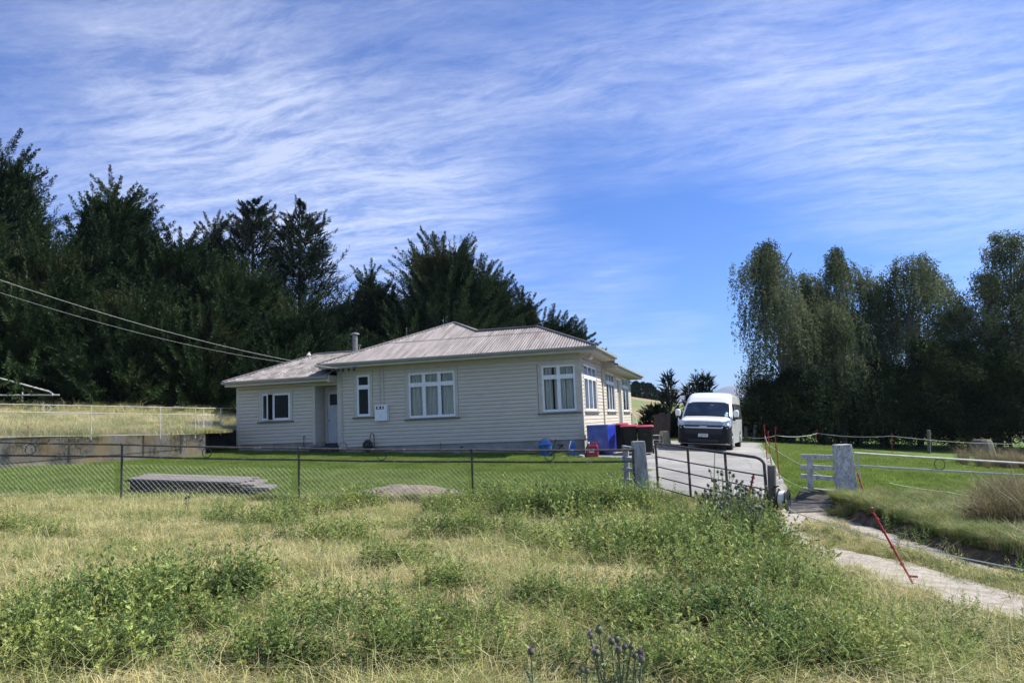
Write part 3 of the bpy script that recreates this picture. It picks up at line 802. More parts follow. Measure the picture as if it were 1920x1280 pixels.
# back door in the recess
mb = MB()
RCB.box(mb, XE+.05, XE+.17, .0, .05, .70, 2.86); RCB.box(mb, XL-.13, XL-.04, .0, .05, .70, 2.86); RCB.box(mb, XE+.17, XL-.13, .0, .05, 2.74, 2.86)
dr = obj('door', mb, m_trim, house, smooth=False); dr['label'] = 'white boarded back door in a recess'
mb = MB()
x = XE+.175
while x < XL-.14:
    RCB.box(mb, x, min(x+.088, XL-.135), .0, .028, .72, 2.13); x += .094
RCB.box(mb, XE+.172, XL-.132, -.005, .018, .72, 2.74); RCB.box(mb, XE+.172, XE+.27, .018, .034, 2.13, 2.735); RCB.box(mb, XL-.21, XL-.132, .018, .034, 2.13, 2.735)
RCB.box(mb, XE+.27, XL-.21, .018, .034, 2.13, 2.22); RCB.box(mb, XE+.27, XL-.21, .018, .034, 2.66, 2.735)
lf = obj('door_leaf', mb, m_door, dr, smooth=False)
mb = MB(); RCB.box(mb, XE+.27, XL-.21, .018, .024, 2.22, 2.66); obj('door_pane', mb, m_grille, dr, smooth=False)
mb = MB(); mb.lathe([(.012, 0), (.012, .03), (.028, .04), (.028, .06), (.01, .07)], RCB.P(XE+.235, .03, 1.62), (0, -1, 0)); obj('handle', mb, m_flue, dr)
# front door on the drive side
mb = MB(); u0, u1, z0, z1 = SDo
SD.box(mb, u0-.12, u0, -.3, .042, z0, z1+.1); SD.box(mb, u1, u1+.12, -.3, .042, z0, z1+.1); SD.box(mb, u0, u1, -.02, .042, z1, z1+.1)
fd = obj('door', mb, m_white, house, smooth=False); fd['label'] = 'tan panelled front door on the drive side'
m_tan = mat('tan_door_paint', (.33, .28, .19), (.27, .23, .15), 3, .6)
mb = MB(); SD.box(mb, u0, u1, -.14, -.09, z0, z1)
for k in range(3): SD.box(mb, u0+.12, u1-.12, -.09, -.075, z0+.2+k*.8, z0+.85+k*.8)
obj('door_leaf', mb, m_tan, fd, smooth=False)
# curved hood of sheet iron at the far porch
mb = MB(); pts = [(.0, 1.45), (.06, 1.43), (.16, 1.33), (.24, 1.15), (.28, .9), (.30, .55)]
for (n0, za), (n1, zb) in zip(pts[:-1], pts[1:]):
    mb.quad(SD.P(40.9, n0+.04, za), SD.P(41.3, n0+.04, za), SD.P(41.3, n1+.04, zb), SD.P(40.9, n1+.04, zb))
    mb.quad(SD.P(40.9, n0+.04, za-.02), SD.P(40.9, n1+.04, zb-.02), SD.P(41.3, n1+.04, zb-.02), SD.P(41.3, n0+.04, za-.02))
obj('porch_screen', mb, m_found, house)
# back step
mb = MB(); g0 = .42
mb.box((XE+.06, 25.55, g0-.2), (XL-.02, 26.1, .555)); mb.box((XE+.02, 26.1, g0-.2), (XL-.035, 26.80, .60)); mb.box((XE-.1, 25.9, .57), (XL-.0, 26.07, .62)); mb.box((XE+.15, 26.62, .6), (XL-.1, 26.8, .70))
m_step = mat('dark_step_boards', (.035, .045, .06), (.02, .026, .035), 5, .85, bump=.3)
obj('back_step', mb, m_step, house, smooth=False)
# roof --------------------------------------------------------------
EY, EZ, TP = 25.43, 3.765, .43
def corr(mb, u0, u1, ylo, yhi, P, per=.105, amp=.016, lap=()):
    """corrugated sheet: for each u from ylo(u) to yhi(u); P(u,y)->(point, normal)"""
    n = int((u1-u0)/per*6); us = np.linspace(u0, u1, n+1); o = len(mb.v); rows = None
    K = 3
    for u in us:
        a, b = ylo(u), yhi(u); b = max(b, a+.001)
        for k in range(K+1):
            y = a+(b-a)*k/K
            p, nn = P(u, y); d = amp*sin(2*pi*u/per)+sum(.018 for L in lap if y < L-.001)*0
            mb.v.append(tuple(p+nn*d))
    for i in range(n):
        for k in range(K):
            a = o+i*(K+1)+k; mb.f.append((a, a+K+1, a+K+2, a+1))
nf = unit(np.array([0, -TP, 1.0]))
def PF(z0): return lambda u, y: (np.array([u, y, z0+TP*(y-EY)]), nf)
XEa, XEb = -14.82, -3.98
AP = XEa+4.17                                   # x of the main apex
def yhi_main(u):
    return EY+(u-XEa) if u < AP else (max(28.15, EY+4.17-(u-AP)) if u < XEb-2.72 else EY+(XEb-u))
roof_mb = MB(); corr(roof_mb, XEa, XEb, lambda u: EY, yhi_main, PF(EZ))
# east hip end of the front block
ne = unit(np.array([TP, 0, 1.0]))
corr(roof_mb, EY, EY+5.44, lambda v: 0, lambda v: min(v-EY, EY+5.44-v), lambda v, t: (np.array([XEb-t, v, EZ+TP*t]), ne))
# west plane of the main block
nw = unit(np.array([-TP, 0, 1.0]))
corr(roof_mb, EY, 38.0, lambda v: 0, lambda v: min(v-EY, 4.17), lambda v, t: (np.array([XEa+t, v, EZ+TP*t]), nw))
zA = EZ+TP*4.17
# unseen rear planes
roof_mb.add([(AP, 29.6, zA), (AP, 38, zA), (XEb, 41.9, 3.50), (XEb, 30.9, 3.50), (-9.25, 28.17, 4.93)], [(0, 4, 3, 2, 1)])
roof_mb.add([(XEa, 41.9, EZ), (AP, 38, zA), (XEa, 38, EZ)], [(0, 1, 2)]); roof_mb.add([(XEa, 41.9, EZ), (XEb, 41.9, 3.5), (AP, 38, zA)], [(0, 1, 2)])
roof = obj('roof', roof_mb, m_roofi, house, ang=60)
roof['label'] = 'main corrugated iron roof'
mb = MB()
WZ, WX = 3.305, -19.07
def ylo_w(u):
    return EY if u < XL-.06 else max(EY, EY+1.06+(u-XEa))
corr(mb, WX, -13.3, ylo_w, lambda u: min(EY+(u-WX), 28.12), PF(WZ))
corr(mb, EY, 33.5, lambda v: 0, lambda v: min(v-EY, 2.69), lambda v, t: (np.array([WX+t, v, WZ+TP*t]), nw))
mb.add([(WX+2.69, 28.12, WZ+TP*2.69), (-13.3, 28.12, WZ+TP*2.69), (-13.3, 34, 3.2), (WX, 34, 3.2)], [(0, 1, 2, 3)])
wr = obj('wing_roof', mb, m_roofw, house, ang=60); wr['label'] = 'lower lichened corrugated roof over the wing'
mb = MB()
def cap(*pts): mb.tube([np.array(p)+np.array([0, 0, .015]) for p in pts], .045, 7)
cap((XEa, EY, EZ), (AP, 29.6, zA)); cap((AP, 29.6, zA), (AP+1.45, 28.15, zA-TP*1.45)); cap((AP+1.45, 28.15, EZ+TP*2.72), (XEb-2.72, 28.15, EZ+TP*2.72), (XEb, EY, EZ)); cap((AP, 29.6, zA), (AP, 38, zA))
cap((XEb-2.72, 28.15, EZ+TP*2.72), (XEb, EY+5.44, EZ))
cap((WX, EY, WZ), (WX+2.69, 28.12, WZ+TP*2.69), (-13.3, 28.12, WZ+TP*2.69))
mb.beam((AP+1.45, 28.15, EZ+TP*2.72+.0), (XEb-2.72, 28.15, EZ+TP*2.72), .26, .012)
obj('ridge_flashing', mb, m_flash, house)
mb = MB()
for a_, b_ in ((XEa+2.05, XEb-2.05),): mb.beam((a_, EY+1.95, EZ+TP*1.95+.017), (b_, EY+1.95, EZ+TP*1.95+.017), .035, .006)
obj('sheet_lap', mb, m_flash, house, smooth=False)
# fascia, soffit, gutters
mb = MB(); OH = 25.50
mb.box((XEa+.03, OH, 3.575), (-4.075, OH+.03, 3.735)); mb.box((-4.075, OH, 3.575), (-4.045, 31.0, 3.735)); mb.box((XEa+.03, OH+.03, 3.575), (XEa+.06, 30, 3.735))
mb.box((-4.075, 31.0, 3.30), (-4.045, 41.85, 3.46)); mb.box((XR+.04, 31.0, 3.30), (-4.075, 31.03, 3.60)); mb.box((-14, 41.82, 3.3), (-4.075, 41.85, 3.46))
mb.box((WX+.06, OH, 3.105), (-14.42, OH+.03, 3.27)); mb.box((WX+.06, OH+.03, 3.105), (WX+.09, 33, 3.27)); mb.box((-14.42, OH-.01, 3.07), (-14.33, 26.08, 3.33))
obj('fascia', mb, m_soffit, house, smooth=False)
mb = MB()
mb.box((XEa+.06, OH+.03, 3.60), (-4.076, YF-.03, 3.615)); mb.box((XR-.05, YF-.03, 3.60), (-4.076, 31.0, 3.615)); mb.box((XR+.04, 31.03, 3.335), (-4.076, 41.8, 3.35)); mb.box((XEa+.06, YF-.03, 3.60), (XL, 30, 3.615))
mb.box((WX+.09, OH+.03, 3.115), (-14.43, YF-.03, 3.13)); mb.box((XE, YF-.03, 3.04), (XL, 26.86, 3.06))
obj('soffit', mb, m_soffit, house, smooth=False)
mb = MB()
gp = [(0, 0), (.075, 0), (.10, .03), (.10, .10), (.088, .10), (.088, .035), (.07, .012), (.012, .012), (.012, .10), (0, .10)]
def gutter(O, out, d): mb.prism(gp, O, out, (0, 0, 1), d)
gutter((XEa-.02, OH-.002, 3.668), (0, -1, 0), (XEb-XEa+.04, 0, 0)); gutter((-4.043, OH-.1, 3.666), (1, 0, 0), (0, 5.55, 0)); gutter((-4.043, 31.05, 3.392), (1, 0, 0), (0, 10.9, 0))
gutter((WX-.04, OH-.002, 3.205), (0, -1, 0), (-14.36-WX, 0, 0)); gutter((XEa+.02, OH-.1, 3.666), (-1, 0, 0), (0, 4.6, 0)); gutter((WX+.055, OH-.1, 3.203), (-1, 0, 0), (0, 8, 0))
obj('gutter', mb, m_gutter, house, smooth=False)
# flue
fx = PY(666, 652, 29.2)
mb = MB(); mb.tube([(fx[0], 29.2, 4.3), (fx[0], 29.2, 5.30)], .115, 14); fl = obj('flue', mb, m_flue, house)
mb = MB(); mb.lathe([(.13, 0), (.21, .02), (.19, .05), (.05, .10), (.01, .11)], (fx[0], 29.2, 5.32)); mb.tube([(fx[0]+.08, 29.2, 5.28), (fx[0]+.08, 29.2, 5.34)], .01, 4); mb.tube([(fx[0]-.08, 29.2, 5.28), (fx[0]-.08, 29.2, 5.34)], .01, 4); obj('cowl', mb, m_flue, fl)
v = PY(674, 656, 28.9); mb = MB(); mb.tube([(v[0], 28.9, 4.4), (v[0], 28.9, 4.78)], .025, 8); mb.tube([(v[0]-.07, 28.9, 4.80), (v[0]+.07, 28.9, 4.80)], .03, 8); obj('vent_pipe', mb, m_flue, house)
v = PY(580, 662, 27.2); mb = MB(); mb.tube([(v[0], 27.2, v[2]-.25), (v[0], 27.2, v[2]+.05)], .03, 8); mb.lathe([(.10, 0), (.02, .12)], (v[0]-.03, 27.2, v[2]-.08)); obj('roof_vent', mb, m_wpipe, house)
v = PY(763, 640, 30.5); mb = MB(); mb.tube([(v[0], 30.5, v[2]-.5), (v[0], 30.5, v[2]+.65)], .012, 6); obj('aerial', mb, m_flue, house)
# meter box and conduits
mb = MB(); FR.box(mb, -12.68, -12.20, .03, .16, 1.50, 2.10); FR.box(mb, -12.20, -12.16, .03, .19, 1.50, 2.12); mb2 = MB(); FR.box(mb2, -12.62, -12.30, .155, .164, 1.94, 2.05)
mx_ = obj('meter_box', mb, m_white, house, smooth=False); obj('meter_pane', mb2, m_grille, mx_, smooth=False)
mb = MB(); FR.box(mb, -12.56, -12.48, .164, .168, 1.96, 2.03); obj('meter_dial', mb, m_silver, mx_, smooth=False)
mb = MB(); FR.box(mb, -12.40, -12.35, .164, .168, 1.96, 2.03); obj('meter_dial', mb, m_silver, mx_, smooth=False)
for x in (-12.50, -12.34):
    mb = MB(); mb.tube([(x, YF-.05, 2.08), (x, YF-.05, 3.57)], .016, 6); obj('conduit', mb, m_trim, house)
mb = MB(); mb.tube([(-14.10, YF-.05, .5), (-14.12, YF-.05, 3.56)], .016, 6)
obj('conduit', mb, m_trim, house)
# insulators and bracket where the supply lands
mb = MB(); ins = []
mb.beam((-14.15, OH-.12, 3.50), (-13.1, OH-.12, 3.56), .04, .05)
br = obj('line_bracket', mb, m_wood, house, smooth=False)
for x in (-14.05, -13.86, -13.66, -13.42, -13.2):
    mb = MB(); mb.lathe([(.03, 0), (.05, .03), (.035, .06), (.05, .08), (.02, .12)], (x, OH-.15, 3.42), n=10); obj('insulator', mb, m_black, br)
# flood light under the soffit
mb = MB(); v = SD.P(26.75, .28, 3.60); mb.lathe([(.03, 0), (.05, -.05), (.09, -.09), (.10, -.15), (.06, -.20), (.01, -.22)], v); obj('soffit_lamp', mb, m_wlabel, house)
mb = MB(); mb.tube([SD.P(30.9, .06, .5), SD.P(30.9, .06, 3.58)], .04, 8); obj('downpipe', mb, m_trim, house)

# overhead cables
def cable(p, q, sag, r, name, label):
    p, q = np.array(p), np.array(q); t = np.linspace(0, 1, 40)
    pts = [p*(1-a)+q*a+np.array([0, 0, -sag*4*a*(1-a)]) for a in t]
    mb = MB(); mb.tube(pts, r, 6); return tag(obj(name, mb, m_cable), label, 'cable', 'overhead supply cables to the house')
pA = PD(0, 516, 19.0); pE = np.array([-14.05, OH-.15, 3.58])
cable(pA+(pA-pE)*.5+np.array([0, 0, .55]), pE, .55, .0065, 'overhead_cable', 'upper overhead cable running down to the eave of the house')
pB = PD(0, 537, 19.0)
cable(pB+(pB-pE)*.5+np.array([0, 0, .7]), pE+np.array([.2, 0, -.02]), .72, .004, 'overhead_cable', 'lower thinner overhead cable hanging below the other one')

# ------------------------------------------------------------------ van
def text_mesh(name, s, size, m, parent, loc, rot, thick=.002):
    cu = bpy.data.curves.new(name, 'FONT'); cu.body = s; cu.size = size; cu.extrude = thick; cu.align_x = 'CENTER'; cu.align_y = 'CENTER'
    t = bpy.data.objects.new(name, cu); C.objects.link(t); bpy.context.view_layer.update()
    me_ = bpy.data.meshes.new_from_object(t.evaluated_get(bpy.context.evaluated_depsgraph_get()))
    bpy.data.objects.remove(t); me_.materials.clear(); me_.materials.append(m); me_.name = name
    o = bpy.data.objects.new(name, me_); C.objects.link(o); o.parent = parent; o.location = loc; o.rotation_euler = rot; return o
vg = PD(1319, 842, 26.8)
van = thing('parked_van', 'white high roofed passenger van facing the camera on the concrete driveway', 'van', (vg[0], vg[1], 0), radians(-6.7))
# local frame: x = across (+x to the right of the photo), y = 0 front .. 5.3 rear, z up
_c, _s = cos(radians(-6.7)), sin(radians(-6.7))
def vgz(x, y): return h1(vg[0]+_c*x-_s*y, vg[1]+_s*x+_c*y)
zf_, zr_ = (vgz(-.8, .95)+vgz(.8, .95))/2, (vgz(-.8, 4.2)+vgz(.8, 4.2))/2
van.location.z = zf_-(zr_-zf_)/3.25*.95+.035; van.scale = (.95, .95, .95); van.rotation_euler = (math.atan((zr_-zf_)/3.25), math.atan((vgz(-.8, 2.5)-vgz(.8, 2.5))/1.6), radians(-6.7))
VL = 5.3; HW = .975
ys = [0, .05, .14, .35, .62, .80, 1.0, 1.25, 1.5, 1.66, 1.85, 2.1, 2.6, 3.4, 4.3, 4.95, 5.18, VL]
top = [.98, 1.10, 1.15, 1.20, 1.235, 1.27, 1.44, 1.66, 1.88, 2.03, 2.13, 2.20, 2.235, 2.245, 2.235, 2.20, 2.14, 1.9]
wid = [.86, .91, .935, .955, .965, .97, .975, .975, .975, .975, .975, .975, .975, .975, .975, .965, .95, .90]
bot = [.26, .22, .21, .21, .22, .22, .23, .23, .23, .23, .23, .23, .23, .23, .23, .25, .28, .36]
def hw_at(y, z):
    w = np.interp(y, ys, wid); zt = np.interp(y, ys, top); zb = np.interp(y, ys, bot)
    lean = .16*max(0, (z-1.15)/1.1)**1.35
    return w-lean
def ring_pts(y):
    zt, zb = np.interp(y, ys, top), np.interp(y, ys, bot); r = min(.20, (zt-zb)*.35)
    pts = []
    zl = [zb, zb+.08, .55, .8, 1.0, 1.2, 1.4, 1.6, 1.8, 2.0]
    zl = [z for z in zl if z < zt-r-.02]; zl = np.interp(np.linspace(0, 1, 9), np.linspace(0, 1, len(zl)), zl)
    for z in zl: pts.append((hw_at(y, z), z))
    zc_ = zt-r; wc = hw_at(y, zc_)
    for a in (0, 18, 36, 54, 72, 88): pts.append((wc-r*1.25+r*1.25*cos(radians(a)), zc_+r*sin(radians(a))*1.0))
    w2 = wc-r*1.25
    for t in (.66, .33): pts.append((w2*t, zt+.018*(1-t*t)))
    pts.append((0, zt+.018))
    full = pts+[(-a, b) for a, b in pts[::-1][1:]]
    return full
yy = []
for a, b in zip(ys[:-1], ys[1:]): yy += [a, (a+b)/2]
yy.append(ys[-1])
mb = MB(); rings = [ring_pts(y) for y in yy]; n = len(rings[0])
for y, rg_ in zip(yy, rings):
    for x, z in rg_: mb.v.append((x, y, z))
wheels_y = (.93, 4.13)
for i in range(len(yy)-1):
    for k in range(n-1):
        a = i*n+k; mb.f.append((a, a+1, a+n+1, a+n)[::-1])
    mb.f.append((i*n+n-1, i*n, (i+1)*n, (i+1)*n+n-1)[::-1])
mb.f.append(tuple(range(n))); mb.f.append(tuple((len(yy)-1)*n+k for k in range(n))[::-1])
body = obj('body', mb, m_van, van, ang=50, local=True)
def surf_top(y, fx, off=.006):
    """point on the sloping front / roof at station y, fraction fx of the half width"""
    zt = np.interp(y, ys, top); w = np.interp(y, ys, wid)-.16*max(0, (zt-1.15)/1.1)**1.35-.02
    dz = (np.interp(y+.02, ys, top)-np.interp(y-.02, ys, top))/.04; nn = unit(np.array([0, -dz, 1.0]))
    return np.array([fx*w, y, zt+.018*(1-fx*fx)-.06*abs(fx)**6])+nn*off
def panel(name, ya, yb, fa, fb, m, parent, off=.006, ny=10, nx=12, taper=0):
    mb = MB()
    for i in range(ny+1):
        y = ya+(yb-ya)*i/ny
        for j in range(nx+1):
            t = i/ny; fx = (fa+(fb-fa)*j/nx)*(1-taper*t); mb.v.append(tuple(surf_top(y, fx, off)))
    for i in range(ny):
        for j in range(nx):
            a = i*(nx+1)+j; mb.f.append((a, a+1, a+nx+2, a+nx+1))
    return obj(name, mb, m, parent, ang=60, local=True)
wsr = panel('windscreen_seal', .74, 1.44, -.95, .95, m_grille, van, .004, taper=.03)
m_wscreen = mat('windscreen_dark', (.02, .03, .045), (.008, .012, .018), 2.5, .06, spec=.8)
ws2 = panel('windscreen', .77, 1.41, -.925, .925, m_wscreen, van, .010, taper=.03)
stk = panel('registration_label', .82, .92, .74, .87, m_teal, ws2, .016)
panel('registration_label', .94, 1.00, .78, .87, m_wlabel, ws2, .016)
mb = MB()
for s0, s1 in ((-.75, -.05), (.02, .72)):
    a, b = surf_top(.78, s0, .03), surf_top(.83, s1, .03); mb.tube([a, b], .008, 5)
obj('wiper', mb, m_black, van, local=True)
# interior shapes behind glass are not needed: the screen is dark; mirror dot
panel('mirror_glint', 1.27, 1.31, .12, .24, m_silver, ws2, .013)
# bumper, unpainted lower front wrapping the corners
mb = MB(); nb = 26
prof = [(.24, -.01), (.27, -.04), (.50, -.055), (.62, -.055), (.74, -.045), (.86, -.035), (.93, -.025)]
def fpos(t, z, off):
    # t -1..1 along the front, wraps 0.42 m down each side
    a = t*(1.0+.42/.97)
    if abs(a) <= .80: x = a*HW; y = .0
    elif abs(a) <= 1.0:
        q = (abs(a)-.80)/.20*pi/2*1.0; x = np.sign(a)*(.78+.195*sin(q)); y = .20*(1-cos(q))
    else: x = np.sign(a)*.975; y = .20+(abs(a)-1.0)*.97
    return np.array([x, y, z])
for z, off in prof:
    for i in range(nb+1):
        t = -1+2*i/nb; p = fpos(t, z, 0)
        a = abs(t*(1+.42/.97)); out = -off
        nrm = np.array([0, -1, 0]) if a < .8 else (np.array([np.sign(t)*sin((a-.8)/.2*pi/2), -cos((a-.8)/.2*pi/2), 0]) if a < 1 else np.array([np.sign(t), 0, 0]))
        mb.v.append(tuple(p+nrm*(out if a < .8 else out+(.012-out)*min(1, (a-.8)/.15))))
for r_ in range(len(prof)-1):
    for i in range(nb):
        a = r_*(nb+1)+i; mb.f.append((a, a+1, a+nb+2, a+nb+1))
bump = obj('bumper', mb, m_vblack, van, ang=50, local=True)
def fplate(name, poly, y, m, parent, d=.02):
    mb = MB(); mb.prism(poly, (0, y, 0), (1, 0, 0), (0, 0, 1), (0, d, 0)); return obj(name, mb, m, parent, smooth=False, local=True)
fplate('grille', [(-.64, .46), (.64, .46), (.70, .80), (-.70, .80)], -.087, m_grille, van)
fplate('lower_intake', [(-.55, .30), (.55, .30), (.58, .41), (-.58, .41)], -.084, m_grille, bump)
fplate('bumper_bar', [(-.66, .455), (.66, .455), (.66, .60), (-.66, .60)], -.095, m_vblack, bump)
fplate('plate_recess', [(-.25, .47), (.25, .47), (.25, .62), (-.25, .62)], -.100, m_vblack, bump)
mb = MB(); tr_ = MB()
for s0 in (-1, 1):
    pass
fplate('grille_trim', [(-.71, .815), (.71, .815), (.745, .90), (.70, .90), (.67, .865), (.16, .865), (.13, .90), (-.13, .90), (-.16, .865), (-.67, .865), (-.70, .90), (-.745, .90)], -.098, m_silver, van, .03)
fplate('upper_slot', [(-.67, .868), (.67, .868), (.69, .932), (-.69, .932)], -.070, m_grille, van, .03)
fplate('upper_trim', [(-.69, .92), (.69, .92), (.76, 1.05), (.60, 1.085), (-.60, 1.085), (-.76, 1.05)], -.038, mat('grey_grille_panel', (.36, .38, .46), (.28, .30, .37), 5, .3, metal=.4), van, .03)
mb = MB()
def ell(mb, cx, cz, a, b, r, y=-.048, n=24):
    pts = [(cx+a*cos(2*pi*i/n), y, cz+b*sin(2*pi*i/n)) for i in range(n+1)]; mb.tube(pts, r, 6, cap=False)
ell(mb, 0, 1.0, .085, .058, .010); ell(mb, 0, 1.018, .055, .018, .008); ell(mb, 0, 1.0, .026, .054, .008)
obj('emblem', mb, m_silver, van, local=True)
pl = fplate('number_plate', [(-.18, .49), (.18, .49), (.18, .61), (-.18, .61)], -.118, m_wlabel, van, .012)
text_mesh('plate_lettering', 'QJP284', .10, m_text, pl, (0, -.121, .55), (radians(90), 0, 0))
# headlamps
for s0 in (-1, 1):
    mb = MB(); P_ = []
    uv_ = [(.60, .86), (.66, .80), (.86, .82), (.975, .90), (1.04, 1.08), (1.05, 1.20), (.93, 1.15), (.74, 1.07), (.64, .98)]
    for a, z in uv_:
        t = s0*a/(1+.42/.97); p = fpos(t, z, 0); aa = a
        nrm = np.array([0, -1., 0]) if aa < .8 else (np.array([s0*sin(min((aa-.8)/.2, 1)*pi/2), -cos(min((aa-.8)/.2, 1)*pi/2), 0]))
        back = .10*max(0, z-.95)/.25*(1-max(0, min(1, (aa-.8)/.2)))
        P_.append(p+nrm*.030+np.array([0, back, 0]))
    cen = sum(P_)/len(P_)+np.array([s0*.01, -.03, 0]); mb.v = [tuple(cen)]+[tuple(p) for p in P_]+[tuple(p+np.array([0, .08, 0])) for p in P_]
    q = len(P_)
    for i in range(q):
        j = (i+1) % q; mb.f.append((0, 1+i, 1+j) if s0 > 0 else (0, 1+j, 1+i)); mb.f.append((1+i, 1+j, 1+q+j, 1+q+i))
    hl = obj('headlight', mb, m_lamp, van, ang=20, local=True)
    mb = MB(); mb.lathe([(.055, 0), (.06, -.012), (.03, -.02), (.01, -.02)], (s0*.83, -.02, .96), (0, 1, 0), 16); obj('bulb', mb, m_silver, hl, local=True)
    # mirror
    mb = MB(); x = s0*1.12
    mb.lathe([(.03, -.15), (.085, -.13), (.105, 0), (.10, .10), (.05, .14)], (x, .93, 1.40), n=14); mr_ = obj('wing_mirror', mb, m_van, van, local=True)
    mb = MB(); mb.lathe([(.02, -.09), (.07, -.07), (.08, .0)], (x, .93, 1.26), n=12); mb.tube([(x, .93, 1.22), (s0*.95, .96, 1.16)], .022, 6); obj('mirror_bracket', mb, m_black, mr_, local=True)
# side glass
def sideglass(s0, ya, yb, za, zb, sl0, sl1, m, name='side_window'):
    mb = MB(); nx = 10
    for i in range(nx+1):
        t = i/nx
        for k in range(5):
            z = za+(zb-za)*k/4; y = ya+(yb-ya)*t+sl0*(1-t)*k/4+sl1*t*k/4
            mb.v.append((s0*(hw_at(y, z)+.006), y, z))
    for i in range(nx):
        for k in range(4):
            a = i*5+k; mb.f.append((a, a+5, a+6, a+1) if s0 > 0 else (a, a+1, a+6, a+5))
    return obj(name, mb, m, van, local=True)
m_tint = mat('tinted_side_glass', (.10, .105, .10), (.07, .075, .07), 3, .12, spec=.7)
for s0 in (-1, 1):
    sideglass(s0, 1.06, 2.12, 1.12, 1.78, .42, 0, m_wscreen); sideglass(s0, 2.26, 3.55, 1.18, 1.80, 0, 0, m_tint); sideglass(s0, 3.62, 5.0, 1.18, 1.80, 0, -.05, m_tint)
    mb = MB()
    for y in (1.02, 2.19, 3.58):
        for za, zb in ((.32, 1.1),): mb.add([(s0*(hw_at(y, za)+.003), y, za), (s0*(hw_at(y, za)+.003), y+.012, za), (s0*(hw_at(y, zb)+.003), y+.012, zb), (s0*(hw_at(y, zb)+.003), y, zb)], [(0, 1, 2, 3) if s0 > 0 else (3, 2, 1, 0)])
    za, zb = 1.03, 1.045; mb.add([(s0*(hw_at(1.1, za)+.003), 1.1, za), (s0*(hw_at(4.9, za)+.003), 4.9, za), (s0*(hw_at(4.9, zb)+.003), 4.9, zb), (s0*(hw_at(1.1, zb)+.003), 1.1, zb)], [(0, 1, 2, 3) if s0 > 0 else (3, 2, 1, 0)])
    obj('panel_gap', mb, m_black, body, smooth=False, local=True)
    for wy in wheels_y:
        mb = MB(); nn_ = 20
        for i in range(nn_+1):
            a = pi*i/nn_; 
            for rr, xo in ((.33, .004), (.42, .012)): mb.v.append((s0*(HW+xo), wy+rr*cos(a), .34+rr*sin(a)))
        for i in range(nn_): mb.f.append((2*i, 2*i+1, 2*i+3, 2*i+2) if s0 < 0 else (2*i, 2*i+2, 2*i+3, 2*i+1))
        obj('wheel_arch', mb, m_van, body, smooth=False, local=True)
        mb = MB(); mb.lathe([(.0, .0), (.33, .0), (.36, .004)], (s0*(HW-.002), wy, .34), (s0, 0, 0), 24); obj('wheel_well', mb, m_grille, body, local=True)
        mb = MB(); mb.lathe([(.20, -.11), (.30, -.115), (.335, -.09), (.335, .09), (.30, .115), (.20, .11)], (s0*(HW-.105), wy, .335), (1, 0, 0), 28)
        wh = obj('wheel', mb, m_tyre, van, local=True)
        mb = MB(); mb.lathe([(.205, .0), (.20, .012), (.10, -.01), (.07, .015), (.01, .018)], (s0*(HW+.008), wy, .335), (s0, 0, 0), 24); obj('rim', mb, m_rim, wh, local=True)
    # roof gutter seam
    mb = MB(); mb.tube([(s0*(hw_at(y, 2.0)-.085), y, np.interp(y, ys, top)-.04) for y in (1.75, 2.3, 3.2, 4.3, 5.0)], .010, 5); obj('roof_seam', mb, m_van, body, local=True)
mb = MB(); mb.box((-.75, .5, .16), (.75, 4.8, .25)); obj('underbody', mb, m_grille, van, smooth=False, local=True)

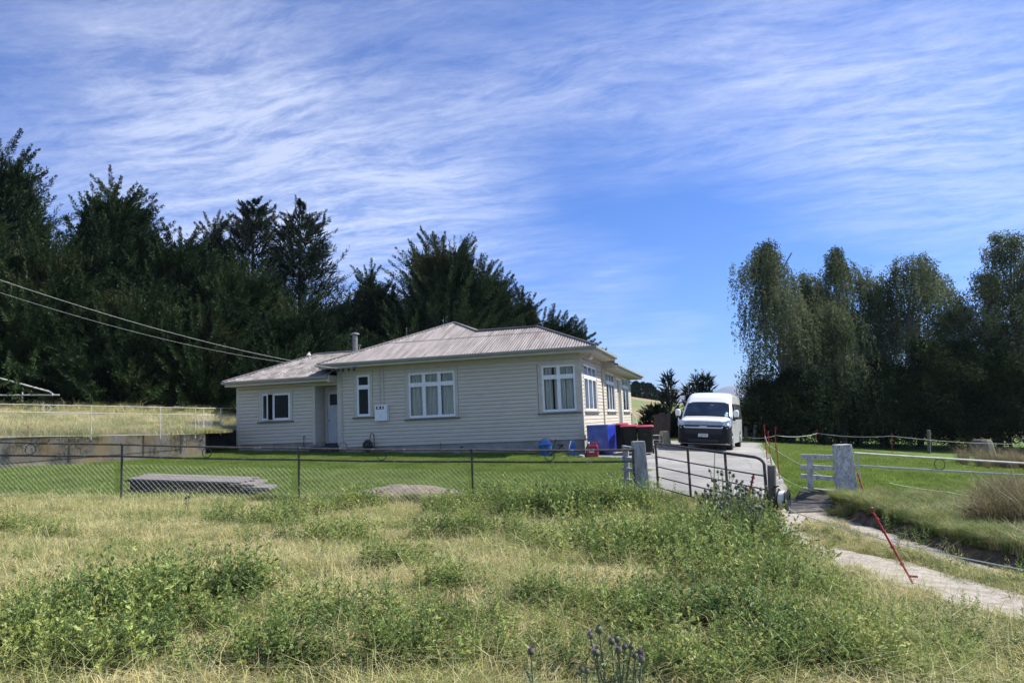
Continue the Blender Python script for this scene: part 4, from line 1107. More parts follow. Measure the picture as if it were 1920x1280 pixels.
# ------------------------------------------------------------------ bins and yard clutter by the house corner
def bin_(loc, rz, label, num):
    t = thing('wheelie_bin', label, 'wheelie bin', loc, rz, 'red lidded wheelie bins at the house corner')
    mb = MB(); V = []
    for z, w, d in ((.06, .20, .24), (.10, .215, .26), (.86, .27, .33), (.90, .29, .35), (.94, .29, .35)):
        k = .05
        V.append([(-w+k, -d, z), (w-k, -d, z), (w, -d+k, z), (w, d-k, z), (w-k, d, z), (-w+k, d, z), (-w, d-k, z), (-w, -d+k, z)])
    for r_ in V: mb.v += r_
    for i in range(len(V)-1):
        for k in range(8): mb.f.append((i*8+k, i*8+(k+1) % 8, (i+1)*8+(k+1) % 8, (i+1)*8+k))
    mb.f.append(tuple(range(8))[::-1]); mb.f.append(tuple(range(32, 40)))
    mb.box((-.17, -.262-.03, .28), (-.14, -.24, .72)); mb.box((.14, -.292, .28), (.17, -.24, .72))
    obj('bin_body', mb, m_plast_b, t, smooth=True, ang=30, local=True)
    mb = MB(); rows = []
    for a in np.linspace(0, 1, 7):
        z = .945+.055*sin(pi*min(a, .96)**.8)*1.0; rows.append((-.375+.75*a, z))
    for y, z in rows: mb.v += [(-.30, y, z-.03), (-.24, y, z), (.24, y, z), (.30, y, z-.03)]
    mb.v += [(-.30, rows[0][0], .925), (.30, rows[0][0], .925)]
    for i in range(6):
        for k in range(3): a = i*4+k; mb.f.append((a, a+1, a+5, a+4))
    for i in range(6):
        a, b = i*4, (i+1)*4; o = len(mb.v)
        for q in (0, 3):
            o = len(mb.v); mb.v += [(mb.v[a+q][0], mb.v[a+q][1], .932), (mb.v[b+q][0], mb.v[b+q][1], .932)]
            mb.f.append((a+q, b+q, o+1, o) if q == 0 else (b+q, a+q, o, o+1))
    o = len(mb.v); mb.v += [(-.30, -.375, .932), (.30, -.375, .932)]; mb.f.append((o, o+1, 3, 2, 1, 0))
    obj('lid', mb, m_redl, t, ang=30, local=True)
    mb = MB(); mb.tube([(-.24, .385, .93), (.24, .385, .93)], .018, 8); obj('handle', mb, m_plast_b, t, local=True)
    for s0 in (-1, 1):
        mb = MB(); mb.lathe([(.04, -.025), (.10, -.03), (.10, .03), (.04, .025)], (s0*.235, .28, .10), (1, 0, 0), 18); obj('wheel', mb, m_tyre, t, local=True)
    if num: text_mesh('bin_number', num, .11, m_textw, t, (.02, -.262-.045*0-.012-.036, .72), (radians(90-5), 0, 0))
    return t
b1, b2, b3 = PD(1182, 846, 25.6), PD(1212, 847, 25.4), PD(1164, 843, 26.6)
bin_((b1[0], b1[1], h1(b1[0], b1[1])+.045), radians(8), 'middle dark wheelie bin with a red lid, standing between its two neighbours', '127')
bin_((b2[0], b2[1], h1(b2[0], b2[1])+.04), radians(4), 'right hand dark wheelie bin with a red lid, nearest the driveway', '221')
bin_((b3[0], b3[1]+.1, h1(b3[0], b3[1])+.05), radians(12), 'dark wheelie bin with a red lid partly hidden behind the blue bin', None)
# big blue bulk bin
c0, c1 = PD(1107, 845, 25.5), PD(1145, 845, 25.3)
cz = h1(c0[0], c0[1])+.05
t = thing('bulk_bin', 'large square blue plastic bulk bin with cloudy walls beside the wheelie bins', 'bin', ((c0[0]+c1[0])/2, c0[1]+.45, cz), radians(-9))
mb = MB(); w, d = .365, .46
mb.box((-w, -d, .10), (w, d, .16)); 
for a, b in (((-w, -d, .16), (w, -d+.02, .94)), ((-w, d-.02, .16), (w, d, .94)), ((-w, -d+.02, .16), (-w+.02, d-.02, .94))): mb.box(a, b)
for z in (.40, .93): mb.box((-w-.015, -d-.015, z), (w+.015, -d, z+.05))
for x in (-w-.012, w-.03): mb.box((x, -d-.013, .16), (x+.042, -d-.001, .93))
obj('bin_body', mb, m_blued, t, smooth=False, local=True)
mb = MB(); mb.box((w-.02, -d+.02, .16), (w, d-.02, .94)); mb.box((w, -d, .10), (w+.012, d, .98)); obj('side_panel', mb, m_blue, t, smooth=False, local=True)
mb = MB(); mb.box((-w-.02, -d-.02, .98), (w+.02, d+.02, 1.005)); obj('rim', mb, mat('pale_blue_rim', (.25, .36, .60), (.18, .26, .46), 4, .4), t, smooth=False, local=True)
mb = MB()
for x in (-w+.05, -.06, w-.14):
    mb.box((x, -d, 0), (x+.1, d, .10))
obj('foot', mb, m_blue, t, smooth=False, local=True)
# fuel can
p = PD(1111, 852.5, 24.7); p[2] = h1(p[0], p[1]); t = thing('jerry_can', 'red plastic jerry can with a white label at the house corner', 'jerry can', (p[0], p[1], p[2]+.03), radians(4))
mb = MB(); mb.prism([(-.17, .0), (.17, .0), (.19, .02), (.19, .36), (.16, .40), (-.10, .40), (-.17, .34), (-.19, .30), (-.19, .02)], (0, -.11, 0), (1, 0, 0), (0, 0, 1), (0, .22, 0))
cb = obj('can_body', mb, m_red, t, smooth=False, local=True)
bv = cb.modifiers.new('bevel', 'BEVEL'); bv.width = .015; bv.segments = 2
mb = MB(); mb.tube([(-.02, 0, .40), (-.02, 0, .47), (.04, 0, .48), (.14, 0, .47), (.15, 0, .40)], .018, 8); obj('handle', mb, m_red, t, local=True)
mb = MB(); mb.lathe([(.03, 0), (.03, .05), (.038, .05), (.038, .08), (.01, .085)], (-.135, 0, .36), n=14); obj('cap', mb, m_black, t, local=True)
mb = MB(); mb.box((-.10, -.116, .17), (.08, -.1105, .28)); obj('can_label', mb, m_wlabel, t, smooth=False, local=True)
# second can and rag behind it
p = PD(1103, 850, 24.8); p[2] = h1(p[0], p[1]); t = thing('oil_bottle', 'small dark oil bottle with white cap just behind the red jerry can', 'bottle', (p[0]-.02, p[1]+.2, p[2]+.03))
mb = MB(); mb.lathe([(.09, 0), (.10, .02), (.10, .30), (.05, .38), (.035, .40), (.035, .44)], n=16); obj('bottle_body', mb, m_black, t, local=True)
mb = MB(); mb.lathe([(.04, .44), (.045, .44), (.045, .50), (.01, .505)], n=14); obj('cap', mb, m_wlabel, t, local=True)
# blue bucket
p = PD(1022, 848, 25.3); gz = h1(p[0], p[1]); t = thing('bucket', 'large blue plastic bucket leaning against the house foundation', 'bucket', (p[0], p[1]+.1, gz))
mb = MB(); mb.lathe([(.17, .0), (.20, .05), (.235, .40), (.255, .42), (.255, .44), (.235, .44), (.225, .38), (.16, .03)], n=26); obj('bucket_body', mb, m_bluek, t, local=True)
mb = MB(); mb.tube([(-.25, .0, .42)]+[(-.25*cos(a), .12*sin(a), .42+.22*sin(a)) for a in np.linspace(.2, pi-.2, 12)]+[(.25, 0, .42)], .008, 6); obj('handle', mb, m_black, t, local=True)
# tilted blue lid behind the bucket
mb = MB(); c = np.array([p[0]-.10, p[1]+.42, gz+.40]); mb.lathe([(.21, 0), (.22, .02), (.22, .035), (.20, .04), (.02, .04)], c, unit(np.array([.1, -1, .35])), 26)
tag(obj('round_lid', mb, m_bluek), 'round blue lid standing on edge behind the blue bucket', 'lid')
# folding stand
p = PD(1052, 848, 25.2); gz = h1(p[0], p[1]); t = thing('folding_stand', 'low black folding stand with crossed legs beside the blue bucket', 'folding stand', (p[0], p[1], gz))
mb = MB()
for y in (-.12, .16):
    mb.tube([(-.42, y, .03), (.10, y, .44)], .013, 6); mb.tube([(.30, y, .03), (-.05, y, .44)], .013, 6)
mb.tube([(-.33, .2, .30), (-.20, .2, .62)], .013, 6)
obj('leg', mb, m_black, t, local=True)
mb = MB(); mb.box((-.10, -.14, .42), (.14, .18, .45)); obj('seat', mb, m_black, t, smooth=False, local=True)
# blue sled leaning and tray lying
p = PD(1071, 847, 25.4); gz = h1(p[0], p[1])
mb = MB(); mb.prism([(-.11, 0), (.11, 0), (.10, .35), (.05, .55), (.0, .60), (-.05, .55), (-.10, .35)], (p[0], p[1]+.15, gz), (1, .15, 0), (0, .35, .94), (0, .035, 0)); 
o = tag(obj('boogie_board', mb, m_bluek), 'narrow blue board with a white edge leaning on the foundation', 'board')
mb = MB(); mb.tube([(p[0]-.12, p[1]+.14, gz), (p[0]-.11, p[1]+.27, gz+.34), (p[0]-.05, p[1]+.34, gz+.53)], .012, 6); obj('edge_strip', mb, m_white, o)
p = PD(1083, 850, 25.0); gz = h1(p[0], p[1])+.02; mb = MB(); mb.beam((p[0]-.3, p[1], gz+.14), (p[0]+.34, p[1]-.05, gz+.02), .30, .02); mb.beam((p[0]-.3, p[1]-.16, gz+.17), (p[0]+.34, p[1]-.21, gz+.05), .02, .05)
tag(obj('plastic_tray', mb, m_bluek, smooth=False), 'flat blue plastic tray lying on the grass beside the path', 'tray')
p = PD(1090, 851, 24.6); mb = MB(); mb.lathe([(.10, 0), (.12, .02), (.11, .09), (.06, .12), (.01, .125)], (p[0], p[1], h1(p[0], p[1])+.02), n=14)
tag(obj('garden_ball', mb, m_stump), 'small faded ball on the lawn edge in front of the blue tray', 'ball')
# hose reel cart
p = PD(691, 846, 28.1); gz = h1(p[0], p[1]); t = thing('hose_reel', 'black garden hose reel with a tall handle standing against the wall below the meter box', 'hose reel', (p[0], YF-.32, h1(p[0], YF-.3)))
mb = MB(); mb.ring((0, .0, .30), .17, .055, (.15, 1, 0), 28, 10); mb.ring((0, -.03, .30), .09, .05, (.15, 1, 0), 24, 8); mb.lathe([(.04, -.12), (.10, -.1), (.1, .1), (.04, .12)], (0, 0, .30), (.15, 1, 0), 20); obj('hose', mb, m_black, t, local=True)
mb = MB(); mb.tube([(.02, .1, .3), (.05, .14, .70), (.09, .14, .76), (.17, .14, .75), (.20, .14, .66), (.22, .12, .15)], .014, 6); obj('handle', mb, m_black, t, local=True)
mb = MB(); mb.tube([(-.2, -.1, .02), (-.1, 0, .3)], .014, 6); mb.tube([(.2, -.1, .02), (.1, 0, .3)], .014, 6); mb.box((-.22, -.12, 0), (.22, .14, .05)); obj('stand', mb, m_black, t, local=True)
# plant hoop, stake tools
p = PD(652, 846, 28.6); gz = h1(p[0], YF-.35)
mb = MB(); mb.tube([(p[0]-.24, YF-.35, gz), (p[0]-.20, YF-.35, gz+.30), (p[0]-.1, YF-.35, gz+.42), (p[0]+.05, YF-.35, gz+.43), (p[0]+.15, YF-.35, gz+.30), (p[0]+.10, YF-.5, gz)], .012, 6)
tag(obj('garden_hoop', mb, m_black), 'thin dark wire hoop in the grass beside the back step', 'garden hoop')
p = PD(580, 847, 29.3); gz = h1(p[0], YF-.2)
mb = MB(); mb.tube([(p[0], YF-.2, gz), (p[0]-.02, YF-.14, gz+.62)], .015, 6); mb.tube([(p[0]-.06, YF-.14, gz+.63), (p[0]+.04, YF-.14, gz+.63)], .018, 6); mb.tube([(p[0]+.02, YF-.2, gz+.3), (p[0]+.18, YF-.3, gz+.02)], .01, 5)
tag(obj('garden_tap', mb, m_black), 'dark standpipe tap against the wing wall left of the back step', 'tap')
p = PD(857, 845, 26.8); gz = h1(p[0], YF-.15)
mb = MB(); mb.tube([(p[0], YF-.15, gz), (p[0], YF-.12, gz+.26)], .012, 6); mb.tube([(p[0]-.06, YF-.13, gz+.26), (p[0]+.08, YF-.13, gz+.26)], .02, 6)
tag(obj('garden_tap', mb, m_black), 'short dark garden tap low on the foundation right of the three light window', 'tap')
p = PD(819, 845, 27.1); gz = h1(p[0], YF-.15)
mb = MB(); mb.tube([(p[0], YF-.12, gz), (p[0], YF-.1, gz+.42)], .008, 6)
tag(obj('garden_stake', mb, m_black), 'single thin dark stake against the foundation below the three light window', 'stake')
# boards, crate and stump behind the bins
p = PD(1243, 832, 31); gz = h1(p[0], p[1])
t = thing('plank_stack', 'dark weathered planks leaning upright behind the wheelie bins', 'plank stack', (p[0], p[1], gz))
for k, (x, w, h, l) in enumerate(((-.28, .22, 1.28, .16), (-.05, .24, 1.34, .12), (.18, .22, 1.26, .10))):
    mb = MB(); mb.obox((x-w/2+.0, .0, 0), (w, 0, 0), (.06, .3, h), (0, -.04, .01)); obj('plank', mb, m_woodd, t, smooth=False, local=True)
p = PD(1247, 836, 30); gz = h1(p[0], p[1])
mb = MB(); mb.lathe([(.30, -.05), (.25, .08), (.22, .3), (.19, .52), (.17, .60), (.02, .60)], (p[0], p[1], gz), n=12)
tag(obj('tree_stump', mb, m_stump, ang=25), 'pale sawn log standing on end beside the van', 'log')
p = PD(1232, 834, 28.5); gz = h1(p[0], p[1])
t = thing('wire_rack', 'small white wire rack between the bins and the pale log', 'rack', (p[0], p[1], gz))
mb = MB()
for z in (.12, .30, .48): mb.box((-.18, -.12, z), (.18, .12, z+.018))
obj('shelf', mb, m_white, t, smooth=False, local=True)
mb = MB()
for x in (-.17, .17):
    for y in (-.11, .11): mb.tube([(x, y, 0), (x, y, .52)], .01, 5)
obj('leg', mb, m_black, t, local=True)

# ------------------------------------------------------------------ fences, posts and gate
def wire_mesh(mb, P, L, zb, zt, step, r, bold=1.0):
    """diamond wires between bottom zb(s) and top zt(s); P(s) gives xy, s in 0..L"""
    def seg(s0, s1, a0, a1, rr):
        if s0 < 0:
            a0 += (a1-a0)*(-s0)/(s1-s0); s0 = 0
        if s1 > L:
            a1 = a0+(a1-a0)*(L-s0)/(s1-s0); s1 = L
        if s1-s0 < .01 and s1 >= s0: return
        p0, p1 = P(s0), P(s1); z0 = zb(s0)+(zt(s0)-zb(s0))*a0; z1 = zb(s1)+(zt(s1)-zb(s1))*a1
        mb.tube([(*p0, z0), (*p1, z1)], rr, 3, cap=False)
    h = zt(L/2)-zb(L/2); run = h*1.0; s = -run
    while s < L:
        if s+run > 0:
            seg(s, s+run, 1, 0, r*bold)
            seg(s, s+run, 0, 1, r)
        s += step
def pathfn(pts):
    pts = np.array([p[:2] for p in pts]); d = np.concatenate([[0], np.cumsum(np.linalg.norm(np.diff(pts, axis=0), axis=1))])
    return (lambda s: np.array([np.interp(s, d, pts[:, 0]), np.interp(s, d, pts[:, 1])])), d
# front fence (dark pipe and chain link)
fx_ = [(-330, 8), (-101, 6), (229, 0), (560, 0), (884, 0), (1187, 0)]
FT = [(-101-330, 822.5), (-101, 825.5), (229, 833), (560, 840), (884, 843), (1187, 843)]
tops = [PD(x, y, 16.0+.0*i) for i, (x, y) in enumerate(FT)]
tops[-1] = PD(1187, 843, 16.1)
mids = [PD(x, y+yo, 16.0) for (x, y), yo in zip(FT, (26, 25, 22, 21.5, 22, 22))]
for a, b in zip(mids, tops): a[:2] = b[:2]
bots = [np.array([p[0], p[1], p[2]-q]) for p, q in zip(tops, (1.19, 1.19, 1.17, 1.13, 1.12, 1.12))]
fence = thing('pipe_fence', 'dark rusty pipe fence with chain link along the front of the lawn', 'fence', (*bots[2][:2], bots[2][2]))
for L_, nm in ((tops, 'top_rail'), (mids, 'middle_rail'), (bots, 'bottom_rail')):
    pts = [L_[0]]
    for a, b in zip(L_[:-1], L_[1:]):
        for q in (.33, .66, 1): pts.append(a*(1-q)+b*q+np.array([0, 0, -.012 if q < 1 else 0]))
    mb = MB(); mb.tube(pts, .021 if nm != 'bottom_rail' else .016, 8); obj(nm, mb, m_pipe, fence)
for i in range(len(tops)):
    mb = MB(); mb.tube([tops[i], np.array([*tops[i][:2], bots[i][2]-.25])], .024 if i < 5 else .03, 8); mb.tube([tops[i]+np.array([-.03, 0, -.0]), tops[i]+np.array([.03, 0, 0])], .032, 8); obj('post', mb, m_pipe, fence)
for i in range(len(tops)-1):
    a = .48 if i > 0 else .5
    c = (tops[i]*(1-a)+tops[i+1]*a+mids[i]*(1-a)+mids[i+1]*a)/2; d = unit(tops[i+1][:2]-tops[i][:2]); hh = (tops[i][2]+tops[i+1][2]-mids[i][2]-mids[i+1][2])/4
    mb = MB(); mb.ring(c+np.array([0, 0, -.012]), hh-.025, .010, (-d[1], d[0], 0), 28, 6); obj('rail_ring', mb, m_pipe, fence)
Pf, dd = pathfn(tops); Zb = lambda s: np.interp(s, dd, [b[2]+.02 for b in bots]); Zt = lambda s: np.interp(s, dd, [b[2]-.02 for b in mids])
mb = MB(); wire_mesh(mb, Pf, dd[-1], Zb, Zt, .105, .0006, 2.7); obj('chain_link', mb, m_galv, fence, smooth=False)
# left white fence on the retaining wall
def pipefence(name, label, T, yo, drop, posts, rings, m, rr=.012, mesh=True, base=None, mstep=.085, pr=.018):
    T = [np.array(p) for p in T]; Mi = [p-np.array([0, 0, q]) for p, q in zip(T, yo)]; B = [p-np.array([0, 0, q]) for p, q in zip(T, drop)]
    t = thing(name, label, 'fence', (*B[0][:2], B[0][2]))
    P_, d_ = pathfn(T)
    for L_, nm in ((T, 'top_rail'), (Mi, 'middle_rail')): mb = MB(); mb.tube(L_, rr, 7); obj(nm, mb, m, t)
    fT = lambda s: np.interp(s, d_, [q[2] for q in T]); fM = lambda s: np.interp(s, d_, [q[2] for q in Mi]); fB = lambda s: np.interp(s, d_, [q[2] for q in B])
    for s in posts:
        mb = MB(); p = P_(s); mb.tube([(*p, fT(s)), (*p, fB(s)-.12)], pr, 7); obj('post', mb, m, t)
    for s in rings:
        p = P_(s); e = P_(s+.05)-P_(s-.05); e = unit(e); mb = MB(); mb.ring((*p, (fT(s)+fM(s))/2), (fT(s)-fM(s))/2-.015, .009, (-e[1], e[0], 0), 24, 6); obj('rail_ring', mb, m, t)
    if mesh:
        mb = MB(); mb.tube([(*P_(s), fB(s)+.02) for s in np.linspace(0, d_[-1], 12)], .008, 5); wire_mesh(mb, P_, d_[-1], lambda s: fB(s)+.02, fM, mstep, .0022, 1.0); obj('chain_link', mb, m, t, smooth=False)
    return t
top0, top1 = PD(0, 757, 23.9), PD(367, 764.5, 27.3)
dd0 = (top0-top1); L01 = np.linalg.norm(dd0[:2]); ex = top0+dd0*.9
pipefence('white_pipe_fence', 'white pipe and chain link fence standing on the lichened retaining wall', [ex, top0, top1], [.26, .25, .25], [1.10, 1.08, .98],
          [L01*.9*.35, L01*.9+L01*.435, L01*.9+L01*.80, L01*1.9-.01], [L01*.9*.7, L01*.9+L01*.215], m_wpipe, pr=.014)
e1, e2, e3 = PD(367, 764.5, 27.3), PD(412, 765, 29.5), PD(447, 765.5, 31.5)
e3b = e3+(e3-e2)*1.5
pipefence('white_pipe_fence', 'short white pipe fence running behind the corner of the house wing', [e1+np.array([-.05, .1, 0]), e2, e3, e3b], [.25]*4, [.98, .95, .9, .85], [.62, 2.2, 4.5], [], m_wpipe, mesh=True)
# sloping white rail further up the hill
a, b, c, d = PD(-60, 693, 33), PD(92, 733.5, 33), PD(98, 737, 33), PD(99, 742, 33)
t = thing('pipe_gate', 'white pipe gate leaning on the hillside at the far left under the trees', 'gate', (*d[:2], hz(*d[:2])))
mb = MB(); mb.tube([a, b, c, d], .035, 8); obj('top_rail', mb, m_wpipe, t)
mb = MB(); mb.tube([PD(-80, 741, 33), PD(111, 740, 33)], .03, 8); obj('bottom_rail', mb, m_wpipe, t)
mb = MB(); mb.tube([PD(42, 735, 33), PD(42, 752, 33)], .03, 8); obj('post', mb, m_wpipe, t)

# concrete gate posts
def cpost(name, label, p0, w0, w1, dep, h, m, lean=(0, 0)):
    t = MB(); b = .3
    V = []
    for z, w in ((-b, w0), (0, w0), (h*.5, (w0+w1)/2), (h-.015, w1), (h, w1-.02)):
        ox, oy = lean[0]*max(z, 0), lean[1]*max(z, 0); c_, s_ = cos(YAW), sin(YAW)
        for sx, sy in ((-1, -1), (1, -1), (1, 1), (-1, 1)):
            x, y = sx*w/2+ox, sy*dep/2+oy; V.append((p0[0]+c_*x-s_*y, p0[1]+s_*x+c_*y, p0[2]+z))
    t.v = V
    for i in range(4):
        for k in range(4): t.f.append((i*4+k, i*4+(k+1) % 4, (i+1)*4+(k+1) % 4, (i+1)*4+k))
    t.f.append((16, 17, 18, 19)); t.f.append((3, 2, 1, 0))
    o = obj(name, t, m, smooth=False); bv = o.modifiers.new('bevel', 'BEVEL'); bv.width = .012; bv.segments = 2
    return tag(o, label, 'gate post', 'concrete gate posts')
p = PD(1204, 938, 16.2); cpost('gate_post', 'mossy topped grey concrete gate post at the end of the pipe fence', (p[0], p[1], p[2]), .35, .27, .24, 1.29, m_conc, (-.012, 0))
p = PD(1590, 945, 15.8); cpost('gate_post', 'white streaked concrete gate post right of the driveway beside the slatted wing', (p[0], p[1], p[2]), .40, .325, .26, 1.27, m_concw, (-.015, 0))
# slatted concrete wing right of the driveway
q0 = PD(1502, 925, 16.6); qz = h1(q0[0], q0[1]); q1 = PD(1574, 940, 15.9)
t = thing('concrete_wing', 'whitewashed concrete panel of four slats beside the driveway entrance', 'fence panel', (q0[0], q0[1], qz))
for y0_, y1_ in ((855, 857), (874.5, 878), (892, 898), (917, 923)):
    mb = MB(); mb.beam(PD(1502 if y0_ < 900 else 1506, y0_, 16.6), PD(1577, y1_, 15.95), .07, .095 if y0_ < 900 else .085); obj('slat', mb, m_concw, t, smooth=False)
mb = MB(); a = PD(1518, 858, 16.42); b = PD(1520, 926, 16.42); mb.beam(b-np.array([0, 0, .1]), a, .125, .07, up=(0, 1, 0)); obj('upright', mb, m_concw, t, smooth=False)
mb = MB(); a = PD(1569, 858, 15.98+.09); b = PD(1573, 930, 15.98+.09); mb.beam(b-np.array([0, 0, .1]), a, .09, .07, up=(0, 1, 0)); obj('upright', mb, m_concw, t, smooth=False)
# slatted wing left of the driveway, seen nearly end on
t = thing('concrete_wing', 'narrow grey concrete panel seen almost end on behind the left gate post', 'fence panel', PD(1175, 925, 17.0))
mb = MB(); a = PD(1173.5, 838, 17.0); b = PD(1176, 925, 17.0); mb.beam(b-np.array([0, 0, .2]), a, .115, .10, up=(0, 1, 0)); obj('upright', mb, m_conc, t, smooth=False)
for y0_ in (838, 858, 878, 899):
    mb = MB(); mb.beam(PD(1168, y0_, 17.1), PD(1194, y0_+4.5, 16.5), .06, .085); obj('slat', mb, m_conc, t, smooth=False)
# pipe gate, standing open towards the camera
GL, GR = 16.6, 12.7
gt = thing('pipe_gate', 'dark rusty five bar pipe gate standing open beside the driveway', 'gate', PD(1229, 912, GL))
def gp2(t, f):
    """t along the gate 0 hinge .. 1 latch, f 0 top .. 1 bottom"""
    x = 1228+(1430-1228)*0; a, b = PD(1229, 831, GL), PD(1432, 859, GR)
    p = a*(1-t)+b*t; return p-np.array([0, 0, f*(.97*(1-t)+1.0*t)])
mb = MB(); pts = [gp2(0, 0), gp2(.33, 0), gp2(.66, 0), gp2(.93, 0)]
for a in (15, 40, 65, 90): pts.append(gp2(.93+.07*sin(radians(a)), .10*(1-cos(radians(a)))))
pts.append(gp2(1.0, 1.0)); mb.tube(pts, .027, 8); obj('frame', mb, m_pipe, gt)
mb = MB(); mb.tube([gp2(0, -.02), gp2(0, 1.0)], .028, 8); obj('hinge_stile', mb, m_pipe, gt)
for f_ in (.30, .53, .76, 1.0):
    mb = MB(); mb.tube([gp2(0, f_), gp2(.33, f_)-np.array([0, 0, .004]), gp2(.66, f_)-np.array([0, 0, .006]), gp2(1.0, f_)], .014, 7); obj('bar', mb, m_pipe, gt)
for t_ in (.355, .70):
    mb = MB(); mb.tube([gp2(t_, 0), gp2(t_, 1.0)], .026, 7); obj('upright', mb, m_pipe, gt)
# timber prop the gate end rests against
p = PD(1447, 960, 12.6); pz = h1(p[0], p[1]); mb = MB(); mb.tube([(p[0], p[1], pz-.2), PD(1446.5, 872, 12.6)], [.075, .072], 10); 
tag(obj('timber_post', mb, m_post), 'short dark timber post at the swinging end of the pipe gate', 'post')
# electric fence reel
c = PD(1468, 936, 12.3); ax = unit(np.array([.93, -.35, -.05]))
t = thing('fence_reel', 'black and white electric fence reel hanging at the end of the gate', 'fence reel', c)
for k, o_ in enumerate((-.075, .075)):
    mb = MB(); mb.lathe([(.02, -.008), (.17, -.010), (.175, .0), (.17, .010), (.02, .008)], c+ax*o_, ax, 28); mb.ring(c+ax*o_, .17, .012, ax, 28, 6); obj('flange', mb, m_black, t)
mb = MB(); mb.lathe([(.10, -.068), (.135, -.05), (.14, 0), (.135, .05), (.10, .068)], c, ax, 28); obj('wound_tape', mb, m_tape, t)
mb = MB(); mb.tube([c+ax*.1, c+ax*.12+np.array([0, 0, .1])], .012, 6); mb.tube([c-ax*.1, c-ax*.16+np.array([0, 0, .16]), c-ax*.05+np.array([0, 0, .22]), c+np.array([-.12, .1, .20])], .012, 6); obj('handle', mb, m_black, t)

# right white pipe fence
rt = [PD(1601, 848.5, 15.7), PD(1760, 858.5, 15.75), PD(1920, 868, 15.8), PD(2300, 889, 15.8)]
t = pipefence('white_pipe_fence', 'two rail white pipe fence with one ring right of the driveway', rt, [.265, .26, .255, .25], [1.05]*4, [.08, 6.6], [1.83], m_wpipe, rr=.020, mesh=False)
for ch in t.children:
    if ch.name.startswith('rail_ring'): ch.data.materials[0] = m_pipe
# low hot wire in front of it and insulators
def strand(name, pts, r, label, sag=.02, m=m_tape, cat='fence wire'):
    out = []
    for a, b in zip(pts[:-1], pts[1:]):
        for q in np.linspace(0, 1, 10)[:-1]: out.append(np.array(a)*(1-q)+np.array(b)*q-np.array([0, 0, sag*4*q*(1-q)]))
    out.append(np.array(pts[-1])); mb = MB(); mb.tube(out, r, 5); return tag(obj(name, mb, m), label, cat)
strand('hot_wire', [PD(1668, 905, 14.9), PD(1780, 922, 14.9), PD(1860, 934, 14.9), PD(1990, 950, 14.9)], .0035, 'thin wire low across the long grass right of the white streaked gate post', .02)
# white tape running from the reel to the right
strand('electric_tape', [PD(1478, 953, 12.3), PD(1510, 967, 11.4), PD(1668, 1014, 9.6), PD(1925, 1068, 7.7), PD(2300, 1150, 6.1)], .007, 'long white electric tape stretched across the track to the right edge', .012)
# pigtail standards
def standard(base, tip, m, label, eye=True, r=.009, tread=True):
    t = thing('fence_standard', label, 'fence standard', base, group='pigtail fence standards')
    base, tip = np.array(base), np.array(tip); mb = MB(); mb.tube([base-(tip-base)*.03, tip], r, 7)
    d = unit(tip-base)
    for k in (.25, .5, .72, .9): c_ = base+(tip-base)*k; mb.tube([c_-d*.012, c_+d*.012], r*1.8, 7)
    obj('shaft', mb, m, t)
    if eye: mb = MB(); mb.ring(tip+d*.03, .03, .006, unit(np.array([.3, -1, 0])), 14, 5); obj('pigtail', mb, m, t)
    if tread: mb = MB(); c_ = base+(tip-base)*.08; mb.tube([c_, c_+np.array([.09, -.03, .0])], r*1.1, 6); obj('tread', mb, m, t)
    return t
standard(PD(1710, 1090, 8.75), PD(1637, 960, 8.9), m_stan, 'near red plastic standard leaning left over the white tape beside the track', r=.013)
standard(PD(1624, 938, 15.2), PD(1608, 886, 15.3), m_stano, 'orange standard leaning against the white streaked gate post', r=.016, eye=False)
standard(PD(1402, 938, 12.9), PD(1413, 890, 13.0), m_stan, 'short red standard leaning on the pipe gate', r=.018, eye=False)
def gst(px_, pyb, dxp, pyt, D, label, m=m_stan, r=.012):
    b = PD(px_, pyb, D); b[2] = h1(b[0], b[1]); tp = PD(px_+dxp, pyt, D); standard(b, tp, m, label, r=r); return tp
sA = gst(1438, 858, -5, 800, 24, 'tallest left red standard where the lawn meets the driveway edge')
sB = gst(1446, 866, -6, 812, 22, 'second red standard beside the driveway edge, its top lowest of the group')
sC = gst(1453.5, 846, .5, 803, 27, 'red standard furthest back in the group beside the driveway')
sD = gst(1461, 893, -5, 836, 19.5, 'nearest red standard of the group on the lawn beside the driveway')
sE = gst(1527, 838, 5, 808, 36, 'thin red standard alone on the lawn in front of the dark trees', r=.014)
sF = gst(1672, 845, 0, 815, 34, 'faint thin standard on the shaded edge of the right lawn', r=.012)
strand('fence_string', [PD(1400, 818, 40), sC-np.array([0, 0, .25]), sE-np.array([0, 0, .1]), sF-np.array([0, 0, .05]), PD(1930, 832, 32)], .007, 'pale string strung along the shaded far edge of the right lawn', .1)
strand('fence_string', [sA-np.array([0, 0, .3]), sB-np.array([0, 0, .35]), PD(1520, 880, 17.2), PD(1571, 902, 16.2)], .004, 'upper pale string dipping from the driveway standards to the slatted panel', .03)
strand('fence_string', [sB-np.array([0, 0, .6]), sD-np.array([0, 0, .75]), PD(1508, 915, 17)], .004, 'lower pale string near the lawn beside the driveway', .03)
